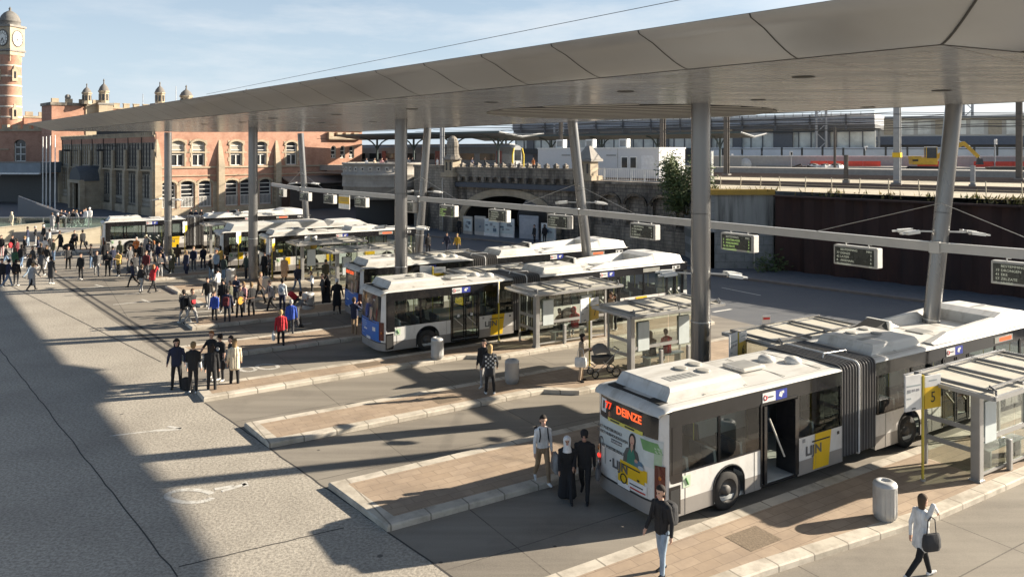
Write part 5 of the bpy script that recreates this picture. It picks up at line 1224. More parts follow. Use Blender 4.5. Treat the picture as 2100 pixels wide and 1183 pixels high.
# ------------------------------------------------------------------ railway plateau
ZD = 5.85
W3 = Vector((.96, -.28, 0)); W4 = Vector((.28, .96, 0)); W3A = math.atan2(-.28, .96)
def R3(s, d, z=0.0):
    p = Vector((42, 114, 0)) + W3 * s + W4 * d; p.z = z; return p
m_ball = mat('ballast', (.50, .435, .32), .95, var=.3, scale=14, dirt=(.24, .20, .15), dirtamt=.6, dscale=.5, bmp=.5, bscale=30)
edge = [Vector((-14, 93, 0)), Vector((-11, 89.8, 0)), Vector((-5.8, 84.6, 0)), Vector((7.0, 74.1, 0)), Vector((15.2, 64.4, 0)), Vector((15.2, 57.9, 0)), Vector((19.4, 57.3, 0)), Vector((30.2, 46.0, 0)), Vector((46.2, 28.8, 0)), Vector((64.2, 10.4, 0))]
g = MB(); pol = [p + Vector((0, 0, ZD)) for p in edge] + [edge[-1] + W2 * 330 + W1 * 60 + Vector((0, 0, ZD)), edge[0] + W2 * 330 + Vector((0, 0, ZD))]
g.flat(pol, [], m_ball); struct(g, 'railway_plateau')
g = MB(); m_rail_ = C('rail_steel', (.16, .12, .10), .5, metal=.4); m_slp = C('sleeper_bed', (.21, .18, .145), .95, var=.3, scale=12)
for d in (4.5, 9.5, 25, 30, 34.5, 46, 50.5):
    g.quad(R(-60, d - 1.3, ZD + .01), R(95, d - 1.3, ZD + .01), R(95, d + 1.3, ZD + .01), R(-60, d + 1.3, ZD + .01), m_slp)
    for o in (-.72, .72): g.bar(R(-60, d + o, ZD + .1), R(95, d + o, ZD + .1), .08, .16, m_rail_)
struct(g, 'railway_tracks')
# dry grass fringe on the wall edge
g = MB(); rnd = random.Random(5); m_gr = [C('dry_grass', (.30, .25, .10), .9, var=.3), C('green_grass', (.12, .14, .035), .9, var=.3), C('straw', (.42, .35, .19), .9)]
for p, q in zip(edge[3:], edge[4:]):
    n = int((q - p).length * 17)
    tf = [rnd.random() for _ in range(9)]
    for i in range(n):
        b = p.lerp(q, min(1, max(0, rnd.choice(tf) + rnd.gauss(0, .02))) if i % 5 else rnd.random()) + W2 * rnd.uniform(-.3, 1.0); b.z = ZD - .25 if rnd.random() < .4 else ZD
        h = rnd.uniform(.08, .38) * (1.9 if rnd.random() < .06 else 1); a = rnd.uniform(0, 6.3); w = .06
        s = Vector((math.cos(a), math.sin(a), 0)) * w; tip = b + Vector((rnd.uniform(-.2, .2), rnd.uniform(-.3, .1), h))
        g.add([b - s, b + s, tip], [(0, 1, 2)], m_gr[rnd.choice((0, 0, 1, 2))])
o = g.build('dry_grass'); o['kind'] = 'stuff'
# bush on the wall
def bush(name, label, c, sx, sz, n, cols, seed, zmin):
    t = thing(name, label, 'bush', (c[0], c[1], zmin)); rnd = random.Random(seed); g = MB(); st_ = MB()
    cl = []
    for k in range(26):
        a = rnd.uniform(0, 6.3); r = rnd.uniform(.1, 1) ** .6; cl.append(Vector((math.cos(a) * r * sx, math.sin(a) * r * sx * .6, rnd.uniform(.18, 1) * sz)))
    for p in cl[:14]: st_.path([Vector((0, 0, 0)), p * .55 + Vector((0, 0, -.2)), p], .03, C('stem_brown', (.10, .075, .045), .9), n=5)
    for i in range(n):
        p = rnd.choice(cl) + Vector((rnd.gauss(0, .42), rnd.gauss(0, .36), rnd.gauss(0, .44)))
        u_ = Vector((rnd.gauss(0, 1), rnd.gauss(0, 1), rnd.gauss(0, .6))).normalized(); v_ = u_.orthogonal().normalized(); l = rnd.uniform(.10, .20); w = l * .38
        g.add([p - u_ * l, p + v_ * w, p + u_ * l, p - v_ * w], [(0, 1, 2, 3)], rnd.choice(cols))
    g.build('crown', t); st_.build('stem', t)
lf = [C('leaf_a', (.055, .085, .025), .7), C('leaf_b', (.085, .12, .035), .7), C('leaf_c', (.13, .15, .05), .7)]
bush('bush', 'big leafy bush hanging over the blackened wall beside the white cabin', (14.1, 63.2), 1.7, 4.3, 6500, lf, 2, 3.6)
bush('bush', 'small green weed at the foot of the pale wall', (18.6, 56.2), .9, .7, 320, lf, 4, 0.0)
# white railing by the cabin and thin fence on the edge
wr = thing('white_railing', 'white railing with thin bars on the wall in front of the white cabin', 'railing')
a, b = Vector((7.6, 74.0, 6.0)), Vector((14.9, 65.6, 6.0)); g = MB()
for z in (.12, 1.15): g.bar(a + Vector((0, 0, z)), b + Vector((0, 0, z)), .06, .06, m_white)
for k in range(46): p = a.lerp(b, k / 45); g.tube(p + Vector((0, 0, .1)), p + Vector((0, 0, 1.15)), .014, m_white, n=5)
g.build('bar', wr)
for k in range(8): p = a.lerp(b, k / 7); g = MB(); g.box(p + Vector((0, 0, .6)), (.09, .09, 1.25), m_white); g.build('post', wr)
ef = thing('wire_fence', 'thin bleached posts and wires along the railway edge above the rusty wall', 'fence'); m_pst = C('bleached_post', (.56, .50, .38), .8)
ep = [Vector((15.6, 58.4, ZD)), Vector((19.8, 57.6, ZD)), Vector((30.5, 46.6, ZD)), Vector((42, 34, ZD))]
for p, q, n in ((ep[0], ep[1], 3), (ep[1], ep[2], 8), (ep[2], ep[3], 6)):
    for k in range(n):
        c = p.lerp(q, k / n); g = MB(); g.tube(c, c + Vector((rnd.uniform(-.08, .08), 0, 1.05)), .032, m_pst, n=6); g.build('post', ef)
    g = MB()
    for z in (.5, .98): g.tube(p + Vector((0, 0, z)), q + Vector((0, 0, z)), .012, m_pst, n=5)
    g.build('wire', ef)
# white site cabin
cb = thing('site_cabin', 'long white flat-roofed site cabin beside the railway', 'cabin', (14.8, 78.5, ZD), WA + PI)
m_cab = mat('cabin_white', (.62, .625, .64), .5, var=.03); Lc = 15.6
# local x runs away to the far left end; local +y faces the road
g = MB(); g.box2((0, -5.4, 0), (Lc, 0, 3.25), m_cab); g.build('body', cb)
g = MB(); g.box2((-.08, -5.48, 3.2), (Lc + .08, .08, 3.32), m_white); g.build('roof', cb)
for x in (4.9, 10.4): g = MB(); g.box2((x - .03, 0, 0), (x + .03, .012, 3.2), m_hatch); g.build('module_joint', cb)
for x in (3.0, 4.05): g = MB(); g.box((x, .02, 1.75), (.9, .06, 1.3), m_white); w_ = g.build('window', cb); g = MB(); g.box((x, .055, 1.75), (.66, .02, 1.06), m_wg); g.build('pane', w_)
g = MB(); g.box((1.3, .02, 1.75), (1.5, .04, 1.5), C('shutter_white', (.72, .73, .75), .5)); g.build('shutter', cb)
for x in (5.7, 8.6, 11.6): g = MB(); g.box((x, .02, 2.5), (1.5, .05, .5), m_cab); g.box((x, .05, 2.5), (1.2, .02, .16), m_hatch); g.build('vent_grille', cb)
g = MB(); g.box((-.02, -3.6, 1.2), (.06, 1.2, 2.3), m_cab)
for k in range(6): g.box((-.02, -.3 - .25 * k, 1.6), (.03, .04, 2.9), m_white)
g.build('door', cb)
for x in (4.7, 9.0, 13.0): g = MB(); g.box((x, -1, 3.75), (1.0, .7, .95), m_white, bev=.03); g.box((x - .0, -.63, 3.75), (.7, .04, .65), m_hatch); g.build('roof_unit', cb)
# steel masts
def mast(px, yt, yb, w, label, m, D=None):
    D = D or (H - ZD) * F / (yb - YH); p = Vector(((px - 1050) / F * D, D, ZD)); zt = H - (yt - YH) * D / F - ZD
    t = thing('catenary_mast', label, 'mast', p, WA, 'railway masts'); ww = w * D / F
    g = MB(); g.box((0, ww * .45, zt / 2), (ww, ww * .12, zt), m); g.box((0, -ww * .45, zt / 2), (ww, ww * .12, zt), m); g.box((0, 0, zt / 2), (ww * .25, ww * .8, zt), m); g.build('post', t)
    g = MB(); g.box((0, 0, .15), (ww * 1.6, ww * 1.6, .3), m_domes); g.build('foot', t); return t
m_mast = C('mast_brown', (.10, .088, .078), .7, var=.2); m_mastg = C('mast_grey', (.32, .33, .34), .6)
mast(1490, 200, 362, 9, 'dark steel mast just beside the thick upright column', m_mast); mast(1735, 318, 376, 7, 'short dark stump post on the railway edge, before the white bags', m_mast); t = mast(1840, 190, 382, 12, 'dark steel mast with a yellow collar before the excavator tail', m_mastg)
g = MB(); g.box((0, 0, 2.6), (.62, .62, .4), m_yel); g.build('yellow_collar', t)
mast(2090, 180, 372, 11, 'dark steel mast at the picture edge before the red barriers', m_mast); mast(1359, 235, 360, 9, 'dark steel mast rising behind the white cabin', m_mast, 96); mast(907, 255, 330, 7, 'steel mast beside the domed bridge turret', m_mastg, 97); mast(1150, 235, 340, 6, 'dark steel mast at the far end of the white cabin', m_mast, 100); mast(1712, 262, 345, 4, 'thin steel mast before the dark glass stair', m_mast, 105)
mast(1995, 340, 386, 8, 'short pale signal post below the excavator arm', m_mastg); mast(1458, 310, 377, 7, 'short white post beside the thick column on the railway edge', m_white)
def lattice(px, yt, D, label):
    p = Vector(((px - 1050) / F * D, D, ZD)); zt = H - (yt - YH) * D / F - ZD; t = thing('lattice_mast', label, 'mast', p, 0, 'lattice masts'); g = MB(); w = .8
    for x in (-w, w): g.box((x, 0, zt / 2), (.32, .32, zt), m_mastg)
    g.build('leg', t); g = MB(); z = 0; s = 1
    while z < zt - 1.5: g.bar((-w * s, 0, z), (w * s, 0, z + 1.5), .12, .12, m_mastg); z += 1.5; s = -s
    g.build('brace', t)
lattice(1684, 200, 128, 'grey lattice mast above the rubble bags'); lattice(1146, 228, 140, 'grey lattice mast above the far end of the cabin'); lattice(1793, 235, 138, 'dark lattice mast left of the excavator'); lattice(1985, 200, 140, 'lattice mast above the excavator arm')
# platforms, station roofs and train
m_plat = C('platform_concrete', (.33, .31, .28), .85); m_dkst = C('dark_steel', (.045, .05, .052), .6); m_teal = C('teal_steel', (.06, .085, .085), .55); m_palr = C('pale_roof_edge', (.72, .72, .70), .5)
g = MB(); g.T = Matrix.Translation(R(0, 0)) @ Matrix.Rotation(WA, 4, 'Z')
g.box2((-75, 13.5, ZD), (-20, 22.6, ZD + .8), m_plat); g.box2((-75, 37.5, ZD), (60, 43.5, ZD + .8), m_plat); g.box2((-75, 55, ZD), (90, 62, ZD + .8), m_plat); struct(g, 'station_platforms')
def platroof(s0, s1, d, w, z, label, n):
    t = thing('platform_roof', label, 'platform roof', R(s0, d, 0), WA, 'roofs over the railway platforms'); Lr = s1 - s0
    g = MB(); g.loft([[(x, -w, z + .55), (x, -w, z + .75), (x, 0, z + .25), (x, w, z + .75), (x, w, z + .55), (x, 0, z)] for x in (0, Lr)], m_dkst, smooth=False); g.build('roof', t)
    g = MB(); g.bar((0, -w - .03, z + .68), (Lr, -w - .03, z + .68), .08, .28, m_teal)
    for s in (-1, 1): g.bar((Lr + .03, 0, z + .2), (Lr + .03, s * w, z + .7), .06, .12, m_mastg)
    g.build('edge_trim', t)
    for k in range(n):
        x = Lr * (k + .5) / n; g = MB(); g.tube((x, 0, ZD), (x, 0, z + .1), .16, m_teal, n=10)
        for s in (-1, 1):
            for i in range(6): a0, a1 = PI / 2 * i / 6, PI / 2 * (i + 1) / 6; f = lambda a: Vector((x, s * (w * .75) * (1 - math.cos(a)), z - 2.0 + 2.3 * math.sin(a))); g.bar(f(a0), f(a1), .12, .18, m_teal)
        g.build('bracket_post', t)
platroof(-66, -32, 19.5, 4.6, 10.6, 'dark platform roof with a pale edge above the stopped train', 4); platroof(-58, -9, 40.5, 4.2, 10.6, 'dark platform roof behind the white cabin', 5); platroof(18, 70, 72, 4.0, 10.2, 'long blue-black platform roof behind the excavator', 6)
tr = thing('train', 'grey electric train with a yellow-edged cab front under the platform roof', 'train', R(-37.4, 25, ZD), WA)
m_tb = C('train_grey', (.25, .26, .27), .4); m_tr = C('train_roof', (.40, .41, .42), .5); m_ty = C('train_yellow', (.75, .55, .06), .4)
cs = lambda s, zs: [(y * s, z * zs + .5 * (1 - zs)) for y, z in ((-1.4, .5), (-1.45, 1.2), (-1.42, 2.6), (-1.1, 3.6), (-.5, 3.95), (.5, 3.95), (1.1, 3.6), (1.42, 2.6), (1.45, 1.2), (1.4, .5))]
g = MB(); g.loft([[(x, y, z) for y, z in cs(s, zs)] for x, s, zs in ((-62, 1, 1), (-1.5, 1, 1), (-.5, .97, .98), (0, .9, .93))], m_tb, smooth=False); g.build('body', tr)
g = MB(); g.box((-31, 0, 3.98), (60, 1.2, .15), m_tr); g.build('roof', tr)
for k in range(14):
    x = -4.5 - 4.2 * k; g = MB(); g.box((x, -1.45, 2.15), (3.0, .05, .95), m_wg); g.build('window', tr)
    if k % 3 == 0: g = MB(); g.box((x + 2.2, -1.46, 1.9), (1.0, .05, 2.2), C('train_door', (.30, .10, .09), .5)); g.build('door', tr)
g = MB()
for s in (-1, 1): g.path([Vector((.05, s * 1.2, .7)), Vector((.06, s * 1.22, 2.4)), Vector((.02, s * .9, 3.4))], .12, m_ty, n=8)
g.build('yellow_edge', tr); g = MB(); g.box((.03, 0, 2.4), (.06, 1.3, 1.5), m_wg); g.box((.05, 0, 1.0), (.08, 1.0, 1.0), m_tr); g.build('cab_front', tr)
# long grey footbridge-like station hall in the distance
fh = thing('station_hall', 'long distant grey station hall with pale windows behind the tracks', 'hall', R(-70, 62, 0), math.radians(-31)); m_fg = C('hall_grey', (.13, .135, .145), .6, var=.1); m_fl = C('hall_light', (.40, .42, .46), .5); m_fw = C('hall_pane', (.62, .64, .60), .3, var=.25, scale=.5)
g = MB(); g.box2((0, 0, 13.2), (68, 14, 14.6), m_fl); g.box2((0, .4, 12.6), (68, 13.6, 13.2), m_fg); g.box2((0, -.3, 14.6), (68, 14.3, 15.0), m_palr); g.build('roof', fh)
for k in range(12): g = MB(); g.box2((2 + 5.6 * k, -.35, 12.3), (2.25 + 5.6 * k, -.1, 14.9), m_fg); g.box2((2 + 5.6 * k, -1.2, 13.6), (2.2 + 5.6 * k, 0, 13.75), m_fg); g.build('roof_rib', fh)
g = MB()
for z in (13.5, 14.1, 15.3): g.bar((0, -.4, z), (68, -.4, z), .12, .10, m_dkst)
for k in range(45): g.box((1.5 * k, -.4, 15.0), (.06, .06, .7), m_dkst)
g.build('roof_rail', fh)
for k in range(9):
    x = 3 + 7.0 * k; g = MB()
    if k % 3: g.box2((x, .6, 9.2), (x + 2.2 + (k % 2), 1.0, 12.7), m_fg)
    else: g.box2((x, .6, 6.5), (x + 1.6, 1.0, 12.7), m_fg)
    g.build('panel', fh)
g = MB(); g.box2((0, 1.2, 9.4), (68, 1.4, 12.2), m_fw); g.build('glazing', fh); g = MB(); g.box2((0, .2, 8.3), (68, 1.2, 9.4), m_dkst); g.box2((0, .0, 12.0), (68, .2, 12.25), m_dkst)
for k in range(34): g.box2((2 * k, 1.05, 9.4), (2 * k + .18, 1.2, 12.2), m_fg)
g.build('mullion', fh); g = MB(); g.box2((0, 3, 5.8), (68, 4, 8.4), C('hall_base', (.20, .21, .23), .8)); g.build('base', fh)
gb = thing('glass_block', 'pale distant building of white panels and glass behind the excavator', 'building', R3(16, 34, 0), W3A)
g = MB(); g.box2((0, 2, 5.8), (95, 20, 10.0), m_fg); g.box2((0, -.4, 10.0), (95, 20, 11.5), C('deck_blue', (.10, .12, .16), .6)); g.box2((0, 0, 11.5), (95, 20, 14.7), C('block_pale', (.50, .48, .43), .6, var=.2, scale=.3)); g.build('wall', gb); g = MB(); g.box2((-1, -1, 14.7), (96, 21, 15.1), m_mastg); g.build('roof', gb)
for k in range(34): g = MB(); g.box2((.8 + 2.8 * k, -.08, 11.8), (2.9 + 2.8 * k, 0, 14.4), C('pane_pale', (.70, .70, .64), .25, var=.3, scale=.4) if k % 3 else C('pane_tan', (.42, .36, .27), .5)); g.build('window', gb)
# platform screens and the low concrete wall
ps = thing('platform_screen', 'row of blue-grey glass wind screens along the far platform', 'wind screen', R3(-14, 9, 0), W3A)
for k in range(22): g = MB(); g.box((1.5 + 3 * k, 0, 8.75), (2.7, .06, 1.3), C('screen_blue', (.36, .42, .50), .15, var=.15, scale=.3)); g.build('pane', ps)
g = MB(); g.bar((0, 0, 9.15), (67, 0, 9.15), .1, .1, m_dkst)
for k in range(23): g.box((3 * k, 0, 7.6), (.14, .14, 3.2), m_dkst)
g.build('frame', ps)
cw = thing('concrete_wall', 'low pale concrete wall behind the red barriers', 'wall', R3(-14, 4, 0), W3A); g = MB(); g.box2((0, 0, ZD), (70, .4, 8.0), C('pale_concrete', (.42, .41, .39), .85, var=.1)); g.build('wall', cw); g = MB(); g.box2((0, -.1, 8.0), (70, .5, 8.15), m_palr); g.build('coping', cw)
# red and white water-filled barriers
m_redb = C('barrier_red', (.72, .07, .04), .45); m_whb = C('barrier_white', (.72, .71, .68), .45); first = None
for k in [q for q in range(18) if q not in (4, 5, 8, 13)]:
    t = thing('site_barrier', 'red plastic site barrier in the row below the concrete wall', 'barrier', R3(1.5 + 2.35 * k, 0, ZD), W3A, 'red plastic barriers in a row') if first is None else dup(first, R3(1.5 + 2.35 * k, 0, ZD), W3A, 'red plastic site barrier in the row below the concrete wall')
    if first is None:
        first = t; g = MB(); g.loft([[(x, -.35, 0), (x, .35, 0), (x, .32, .3), (x, .14, .5), (x, .12, 1.55), (x, -.12, 1.55), (x, -.14, .5), (x, -.32, .3)] for x in (0, 2.3)], m_redb, smooth=False); g.build('shell', t)
        g = MB(); g.box((1.1, -.13, 1.0), (.9, .03, .2), m_redb); g.build('rib', t)
for i, (px, py, w, lab) in enumerate(((1668, 349, 1.6, 'white rubble bag beside the pile of dark debris'), (1692, 350, 1.5, 'white rubble bag in the middle of the group'), (1715, 350, 1.9, 'grey and white rubble bag by the short dark post'))):
    p = G(px, py + 4, ZD); t = thing('rubble_bag', lab, 'bag', p, .4 * i, 'rubble bags by the tracks'); g = MB(); g.loft([[(x * w * s, y * w * s, z) for x, y in ((-.4, -.4), (.4, -.45), (.45, .4), (-.42, .42))] for s, z in ((.9, 0), (1.05, .5), (.95, .95), (.7, 1.1))], m_whb, smooth=False); g.build('sack', t); g = MB(); g.sphere((0, 0, 1.0), .5 * w * .8, C('debris', (.14, .12, .10), .95), sc=(1, 1, .4)); g.build('rubble', t)
for i, px in enumerate((1531, 1582)):
    p = G(px, 350, ZD); r = .95 - .25 * i; t = thing('cable_drum', ['large pale cable drum lying by the tracks', 'smaller white cable drum by the tracks'][i], 'cable drum', p, WA)
    g = MB()
    for y in (-.4, .4): g.lathe([(0, 0), (r, 0), (r, .06), (0, .06)], (0, y, r), m_whb, n=24, axis='Y')
    g.build('flange', t); g = MB(); g.lathe([(r * .6, -.4), (r * .6, .4)], (0, 0, r), C('cable_black', (.05, .05, .05), .7), n=20, axis='Y'); g.build('core', t)
# covered stair
sc_ = thing('stair_entrance', 'dark blue covered stair with a sloping roof on the railway', 'stair entrance', G(1512, 346, ZD), WA)
m_nv = C('navy_panel', (.06, .075, .12), .5); g = MB(); g.box2((0, 0, 0), (9.4, 3, 1.3), m_nv); g.loft([[(0, 0, 1.3), (0, 3, 1.3), (0, 3, 3.3), (0, 0, 3.3)], [(9.2, 0, 1.3), (9.2, 3, 1.3), (9.2, 3, 1.5), (9.2, 0, 1.5)]], m_dkst, smooth=False); g.build('housing', sc_)
g = MB(); g.loft([[(-.6, -.3, 3.5), (-.6, 3.3, 3.5), (-.6, 3.3, 3.75), (-.6, -.3, 3.75)], [(9.6, -.3, 1.45), (9.6, 3.3, 1.45), (9.6, 3.3, 1.65), (9.6, -.3, 1.65)]], m_mastg, smooth=False); g.build('roof', sc_)
for k in range(4): g = MB(); g.box((.9 + 1.5 * k, -.03, 1.95 - .14 * k), (1.2, .05, 1.0 - .22 * k), C('screen_blue', (.36, .42, .5))); g.build('window', sc_)
g = MB(); g.box((-.03, 1, 2.9), (.05, .8, .5), m_redb); g.box((-.05, .2, 2.2), (.05, .6, .6), C('icon_blue', (.04, .06, .34))); g.build('notice', sc_)
# excavator
ex = thing('excavator', 'yellow excavator with raised arm working beside the tracks', 'excavator', G(1893, 356, ZD), WA + .45)
m_ex = C('excavator_yellow', (.62, .38, .035), .45, dirt=(.25, .18, .08), dirtamt=.5)
g = MB(); g.box((0, 0, 1.65), (3.0, 2.4, .95), m_ex, bev=.12); g.box((-1.0, 0, 2.1), (1.2, 2.2, .4), m_ex, bev=.08); g.box((-1.2, -1.21, 1.75), (.7, .02, .25), m_dk); g.build('body', ex)
for y in (-.9, .9):
    g = MB(); n = 24; pr = []
    for k in range(n):
        th = 2 * PI * k / n; pr.append((1.45 * (1 if math.cos(th) > 0 else -1) + .45 * math.cos(th), .5 + .45 * math.sin(th)))
    g.loft([[(x, yy, z) for x, z in pr] for yy in (y - .28, y + .28)], m_rub); g.build('track', ex)
g = MB(); g.box((.75, -.7, 2.75), (1.3, 1.0, 1.5), m_wg, bev=.08); g.box((.75, -.7, 3.5), (1.35, 1.05, .1), m_white); cbn = g.build('cab', ex)
g = MB()
for sx in (.12, 1.38):
    for sy in (-1.2, -.2): g = MB(); g.bar((sx, sy, 2.0), (sx, sy, 3.48), .08, .08, m_ex); g.build('pillar', cbn)
g = MB(); bp_ = [Vector((1.2, .1, 1.9)), Vector((3.0, .1, 3.1)), Vector((4.9, .1, 4.0))]
for p, q in zip(bp_, bp_[1:]): g.bar(p, q, .35, .55, m_ex)
g.tube((1.6, .1, 1.6), (3.2, .1, 2.9), .09, m_steel, n=8); g.build('boom', ex)
g = MB(); g.bar(Vector((4.8, .1, 4.1)), Vector((6.6, .1, 2.2)), .3, .42, m_ex); g.tube((4.2, .1, 4.3), (5.6, .1, 3.6), .08, m_steel, n=8); g.build('arm', ex)
g = MB(); g.box((6.75, .1, 1.6), (.7, .9, .8), m_dkst, taper=.3); g.tube((6.6, .1, 2.2), (6.75, .1, 1.7), .12, m_dkst, n=8); g.build('bucket', ex)
# overhead wires
ow = thing('overhead_wires', 'thin overhead railway wires strung across the tracks', 'wires'); m_wire = C('wire_dark', (.06, .06, .06), .6)
for d, z in ((7, 10.6), (7, 11.8), (14, 12.2), (14, 11.0), (26, 12.0), (30, 12.4), (34, 11.6), (40, 13.0), (47, 12.6), (52, 11.9), (60, 13.2)):
    pts = [R(-60 + 150 * k / 30, d, z - (.35 * math.sin(PI * (k % 5) / 5) if z > 11.5 else 0)) for k in range(31)]
    g = MB(); g.path(pts, .035, m_wire, n=4); g.build('wire', ow)
# gantries over the tracks, signals, bicycles and clutter
for i, (px, py, hh, s) in enumerate(((1622, 352, 2.6, 'signal post with a white lamp box by the rubble bags'), (1775, 350, 3.4, 'signal post with a white lamp box near the excavator tracks'), (1958, 352, 3.0, 'signal post with a white lamp box under the excavator arm'), (2040, 356, 4.2, 'tall signal post with a white lamp box before the red barriers'), (1500, 349, 2.2, 'low signal post with a white lamp box before the cable drum'))):
    t = thing('signal_post', s, 'signal post', G(px, py, ZD), .3 * i); g = MB(); g.tube((0, 0, 0), (0, 0, hh), .07, m_mastg, n=8); g.build('post', t); g = MB(); g.box((0, -.1, hh), (.45, .3, .7), m_white, bev=.04); g.box((0, -.27, hh), (.2, .05, .4), m_dk); g.build('lamp_box', t)
t = thing('debris_heap', 'dark heap of broken sleepers beside the white rubble bags', 'heap', G(1652, 354, ZD)); rnd = random.Random(9); g = MB()
for k in range(22): g.box((rnd.uniform(-1.6, 1.6), rnd.uniform(-.6, .6), rnd.uniform(.1, .9)), (rnd.uniform(.6, 1.8), .18, .22), C('old_sleeper', (.08, .065, .055), .9), rz=rnd.uniform(-.6, .6), ry=rnd.uniform(-.4, .4))
g.build('sleepers', t)
t = thing('dark_skip', 'low black skip at the picture edge beside the red barriers', 'skip', G(2082, 362, ZD), W3A); g = MB(); g.loft([[(-2.2, -1, 0), (2.2, -1, 0), (2.2, 1, 0), (-2.2, 1, 0)], [(-2.9, -1.1, 1.1), (2.9, -1.1, 1.1), (2.9, 1.1, 1.1), (-2.9, 1.1, 1.1)]], m_dkst, smooth=False); g.build('tub', t); g = MB(); g.box((0, 0, 1.0), (4.6, 1.6, .3), C('debris', (.14, .12, .1))); g.build('load', t)
bk0 = None
for k, px in enumerate((962, 975, 988, 1003, 1018, 1030, 1046, 1058)):
    D = 103; p = Vector(((px - 1050) / F * D, D, ZD + .35)); lab = 'parked bicycle in the row on the platform before the train'
    if bk0: dup(bk0, p, .2 + .1 * (k % 3), lab); continue
    bk0 = t = thing('bicycle', lab, 'bicycle', p, .2, 'bicycles parked before the train')
    for x in (-.52, .52):
        g = MB(); g.path([Vector((x + .34 * math.cos(a * PI / 8), 0, .34 + .34 * math.sin(a * PI / 8))) for a in range(17)], .03, m_rub, n=5); g.build('wheel', t)
    g = MB(); g.path([Vector((-.52, 0, .34)), Vector((-.15, 0, .85)), Vector((.40, 0, .88)), Vector((.05, 0, .35)), Vector((-.15, 0, .85))], .025, C('bike_blue', (.05, .06, .14), .4), n=5); g.path([Vector((.40, 0, .88)), Vector((.52, 0, .34))], .025, m_rub, n=5); g.build('frame', t)
    g = MB(); g.box((-.18, 0, .95), (.25, .14, .06), m_rub); g.build('saddle', t); g = MB(); g.tube((.38, -.28, 1.02), (.38, .28, 1.02), .025, m_rub, n=6); g.build('handlebar', t)
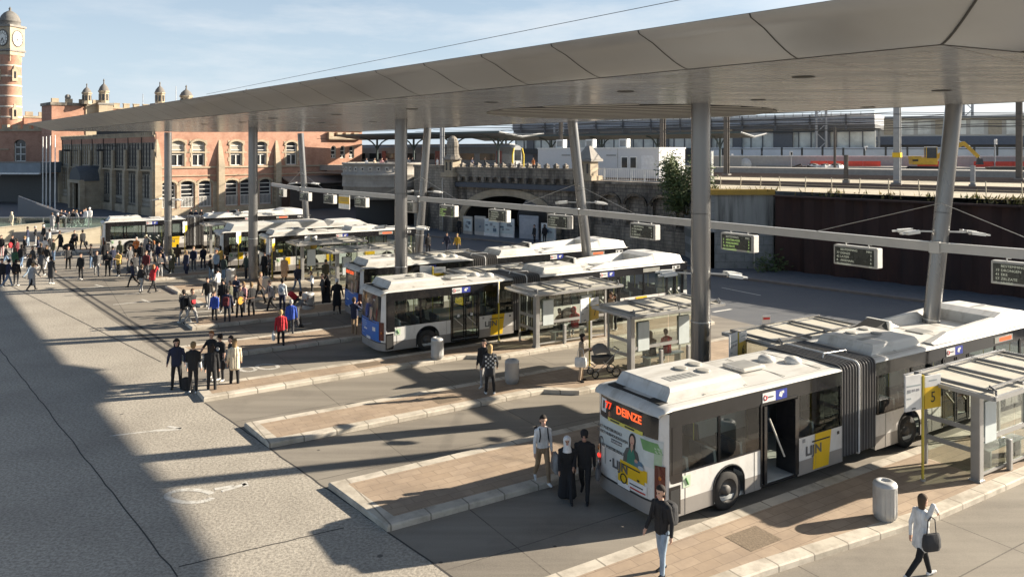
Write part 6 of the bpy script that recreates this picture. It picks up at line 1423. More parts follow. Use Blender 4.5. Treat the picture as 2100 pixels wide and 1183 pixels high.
# ------------------------------------------------------------------ people
HT = {}
def lerp3(a, b, t): return tuple(a[i] + (b[i] - a[i]) * t for i in range(3))
def body_mesh(key, pose, build, voxel):
    """one continuous figure, facing +x, 1.75 m tall: limbs, torso, head and hands are merged by a voxel remesh"""
    if key in HT: return HT[key]
    P = dict(lean=0, sway=0, hl=(0, 0), hr=(0, 0), kl=0, kr=0, sl=(8, 5), sr=(8, 5), el=12, er=12, head=0, sit=False, turn=0)
    P.update(pose); coat = build == 'coat'; dress = build == 'dress'; slim = .92 if build == 'slim' else 1.0
    prims = []                                      # (p, q, r1, r2, tag)
    rad = math.radians
    pz = .94; lean = rad(P['lean'])
    def up(o, d):
        """point d above the hip centre along the leaning trunk, offset o=(x,y)"""
        return Vector((o[0] + d * math.sin(lean), o[1], pz + d * math.cos(lean)))
    # trunk
    w = 1.07 if build in ('jacket', 'coat') else 1.0
    for (d0, ry0, rx0), (d1, ry1, rx1), tag_ in (((-.06, .085, .105), (.12, .075, .098), 'b'), ((.04, .08, .105), (.30, .075, .11), 't'), ((.28, .085, .115), (.46, .07, .105), 't')):
        for yy in (-1, 0, 1):
            prims.append((up((0, yy * ry0 * slim * w), d0), up((0, yy * ry1 * 1.12 * slim * w), d1), rx0 * w * (1 if yy == 0 else .9), rx1 * w * (1 if yy == 0 else .88), tag_))
    if build in ('jacket', 'coat', 'loose'):
        for yy in (-1, 0, 1): prims.append((up((-.005, yy * .072), -.07 if build != 'loose' else -.20), up((0, yy * .078), .15), .112 if build != 'loose' else .128, .104, 't'))
    if coat:
        for yy in (-1, -.5, .5, 1): prims.append((Vector((0, yy * .115, .48)), up((0, yy * .095), .05), .125, .115, 't'))
    if dress:
        for yy in (-1, -.5, .5, 1): prims.append((Vector((.02 * yy, yy * .13, .20)), up((0, yy * .09), .02), .14, .11, 't'))
    sh = .185 * slim * (1.06 if w > 1 else 1)
    for s in (-1, 1): prims.append((up((0, 0), .485), up((0, s * sh), .44), .070, .066 * w, 't'))
    # neck and head
    nb = up((0, 0), .50); hd = up((.02 + .10 * math.sin(rad(P['head'])), 0), .70)
    prims.append((nb, hd - Vector((0, 0, .05)), .056, .053, 's'))
    hx = Vector((1, 0, -math.sin(rad(P['head'])) * .9)).normalized()
    prims.append((hd + Vector((-.015, 0, .02)), hd + Vector((.005, 0, .045)), .088, .086, 's'))
    prims.append((hd + Vector((.028, 0, -.075)), hd + Vector((.02, 0, .0)), .052, .070, 's'))
    prims.append((hd + hx * .085 + Vector((0, 0, -.005)), hd + hx * .105 + Vector((0, 0, -.03)), .012, .016, 's'))
    for s in (-1, 1):
        prims.append((hd + Vector((-.005, s * .083, -.015)), hd + Vector((.0, s * .087, .02)), .018, .02, 's'))
        if voxel < .015: prims.append((hd + hx * .077 + Vector((0, s * .03, .012)), hd + hx * .079 + Vector((0, s * .036, .012)), .011, .011, 'e'))
    if voxel < .015: prims.append((hd + hx * .076 + Vector((0, -.02, -.065)), hd + hx * .076 + Vector((0, .02, -.065)), .010, .010, 'm'))
    # legs
    for s, hp, kn in ((1, P['hl'], P['kl']), (-1, P['hr'], P['kr'])):
        hipj = up((0, s * .088), -.03); a = rad(hp[0]); ab = rad(hp[1])
        thigh, shin = .43, .42
        if P['sit']: a = rad(84); kn = 86
        kd = Vector((math.sin(a), s * math.sin(ab), -math.cos(a) * math.cos(ab))); knee = hipj + kd * thigh
        b = a - rad(kn); sd = Vector((math.sin(b), s * math.sin(ab) * .6, -math.cos(b))); ank = knee + sd * shin
        bw = 1.18 if build == 'wide' else 1.0
        prims.append((hipj, knee, .096, .070 * bw, 'b')); prims.append((knee, ank + sd * -.02, .068 * bw, .052 * (1.45 if build == 'wide' else 1.05), 'b'))
        fx = Vector((math.cos(b * .5), s * .12, math.sin(b * .6))).normalized()
        prims.append((ank - fx * .045 + Vector((0, 0, -.035)), ank + fx * .07 + Vector((0, 0, -.04)), .042, .042, 'f')); prims.append((ank + fx * .06 + Vector((0, 0, -.045)), ank + fx * .155 + Vector((0, 0, -.05)), .042, .034, 'f'))
    # arms: s=(forward, outward) shoulder angles, elbow bend, optional explicit hand target
    for s, sa, eb in ((1, P['sl'], P['el']), (-1, P['sr'], P['er'])):
        shj = up((0, s * sh), .44); f, o = rad(sa[0]), rad(sa[1])
        ud = Vector((math.sin(f) * math.cos(o), s * math.sin(o), -math.cos(f) * math.cos(o))); elb = shj + ud * .285
        inw = rad(sa[2]) if len(sa) > 2 else 0
        ff = f + rad(eb); fd = Vector((math.sin(ff) * math.cos(inw), -s * math.sin(inw) + s * math.sin(o) * .3, -math.cos(ff))).normalized(); wr = elb + fd * .25
        sl_ = 1.08 if w > 1 else 1.0
        prims.append((shj, elb, .060 * sl_, .050 * sl_, 't' if build != 'bare' else 't')); prims.append((elb, wr, .049 * sl_, .038 * sl_, 'a'))
        side_ = fd.cross(Vector((0, 1, 0))).normalized() if abs(fd.y) < .9 else Vector((1, 0, 0))
        palm = wr + fd * .085; prims.append((wr, palm, .027, .034, 's'))
        if voxel < .015:
            lat = side_ * .022
            for k, (ln, off) in enumerate(((.072, 1.15), (.082, .4), (.076, -.4), (.058, -1.15))):
                b0 = palm + lat * off; curl = (fd * .75 + Vector((0, -s * .45, 0))).normalized(); m1 = b0 + fd * ln * .55; prims.append((b0, m1, .0105, .010, 's')); prims.append((m1, m1 + curl * ln * .5, .010, .009, 's'))
            prims.append((wr + fd * .03 + side_ * .025, wr + fd * .075 + side_ * .058, .012, .0105, 's'))
        else: prims.append((palm, palm + fd * .07, .030, .018, 's'))
    # raw union mesh of capsules
    g = MB(); dm = C('tmp', (.5, .5, .5))
    for p, q, r1, r2, t_ in prims:
        n = 10; p = Vector(p); q = Vector(q); ax = (q - p)
        if ax.length < 1e-5: ax = Vector((0, 0, 1e-3)); q = p + ax
        ax.normalize(); e1 = ax.orthogonal().normalized(); e2 = ax.cross(e1); rings = []
        for c, r, sg in ((p, r1, -1), (q, r2, 1)):
            for ph in ((-80, -50, -20) if sg < 0 else (20, 50, 80)):
                ph = rad(ph); rings.append([c + ax * (math.sin(ph) * r) + (e1 * math.cos(2 * PI * i / n) + e2 * math.sin(2 * PI * i / n)) * (r * math.cos(ph)) for i in range(n)])
        g.loft(rings, dm)
    me = g.mesh('figure_src'); o = bpy.data.objects.new('figure_src', me); COL.objects.link(o)
    rm = o.modifiers.new('r', 'REMESH'); rm.mode = 'VOXEL'; rm.voxel_size = voxel; rm.use_smooth_shade = True
    sm = o.modifiers.new('s', 'SMOOTH'); sm.iterations = 3; sm.factor = .5
    bpy.context.view_layer.update()
    out = bpy.data.meshes.new_from_object(o.evaluated_get(bpy.context.evaluated_depsgraph_get())); out.name = 'figure'
    bpy.data.objects.remove(o); bpy.data.meshes.remove(me)
    out.materials.clear()
    for _ in range(7): out.materials.append(None)
    # which garment each face belongs to: nearest limb
    idx = {'s': 0, 't': 1, 'a': 2, 'b': 3, 'f': 4, 'e': 5, 'm': 6}
    pr = [(Vector(p), Vector(q) - Vector(p), max(1e-9, (Vector(q) - Vector(p)).length_squared), r1, r2, idx[t_]) for p, q, r1, r2, t_ in prims]
    for i, f in enumerate(out.polygons):
        c = f.center; best = 1e9; bi = 1
        for p, d, l2, r1, r2, k in pr:
            t = max(0, min(1, (c - p).dot(d) / l2)); dist = (c - p - d * t).length - (r1 + (r2 - r1) * t) - (.006 if k == 1 else .004 if k in (5, 6) else 0)
            if dist < best: best = dist; bi = k
        f.material_index = bi
    mn = min(v.co.z for v in out.vertices)
    if not P['sit']: out.transform(Matrix.Translation((0, 0, -mn)))
    HT[key] = (out, hd - Vector((0, 0, 0 if P['sit'] else mn))); return HT[key]
HAIR = {}
def hair_mesh(style):
    if style in HAIR: return HAIR[style]
    g = MB(); m = C('tmp', (.5, .5, .5)); rnd = random.Random(len(style)); rings = []
    n = 18
    if style in ('short', 'long', 'bob', 'bun', 'curly', 'hijab', 'hood', 'bald'):
        ext = {'short': .0, 'long': .30, 'bob': .12, 'bun': .02, 'curly': .07, 'hijab': .16, 'hood': .10, 'bald': 0}[style]; sc = {'curly': 1.25, 'hijab': 1.18, 'hood': 1.25}.get(style, 1.06)
        lv = [(-.16 - ext, .55), (-.10 - ext * .6, .85), (-.05, 1.0), (.02, 1.05), (.06, 1.0), (.10, .80), (.125, .48), (.138, .1)]
        for z, k in lv:
            ring = []
            for i in range(n):
                th = 2 * PI * i / n; front = math.cos(th) > (.30 if z > .0 else -.05)
                r = .094 * k * sc; x, y = r * math.cos(th), r * math.sin(th) * .94
                if style not in ('hijab', 'hood'):
                    if front and z < .055: x, y = x * .62, y * .62          # tucked behind the face
                elif math.cos(th) > .55 and z < .05 and z > -.12: x *= .70
                if style in ('curly',): x *= 1 + rnd.uniform(-.1, .1); y *= 1 + rnd.uniform(-.1, .1)
                if style in ('short', 'bald') and z < -.06: x, y = x * .72, y * .72
                ring.append((x - .008, y, z + .02))
            rings.append(ring)
        g.loft(rings, m)
        if style == 'bun': g.sphere((-.10, 0, .08), .05, m)
        if style == 'hijab': g.lathe([(.13, -.27), (.12, -.2), (.085, -.12), (.08, -.08)], (0, 0, 0), m, n=16)
    else:  # caps and hats
        g.lathe([(.098, .0), (.102, .035), (.095, .085), (.06, .125), (0, .14)], (-.005, 0, .02), m, n=18)
        if style == 'cap': g.loft([[(.07, y, .03) for y in (-.07, .07)] + [(.07, y, .045) for y in (.07, -.07)], [(.175, y, .02) for y in (-.05, .05)] + [(.175, y, .03) for y in (.05, -.05)]], m, smooth=False)
        if style == 'hat': g.lathe([(.10, .035), (.17, .025), (.17, .035), (.10, .05)], (0, 0, 0), m, n=18)
        g.lathe([(.09, -.04), (.094, .03)], (-.012, 0, .0), m, n=16)
    me = g.mesh('hair'); me.materials.clear(); me.materials.append(None); HAIR[style] = me; return me
CL = {'black': (.016, .016, .018), 'navy': (.02, .025, .055), 'grey': (.12, .12, .125), 'lgrey': (.33, .33, .33), 'white': (.72, .72, .71), 'cream': (.66, .58, .43), 'beige': (.42, .33, .24), 'tan': (.30, .21, .13), 'brown': (.10, .065, .04), 'red': (.45, .025, .035), 'blue': (.035, .085, .42), 'jeans': (.13, .20, .31), 'ljeans': (.28, .36, .45), 'orange': (.60, .20, .06), 'yellow': (.62, .42, .12), 'olive': (.10, .10, .065), 'pink': (.55, .30, .30), 'green': (.03, .09, .05), 'charcoal': (.045, .045, .048), 'camel': (.40, .26, .16), 'burg': (.12, .02, .025), 'dgreen': (.04, .06, .05), 'mustard': (.50, .32, .04), 'skinl': (.60, .37, .27), 'skinm': (.44, .25, .17), 'skind': (.16, .085, .055), 'blond': (.46, .32, .15), 'dblond': (.25, .165, .08), 'dark': (.02, .014, .011), 'hgrey': (.46, .44, .41), 'ginger': (.30, .12, .04)}
def cloth(n):
    sk = n.startswith('skin'); return C('cloth_' + n, CL[n], .55 if sk else .85, var=.08 if sk else .28, scale=6, bmp=0 if sk else .9, bscale=7, stretch=(1, 1, .6))
POSES = {
 'stand': dict(hl=(2, 3), hr=(-3, 4), kl=2, kr=2, sl=(3, 8), sr=(6, 7), el=14, er=10),
 'relax': dict(hl=(10, 4), hr=(-2, 3), kl=16, kr=0, sl=(-5, 10), sr=(8, 8), el=22, er=30),
 'pocket': dict(hl=(3, 5), hr=(-2, 5), kl=4, kr=2, sl=(-14, 16), sr=(-14, 16), el=58, er=58),
 'phone': dict(hl=(4, 4), hr=(-3, 4), kl=5, kr=3, sl=(12, 6, 30), sr=(16, 6, 30), el=96, er=96, head=30),
 'folded': dict(hl=(5, 4), hr=(-4, 4), kl=5, kr=3, sl=(14, 12, 66), sr=(14, 12, 66), el=80, er=78),
 'walk': dict(hl=(26, 1), hr=(-20, 1), kl=10, kr=24, sl=(-20, 6), sr=(22, 6), el=14, er=26, lean=4),
 'amble': dict(hl=(12, 2), hr=(-7, 2), kl=8, kr=6, sl=(-8, 10), sr=(10, 10), el=16, er=20, lean=2),
 'stride': dict(hl=(-18, 1), hr=(24, 1), kl=30, kr=6, sl=(20, 8), sr=(-22, 8), el=30, er=12, lean=5),
 'carry': dict(hl=(16, 2), hr=(-14, 2), kl=8, kr=20, sl=(-4, 10), sr=(5, 12), el=10, er=8, lean=2),
 'photo': dict(hl=(4, 5), hr=(-5, 5), kl=4, kr=2, sl=(52, 14, 40), sr=(56, 14, 40), el=92, er=90, lean=-3, head=-8),
 'shade_eyes': dict(hl=(22, 0), hr=(-18, 0), kl=6, kr=22, sr=(168, 14, 24), sl=(-14, 10), er=-124, el=14, lean=2, head=2),
 'reach': dict(hl=(4, 4), hr=(-4, 4), kl=3, kr=2, sl=(10, 8), sr=(46, 10, 20), el=14, er=24),
 'bend': dict(hl=(34, 3), hr=(28, 3), kl=26, kr=24, sl=(50, 8, 20), sr=(56, 8, 20), el=26, er=22, lean=46, head=24),
 'sit': dict(sit=True, sl=(18, 8, 20), sr=(20, 8, 20), el=62, er=60, lean=8, head=10),
 'guitar': dict(hl=(4, 4), hr=(-4, 4), kl=4, kr=2, sl=(18, 30, 40), sr=(12, 14, 56), el=82, er=88, head=18)}
PEOPLE = []
def person(px, py, hgt, face, pose, build, top, legs, shoes, hair, hcol, label, skin='skinl', arms=None, z=0.004, near=False, pos=None, group=None):
    vx = .0115 if near else .021
    me, hd = body_mesh((pose, build, near), POSES[pose], build, vx)
    p = pos or G(px, py, z); sc = hgt / 1.75
    o = bpy.data.objects.new('person', me); COL.objects.link(o); o.location = p; o.rotation_euler = (0, 0, math.radians(face)); o.scale = (sc, sc, sc)
    for i, c in enumerate((skin, top, arms or top, legs, shoes, 'dark', 'pink')):
        o.material_slots[i].link = 'OBJECT'; o.material_slots[i].material = cloth(c)
    tag(o, label, 'person', group)
    if hair:
        h = bpy.data.objects.new('headscarf' if hair == 'hijab' else 'hood' if hair == 'hood' else 'hat' if hair in ('cap', 'hat', 'beanie') else 'hair', hair_mesh(hair)); COL.objects.link(h); h.parent = o; h.location = hd
        h.material_slots[0].link = 'OBJECT'; h.material_slots[0].material = cloth(hcol)
    PEOPLE.append(o); return o
def local(o, v): return o.matrix_basis @ Vector(v)
def backpack(o, col, label, s=1.0, strap='black'):
    t = thing('backpack', label, 'backpack', local(o, (-.215, 0, 1.18)), o.rotation_euler.z); t.scale = (s, s, s)
    g = MB(); g.box((-.02, 0, .0), (.17, .30, .42), cloth(col), bev=.05); g.box((-.03, 0, .21), (.10, .20, .04), cloth(col), bev=.015); g.build('pack', t)
    g = MB(); g.box((-.115, 0, -.08), (.06, .23, .18), cloth(col), bev=.02); g.build('pocket', t)
    for s_ in (-1, 1): g = MB(); g.path([Vector((.05, s_ * .11, -.14)), Vector((.09, s_ * .14, .05)), Vector((.12, s_ * .12, .24)), Vector((.30, s_ * .105, .26)), Vector((.355, s_ * .105, .10)), Vector((.345, s_ * .13, -.06))], .018, cloth(strap), n=6); g.build('strap', t)
    return t
def bag(o, off, col, label, w=.34, h=.32, d=.12, drop=.18, name='bag'):
    t = thing(name, label, 'bag', local(o, off), o.rotation_euler.z)
    g = MB(); g.loft([[(x * w / 2 * k, y * d / 2 * k2, z) for x, y in ((-1, -.7), (-.6, -1), (.6, -1), (1, -.7), (1, .7), (.6, 1), (-.6, 1), (-1, .7))] for k, k2, z in ((.86, .7, -h), (1.02, 1.15, -h * .75), (1, 1, -h * .3), (.92, .5, 0))], cloth(col)); g.build('sack', t)
    g = MB(); pts = [Vector((-w * .3, 0, -.01)), Vector((-w * .22, 0, drop * .8)), Vector((0, 0, drop)), Vector((w * .22, 0, drop * .8)), Vector((w * .3, 0, -.01))]; g.path(pts, .011, cloth(col), n=6); g.build('handle', t); return t

# nearest people
o = person(1358, 1178, 1.76, 215, 'amble', 'jacket', 'black', 'ljeans', 'black', 'short', 'dark', 'man in black jacket and blue jeans walking past the tail of the Deinze bus', z=.15, near=True)
backpack(o, 'charcoal', 'grey striped backpack on the man walking past the Deinze bus')
o = person(1889, 1186, 1.72, 12, 'shade_eyes', 'loose', 'white', 'black', 'white', 'bob', 'brown', 'woman in long white jacket shading her eyes with one hand', near=True)
bag(o, (.02, -.27, 1.06), 'charcoal', 'grey shoulder bag of the woman shading her eyes', .36, .34, .13, .34, 'handbag')
o = person(1113, 990, 1.74, 285, 'carry', 'slim', 'white', 'tan', 'white', 'short', 'dark', 'young man in white shirt and brown trousers walking beside the woman in a headscarf', z=.15, near=True)
backpack(o, 'black', 'black backpack on the young man in the white shirt')
bag(o, (.10, .33, .76), 'lgrey', 'crumpled white carrier bag between the young man and the woman in a headscarf', .38, .46, .2, .05, 'carrier_bag')
o = person(1163, 1024, 1.62, 268, 'walk', 'dress', 'black', 'black', 'black', 'hijab', 'white', 'woman in long black coat and white headscarf near the Deinze bus', near=True, skin='skinm')
o = person(1199, 1022, 1.76, 258, 'walk', 'jacket', 'black', 'black', 'black', 'beanie', 'black', 'person in black coat and black woolly hat walking beside the Deinze bus', near=True, skin='skinm')
bag(o, (.05, .34, .84), 'grey', 'grey bag carried on the bus side by the person in the woolly hat', .3, .3, .12, .08)
o = person(1005, 808, 1.70, 100, 'pocket', 'loose', 'charcoal', 'black', 'white', 'long', 'blond', 'long-haired blond person in black and white checked jacket on the brick platform', z=.15, near=True)
g = MB()
for k in range(6):
    for j in range(5):
        if (k + j) % 2: g.box((-.150, -.17 + .085 * j, 1.02 + .075 * k), (.03, .06, .05), cloth('white'))
q = g.build('check_pattern', o)
o = person(993, 797, 1.74, 245, 'stand', 'jacket', 'black', 'lgrey', 'white', 'short', 'dark', 'person in black jacket and pale trousers behind the checked jacket', z=.15); backpack(o, 'black', 'black backpack on the person behind the checked jacket')
o = person(1192, 782, 1.72, 355, 'phone', 'slim', 'beige', 'beige', 'black', 'bun', 'dark', 'woman all in beige with a white tote bag by the number 7 sign', z=.15, near=True)
bag(o, (-.02, -.25, .98), 'white', 'big white tote bag on the shoulder of the woman in beige', .44, .36, .14, .34, 'tote_bag')
o = person(727, 690, 1.80, 62, 'photo', 'jacket', 'navy', 'tan', 'brown', 'short', 'brown', 'man in navy jacket and tan trousers photographing the blue adverts', near=True)
# waiting inside the shelters
def seated(a, n, face, top, legs, hair, hcol, label, z=.10): return person(0, 0, 1.72, face, 'sit', 'jacket', top, legs, 'white', hair, hcol, label, pos=L(a, n, z - .27))
hb = math.degrees(HA)
seated(8.15, 15.65, hb + 90, 'black', 'grey', 'short', 'dark', 'seated person in black in the shelter by the near blue-advert bus'); seated(8.95, 15.65, hb + 80, 'red', 'grey', 'hood', 'red', 'seated person in red in the shelter by the near blue-advert bus')
seated(8.6, 10.05, hb + 90, 'black', 'lgrey', 'long', 'dark', 'long-haired seated person in black in the shelter by the thick column'); seated(9.4, 10.05, hb + 80, 'red', 'black', 'short', 'dark', 'seated person in red jacket in the shelter by the thick column')
person(1254, 676, 1.75, 200, 'stand', 'jacket', 'beige', 'lgrey', 'white', 'short', 'brown', 'pale-dressed person standing at the bus door with a dark-haired companion', z=.15); person(1262, 677, 1.68, 190, 'folded', 'jacket', 'black', 'black', 'white', 'long', 'dark', 'dark-haired companion in black at the door of the near blue-advert bus', z=.15)
person(2020, 905, 1.75, 150, 'reach', 'jacket', 'black', 'black', 'black', 'short', 'dark', 'person in black boarding the near bus behind the closest shelter', pos=L(11.9, -.75, .15))
# the group of seven on the platform tip
o = person(362, 797, 1.78, 288, 'pocket', 'jacket', 'navy', 'black', 'black', 'curly', 'dark', 'young person with big dark hair and navy jacket in the group of friends', near=True)
o = person(396, 806, 1.80, 92, 'stand', 'jacket', 'black', 'black', 'white', 'short', 'dblond', 'blond person in dark bodywarmer with white sleeves, back turned, in the group of friends', arms='white', near=True)
o = person(434, 806, 1.72, 100, 'stand', 'jacket', 'black', 'black', 'black', 'long', 'dark', 'long dark-haired person in black coat, back turned, in the group of friends', near=True)
o = person(434, 778, 1.80, 255, 'reach', 'slim', 'black', 'black', 'white', 'short', 'ginger', 'ginger-haired young man facing the group with one bare arm stretched out', arms='skinl', near=True)
o = person(452, 781, 1.74, 250, 'stand', 'slim', 'black', 'black', 'white', 'cap', 'dark', 'young man in dark cap and black shirt with a round white print', arms='skinl'); g = MB(); g.lathe([(.0, .0), (.075, .0), (.075, .02)], (.135, 0, 1.26), cloth('white'), n=16, axis='X'); g.build('shirt_print', o)
o = person(474, 786, 1.74, 215, 'stand', 'jacket', 'black', 'black', 'black', 'short', 'dark', 'person in black half hidden behind the cream sweater')
o = person(481, 794, 1.74, 110, 'relax', 'loose', 'cream', 'black', 'black', 'long', 'dblond', 'blond woman in loose cream sweater and wide black trousers', near=True)
t = thing('backpack', 'black backpack standing on the ground among the group of friends', 'backpack', G(383, 800), 1.2); g = MB(); g.box((0, 0, .24), (.24, .34, .46), cloth('black'), bev=.07); g.build('pack', t); g = MB(); g.box((.13, 0, .15), (.07, .24, .2), cloth('charcoal'), bev=.02); g.build('pocket', t)
t = bag(PEOPLE[-1], (.25, .40, 1.0), 'black', 'black bag carried beside the woman in the cream sweater', .32, .34, .14, .1)
# pairs and walkers in the middle distance
o = person(378, 664, 1.74, 140, 'walk', 'jacket', 'charcoal', 'lgrey', 'white', 'short', 'dark', 'walker in dark jacket with a big dark backpack, behind a red-fronted friend'); backpack(o, 'black', 'big dark backpack on the walker beside the red-fronted friend', 1.25)
o = person(393, 667, 1.86, 335, 'walk', 'jacket', 'black', 'lgrey', 'black', 'short', 'brown', 'tall young man in black jacket with a red front and pale trousers', arms='black'); g = MB(); g.box((.13, 0, 1.12), (.05, .24, .2), cloth('red'), bev=.02); g.build('red_panel', o)
person(440, 662, 1.55, 265, 'stand', 'jacket', 'blue', 'black', 'black', 'short', 'brown', 'child in bright blue jacket and striped black track trousers')
o = person(466, 665, 1.76, 95, 'relax', 'jacket', 'navy', 'charcoal', 'white', 'short', 'dark', 'boy in navy jacket and black trousers, back turned, beside the child in blue'); backpack(o, 'burg', 'dark red backpack on the boy beside the child in blue')
o = person(458, 641, 1.78, 280, 'stand', 'jacket', 'black', 'black', 'white', 'cap', 'black', 'person in black cap and black jacket behind the child in blue')
person(473, 644, 1.74, 190, 'folded', 'jacket', 'olive', 'charcoal', 'black', 'short', 'dark', 'person in olive jacket between the backpack boy and the guitar player')
o = person(491, 656, 1.74, 330, 'guitar', 'jacket', 'black', 'black', 'white', 'short', 'dark', 'guitar player in black with a grey wrap, among the waiting crowd')
t = thing('guitar', 'honey-coloured acoustic guitar held by the player in the crowd', 'guitar', local(o, (.24, .02, 1.06)), o.rotation_euler.z); m_gt = C('guitar_wood', (.55, .28, .05), .35)
def gp(r1, r2): return [(0, -.30 + .34 * math.sin(k * PI / 16) * 0 + (.20 * math.cos(k * 2 * PI / 24)) * (1 if math.cos(k * 2 * PI / 24) < 0 else .8), r1 * math.sin(k * 2 * PI / 24) * (1.0 - .22 * math.cos(k * 2 * PI / 24))) for k in range(24)]
g = MB(); g.loft([[(x, y + .15, z) for _, y, z in gp(.19, 0)] for x in (-.05, .05)], m_gt); g.build('body', t); g = MB(); g.box((.05, .30, .02), (.03, .62, .05), C('guitar_neck', (.10, .05, .03), .5)); g.box((.05, .64, .02), (.04, .14, .07), C('guitar_neck', (.10, .05, .03))); g.build('neck', t); g = MB(); g.lathe([(.05, .056), (0, .056)], (0, -.05, 0), m_dk, n=16, axis='X'); g.build('sound_hole', t)
person(500, 646, 1.72, 235, 'stand', 'jacket', 'pink', 'grey', 'white', 'long', 'dblond', 'long blond-haired person in pinkish top by the guitar player')
person(516, 652, 1.82, 150, 'relax', 'jacket', 'black', 'black', 'white', 'short', 'dblond', 'tall fair-haired person in black with white collar beside the guitar player')
o = person(447, 612, 1.75, 160, 'folded', 'slim', 'white', 'grey', 'white', 'hat', 'black', 'man in white top and black hat behind the waiting crowd')
o = person(555, 640, 1.74, 230, 'walk', 'jacket', 'lgrey', 'black', 'white', 'short', 'dark', 'student in grey jacket walking past the half-hidden litter bin'); backpack(o, 'black', 'black backpack on the student in grey jacket')
o = person(579, 641, 1.80, 80, 'stand', 'slim', 'white', 'navy', 'black', 'short', 'dark', 'man in white and grey-blue shirt with dark trousers, back turned'); g = MB(); g.lathe([(.0, -.012), (.13, -.012), (.13, .012), (0, .012)], (-.142, 0, 1.22), cloth('ljeans'), n=16, axis='X'); g.build('shirt_print', o)
o = person(596, 660, 1.72, 40, 'bend', 'jacket', 'charcoal', 'black', 'black', 'short', 'dark', 'person bending forward under a bright red backpack'); t = thing('backpack', 'bright red backpack on the person bending forward', 'backpack', local(o, (.12, 0, 1.36)), o.rotation_euler.z); g = MB(); g.box((0, 0, 0), (.46, .36, .26), cloth('red'), bev=.07, ry=.75); g.build('pack', t); g = MB(); g.box((-.02, 0, .13), (.26, .24, .06), cloth('red'), bev=.02, ry=.75); g.build('pocket', t)
o = person(606, 672, 1.80, 38, 'bend', 'coat', 'grey', 'black', 'black', 'short', 'hgrey', 'man in grey coat bending over the litter bin')
person(640, 612, 1.60, 200, 'phone', 'slim', 'white', 'black', 'black', 'short', 'dark', 'young person in white shirt with dark straps behind the bent-over bin'); o = person(662, 626, 1.74, 210, 'folded', 'jacket', 'charcoal', 'black', 'black', 'short', 'dark', 'person in dark grey jacket holding a paper near the bin')
person(671, 625, 1.66, 250, 'folded', 'dress', 'black', 'black', 'black', 'hijab', 'black', 'woman in long black dress and black headscarf near the orange-signed bus', skin='skinm')
person(691, 643, 1.84, 290, 'pocket', 'coat', 'black', 'black', 'black', 'cap', 'white', 'tall man in long black coat with a white cap near the orange-signed bus', skin='skind')
o = person(576, 712, 1.64, 108, 'carry', 'jacket', 'red', 'black', 'black', 'short', 'blond', 'fair-haired elderly woman in a red coat, back turned, walking with a white bag', near=True); bag(o, (.05, .33, .74), 'white', 'white shopping bag in the hand of the woman in red', .28, .36, .14, .06, 'shopping_bag')
o = person(597, 687, 1.66, 100, 'carry', 'jacket', 'blue', 'charcoal', 'black', 'bald', 'hgrey', 'grey-haired person in a royal blue coat walking beside the woman in red'); bag(o, (.05, -.32, .74), 'charcoal', 'dark handbag of the person in the royal blue coat', .3, .26, .12, .12, 'handbag')
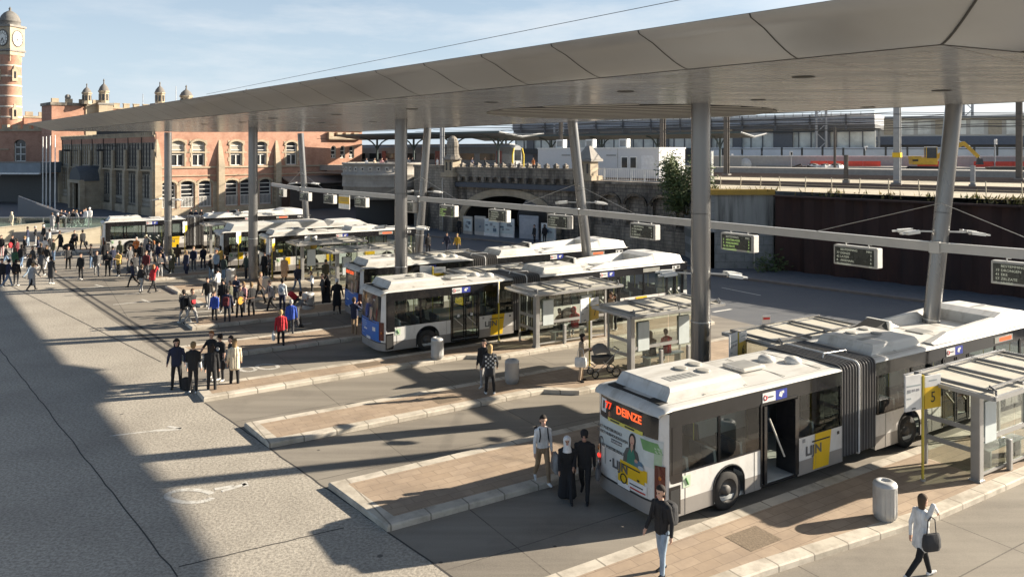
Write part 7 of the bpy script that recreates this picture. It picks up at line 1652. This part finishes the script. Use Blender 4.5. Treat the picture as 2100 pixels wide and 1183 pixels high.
# crowd around the platforms further off: (px, py, height, facing, pose, build, top, legs, shoes, hair, hair colour, label)
CR = [
 (198, 566, 1.78, 300, 'walk', 'jacket', 'grey', 'lgrey', 'black', 'short', 'brown', 'man in grey jacket and pale trousers swinging one arm, first of three in a row'),
 (221, 566, 1.76, 285, 'folded', 'jacket', 'black', 'black', 'black', 'hijab', 'black', 'person all in black in the middle of three in a row'),
 (243, 566, 1.76, 250, 'phone', 'jacket', 'yellow', 'black', 'white', 'cap', 'charcoal', 'person in pale yellow jacket, last of three in a row'),
 (166, 573, 1.74, 265, 'stand', 'jacket', 'black', 'black', 'white', 'short', 'dark', 'person in open black coat over a white top, alone on the plaza'),
 (105, 582, 1.74, 80, 'stand', 'coat', 'charcoal', 'grey', 'white', 'short', 'dark', 'person in long dark coat with a grey bag, back turned, on the plaza'),
 (66, 596, 1.74, 70, 'walk', 'coat', 'lgrey', 'black', 'black', 'short', 'dblond', 'person in long pale grey overcoat, back turned, closest of the plaza crowd'),
 (33, 586, 1.66, 100, 'stand', 'jacket', 'black', 'grey', 'white', 'short', 'dark', 'short person in black beside the long pale overcoat'),
 (16, 588, 1.78, 60, 'walk', 'jacket', 'navy', 'jeans', 'white', 'hat', 'black', 'man in broad black hat, navy jacket and jeans'),
 (4, 588, 1.74, 280, 'stand', 'jacket', 'black', 'navy', 'black', 'short', 'dark', 'person in black with navy trousers at the picture edge'),
 (44, 549, 1.74, 95, 'walk', 'jacket', 'black', 'jeans', 'white', 'long', 'dark', 'person in black jacket and jeans walking away behind the plaza crowd'),
 (68, 552, 1.72, 240, 'walk', 'jacket', 'charcoal', 'black', 'white', 'bob', 'brown', 'person in charcoal jacket beside the open umbrella hood pram group'),
 (84, 545, 1.74, 110, 'stride', 'jacket', 'black', 'black', 'white', 'short', 'brown', 'person striding in black, behind the long dark coat'),
 (97, 550, 1.74, 255, 'walk', 'jacket', 'black', 'white', 'white', 'long', 'dblond', 'person in black with white trousers and fair hair on the plaza'),
 (26, 526, 1.72, 260, 'stand', 'jacket', 'black', 'lgrey', 'white', 'short', 'dark', 'person with a red bag in front, by the pale low wall'),
 (3, 526, 1.72, 280, 'stand', 'jacket', 'black', 'pink', 'black', 'long', 'dark', 'person in black with pinkish trousers at the picture edge'),
 (57, 505, 1.76, 200, 'stand', 'jacket', 'navy', 'ljeans', 'white', 'short', 'dark', 'person in navy with jeans in front of the pale low wall'),
 (73, 503, 1.74, 220, 'folded', 'jacket', 'black', 'lgrey', 'white', 'cap', 'lgrey', 'person in grey cap and black jacket in front of the pale low wall'),
 (90, 500, 1.74, 250, 'stand', 'jacket', 'black', 'grey', 'black', 'cap', 'white', 'person in white cap and black jacket by the pale low wall'),
 (102, 510, 1.72, 190, 'stand', 'slim', 'lgrey', 'black', 'white', 'short', 'dark', 'person in pale grey sweater by the gap in the low walls'),
 (124, 515, 1.82, 240, 'walk', 'coat', 'black', 'black', 'black', 'short', 'brown', 'tall person in long black coat near the gap in the low walls'),
 (146, 517, 1.74, 330, 'bend', 'jacket', 'black', 'black', 'white', 'short', 'dark', 'person stooping over a dark pushchair on the plaza'),
 (153, 514, 1.74, 300, 'stand', 'jacket', 'charcoal', 'black', 'black', 'short', 'brown', 'person in charcoal beside the stooping person'),
 (170, 514, 1.82, 160, 'carry', 'jacket', 'black', 'black', 'black', 'short', 'dark', 'tall man in black carrying a black bag near the farthest bus'),
 (290, 600, 1.74, 90, 'walk', 'slim', 'black', 'lgrey', 'black', 'short', 'brown', 'walker in black waistcoat and pale trousers, one of two crossing the plaza'),
 (314, 600, 1.72, 60, 'shade_eyes', 'jacket', 'red', 'black', 'black', 'bob', 'ginger', 'walker in red scarf with an arm raised, one of two crossing the plaza'),
 (277, 571, 1.76, 140, 'walk', 'jacket', 'charcoal', 'lgrey', 'white', 'short', 'brown', 'person with dark bag walking towards the crowd at the far bus'),
 (300, 568, 1.78, 265, 'stand', 'jacket', 'burg', 'grey', 'black', 'short', 'brown', 'person in dark red jacket behind the two crossing walkers'),
 (216, 540, 1.70, 130, 'stand', 'coat', 'black', 'black', 'black', 'long', 'dark', 'person in long black coat in front of the far bus tail'),
 (246, 542, 1.78, 260, 'stand', 'jacket', 'olive', 'grey', 'black', 'hood', 'olive', 'person in olive hooded jacket by the far bus wheel'),
 (266, 556, 1.74, 330, 'pocket', 'jacket', 'grey', 'grey', 'black', 'short', 'brown', 'person in grey standing by the far platform kerb'),
 (280, 530, 1.70, 270, 'folded', 'jacket', 'orange', 'black', 'white', 'short', 'hgrey', 'person in bright orange jacket by the far bus'),
 (300, 529, 1.84, 250, 'stand', 'jacket', 'lgrey', 'lgrey', 'white', 'cap', 'cream', 'tall person in striped pale jacket and cap by the far bus door'),
 (306, 538, 1.74, 90, 'stand', 'jacket', 'black', 'lgrey', 'white', 'short', 'dark', 'person with dark backpack in front of the far bus door'),
 (317, 540, 1.72, 200, 'phone', 'jacket', 'charcoal', 'black', 'white', 'long', 'ginger', 'red-haired person beside the far bus door'),
 (335, 562, 1.80, 190, 'stride', 'jacket', 'navy', 'black', 'black', 'short', 'dark', 'tall person in navy striding past the upright column'),
 (352, 562, 1.72, 80, 'stand', 'coat', 'olive', 'olive', 'white', 'hood', 'olive', 'person in long olive coat with a grey backpack, back turned'),
 (326, 545, 1.72, 270, 'stand', 'jacket', 'navy', 'ljeans', 'white', 'short', 'brown', 'person in navy and pale jeans beside the olive coat'),
 (382, 566, 1.74, 240, 'stand', 'coat', 'navy', 'navy', 'white', 'long', 'dblond', 'fair-haired person in long navy coat by the yellow bus panel'),
 (397, 556, 1.74, 265, 'stand', 'jacket', 'navy', 'grey', 'white', 'short', 'dblond', 'person in navy jacket beside the long navy coat'),
 (417, 553, 1.74, 140, 'relax', 'jacket', 'navy', 'navy', 'white', 'long', 'dblond', 'fair long-haired person in dark blue near the bellows of the far bus'),
 (433, 577, 1.74, 170, 'phone', 'jacket', 'black', 'ljeans', 'white', 'short', 'dark', 'young person in black with pale jeans looking down at a phone'),
 (444, 566, 1.76, 250, 'stand', 'jacket', 'ljeans', 'black', 'white', 'short', 'ginger', 'person in pale denim jacket in the queue at the humped bus'),
 (459, 577, 1.72, 60, 'stand', 'jacket', 'dgreen', 'ljeans', 'white', 'long', 'brown', 'brown-haired person in dark green jacket and pale jeans, back turned'),
 (472, 551, 1.76, 300, 'folded', 'coat', 'black', 'black', 'black', 'hijab', 'black', 'figure in long black robe beside the humped white bus'),
 (485, 549, 1.74, 220, 'stand', 'jacket', 'grey', 'lgrey', 'white', 'short', 'dark', 'person in grey jacket and pale trousers beside the humped white bus'),
 (543, 570, 1.78, 250, 'stand', 'coat', 'black', 'black', 'black', 'short', 'dark', 'person in long black coat right of the upright column by the short white bus'),
 (556, 573, 1.62, 270, 'phone', 'jacket', 'grey', 'black', 'white', 'short', 'dark', 'short person with a grey bag by the yellow-footed stop sign'),
 (583, 580, 1.76, 80, 'stand', 'coat', 'camel', 'black', 'black', 'short', 'hgrey', 'person in camel coat, back turned, beside the yellow shelter panel'),
 (668, 590, 1.76, 300, 'relax', 'jacket', 'olive', 'black', 'white', 'cap', 'olive', 'person in olive jacket with dark bag leaving the far glass shelter'),
 (640, 566, 1.72, 200, 'bend', 'jacket', 'black', 'black', 'white', 'short', 'dark', 'person in black leaning over inside the far glass shelter'),
 (917, 518, 1.74, 250, 'walk', 'jacket', 'navy', 'navy', 'black', 'short', 'dark', 'pedestrian in navy and white walking on the shaded road by the bridge'),
 (938, 520, 1.72, 255, 'walk', 'jacket', 'mustard', 'grey', 'black', 'short', 'blond', 'pedestrian in mustard yellow jacket on the shaded road by the bridge'),
 (1096, 500, 1.76, 210, 'stand', 'jacket', 'black', 'black', 'black', 'short', 'dark', 'dark figure in front of the grey cabinet under the arch'),
 (1117, 500, 1.78, 240, 'stand', 'jacket', 'black', 'black', 'black', 'hood', 'black', 'hooded dark figure beside the leaning white poster board'),
 (942, 483, 1.76, 250, 'stand', 'jacket', 'black', 'black', 'white', 'short', 'dark', 'dark figure with white shoes at the left foot of the arch'),
 (878, 522, 1.74, 120, 'stand', 'jacket', 'black', 'black', 'black', 'short', 'dark', 'person in black by the tilted column near the front of the short bus')]
for c in CR: person(*c)
o = [p for p in PEOPLE if p['label'].startswith('tall man in black carrying')][0]; bag(o, (.05, -.33, .74), 'black', 'black bag carried by the tall man near the farthest bus', .4, .34, .16, .08)
o = [p for p in PEOPLE if p['label'].startswith('person with a red bag')][0]; bag(o, (.22, 0, 1.18), 'red', 'bright red bag held in front by the person at the low wall', .42, .4, .2, .05)
o = [p for p in PEOPLE if p['label'].startswith('person in long olive coat')][0]; backpack(o, 'lgrey', 'small grey backpack on the long olive coat', .8)
o = [p for p in PEOPLE if p['label'].startswith('person with dark backpack')][0]; backpack(o, 'navy', 'dark backpack in front of the far bus door')
o = [p for p in PEOPLE if p['label'].startswith('short person in black beside')][0]; backpack(o, 'black', 'black backpack on the short person beside the pale overcoat')
o = [p for p in PEOPLE if p['label'].startswith('person with dark bag walking')][0]; bag(o, (0, .32, .80), 'black', 'dark bag carried towards the crowd at the far bus', .4, .4, .16, .1)
t = thing('pushchair', 'dark pushchair with white wheels on the plaza before the low wall', 'pushchair', G(140, 524), .6)
g = MB(); g.sphere((0, 0, .72), .42, cloth('black'), sc=(1.1, .75, .7)); g.build('hood', t); g = MB(); g.path([Vector((-.4, 0, .2)), Vector((.3, 0, .65)), Vector((.65, 0, 1.0))], .03, m_rub); g.build('frame', t)
for x in (-.4, .35): 
    for y in (-.28, .28): g = MB(); g.lathe([(.12, -.02), (.16, -.02), (.16, .02), (.12, .02)], (x, y, .16), m_whb, n=16, axis='Y'); g.build('wheel', t)
# people on the terrace behind the low walls and by the station door
TR = [(24, 470, 1.7, 250, 'stand', 'jacket', 'cream', 'cream', 'white', 'hood', 'cream', 'person in cream hooded jacket behind the pale low wall'), (107, 472, 1.7, 90, 'stand', 'coat', 'lgrey', 'lgrey', 'white', 'short', 'brown', 'person in long pale coat on the terrace by the wall gap'), (119, 474, 1.72, 240, 'stand', 'jacket', 'black', 'grey', 'white', 'cap', 'white', 'person in black with white cap on the terrace by the wall gap'), (137, 466, 1.7, 200, 'bend', 'slim', 'white', 'black', 'white', 'short', 'dark', 'person in white bending forward on the terrace'), (150, 466, 1.76, 250, 'walk', 'jacket', 'black', 'lgrey', 'white', 'short', 'brown', 'person in black walking on the terrace by the low wall'), (158, 466, 1.78, 230, 'walk', 'jacket', 'lgrey', 'lgrey', 'white', 'short', 'dblond', 'person in pale clothes walking on the terrace by the low wall'), (176, 462, 1.76, 260, 'stand', 'slim', 'white', 'white', 'white', 'short', 'brown', 'slim person in white on the terrace near the farthest bus'), (184, 461, 1.8, 270, 'stand', 'jacket', 'white', 'lgrey', 'white', 'cap', 'white', 'person in white jacket and white cap nearest the farthest bus tail')]
for c in TR: person(*c, z=.9)
rnd = random.Random(12)
ST = [(50, 408, 'navy'), (58, 409, 'black'), (66, 412, 'charcoal'), (90, 424, 'black'), (98, 426, 'grey'), (106, 428, 'burg'), (126, 437, 'black'), (133, 438, 'navy'), (141, 440, 'charcoal'), (150, 436, 'black'), (158, 438, 'black'), (166, 440, 'navy'), (172, 436, 'charcoal')]
pl = ['climbing the ramp in navy', 'climbing the ramp in black', 'climbing the ramp in charcoal', 'in black behind the ramp wall by the flagpoles', 'in grey behind the ramp wall by the flagpoles', 'in dark red behind the ramp wall by the flagpoles', 'in black at the station front near the ramp end', 'in navy at the station front near the ramp end', 'in charcoal at the station front near the ramp end', 'in black waiting by the porch, farther from the door', 'in black waiting close to the porch door', 'in navy waiting close to the porch', 'in charcoal at the porch side']
for (px, py, c), s in zip(ST, pl): person(px, py + 24, 1.74, rnd.uniform(200, 330), rnd.choice(['stand', 'walk', 'pocket', 'folded']), 'jacket', c, 'black', 'black', 'short', rnd.choice(['dark', 'brown']), 'shaded person ' + s)
for px, c, s in ((392, 'black', 'dark head and shoulders behind the farthest bus roof, beside the red-jacketed one'), (402, 'navy', 'navy-dressed person behind the farthest bus roof'), (413, 'charcoal', 'charcoal-dressed person behind the farthest bus roof'), (437, 'white', 'white-dressed person behind the farthest bus roof'), (468, 'red', 'red-dressed person behind the farthest bus roof'), (488, 'grey', 'grey-dressed person behind the farthest bus roof')):
    person(px, 459, 1.72, rnd.uniform(180, 330), rnd.choice(['stand', 'walk', 'folded']), 'jacket', c, 'black', 'black', 'short', 'dark', s)
# waiting on the railway platform above the bridge
for i, (px, c, s) in enumerate(((752, 'white', 'person in white at the bastion parapet'), (768, 'beige', 'person in beige at the bastion parapet'), (783, 'pink', 'person in pink at the bastion parapet'), (793, 'grey', 'person in grey at the bastion parapet'), (838, 'lgrey', 'person in pale grey behind the parapet by the upright column'), (846, 'charcoal', 'person in charcoal behind the parapet by the upright column'), (897, 'white', 'person in white behind the parapet beside the steel mast'), (968, 'navy', 'person in navy on the platform by the domed turret'), (995, 'black', 'person in black on the platform before the train'), (1094, 'orange', 'worker in orange beside the white cabin end'))):
    D = 100 if px > 800 else 93; person(0, 0, 1.75, rnd.uniform(180, 360), rnd.choice(['stand', 'folded', 'phone']), 'jacket', c, 'black', 'black', 'short', 'dark', s, pos=Vector(((px - 1050) / F * D, D, ZD + .35)))
# more of the waiting crowd, each told apart by clothing and neighbour
MORE = [
 (12, 545, 'jacket', 'charcoal', 'jeans', 'person in charcoal jacket and jeans at the back of the plaza crowd'), (36, 538, 'jacket', 'burg', 'black', 'person in dark red jacket at the back of the plaza crowd'), (50, 530, 'coat', 'black', 'black', 'person in knee-length black coat at the back of the plaza crowd'),
 (78, 528, 'jacket', 'navy', 'grey', 'person in navy with grey trousers at the back of the plaza crowd'), (92, 530, 'slim', 'white', 'black', 'person in white shirt at the back of the plaza crowd'), (110, 535, 'jacket', 'olive', 'jeans', 'person in olive jacket and jeans before the gap in the low walls'),
 (60, 570, 'jacket', 'black', 'ljeans', 'person in black with pale jeans just behind the pale overcoat'), (86, 566, 'jacket', 'grey', 'black', 'person in grey jacket just behind the long dark coat'), (30, 560, 'jacket', 'green', 'black', 'person in dark green jacket behind the man in the broad hat'),
 (232, 553, 'jacket', 'navy', 'navy', 'person all in navy beside the far bus wheel'), (290, 548, 'jacket', 'black', 'jeans', 'person in black and jeans close to the orange jacket'),
 (328, 572, 'jacket', 'charcoal', 'lgrey', 'person in charcoal and pale trousers by the foot of the farthest upright column'), (364, 548, 'jacket', 'brown', 'jeans', 'person in brown jacket and jeans before the yellow bus panel'),
 
 (452, 556, 'jacket', 'yellow', 'black', 'person in yellow top near the humped bus tail'), 
 (505, 575, 'jacket', 'dgreen', 'black', 'person in dark green by the foot of the column near the short bus'), (610, 600, 'jacket', 'navy', 'jeans', 'person in navy and jeans at the near post of the far shelter'),
 (532, 622, 'jacket', 'brown', 'black', 'person in brown jacket by the bin near the students'),
 (484, 626, 'jacket', 'navy', 'black', 'person in navy behind the guitar player'), 
 (426, 632, 'jacket', 'black', 'lgrey', 'person in black with pale trousers behind the man in the white top'), (272, 588, 'jacket', 'navy', 'black', 'person in navy behind the two crossing walkers'), (140, 552, 'jacket', 'charcoal', 'black', 'person in charcoal walking alone between plaza crowd and far bus'), (187, 550, 'jacket', 'black', 'jeans', 'person in black and jeans behind the three in a row')]
rnd = random.Random(31)
for px, py, b, c, l, lab in MORE:
    person(px, py, rnd.uniform(1.62, 1.84), rnd.uniform(0, 360), rnd.choice(['stand', 'relax', 'pocket', 'walk', 'folded', 'phone']), b, c, l, rnd.choice(['black', 'white']), rnd.choice(['short', 'short', 'long', 'bob', 'cap']), rnd.choice(['dark', 'dark', 'brown', 'dblond']), lab)
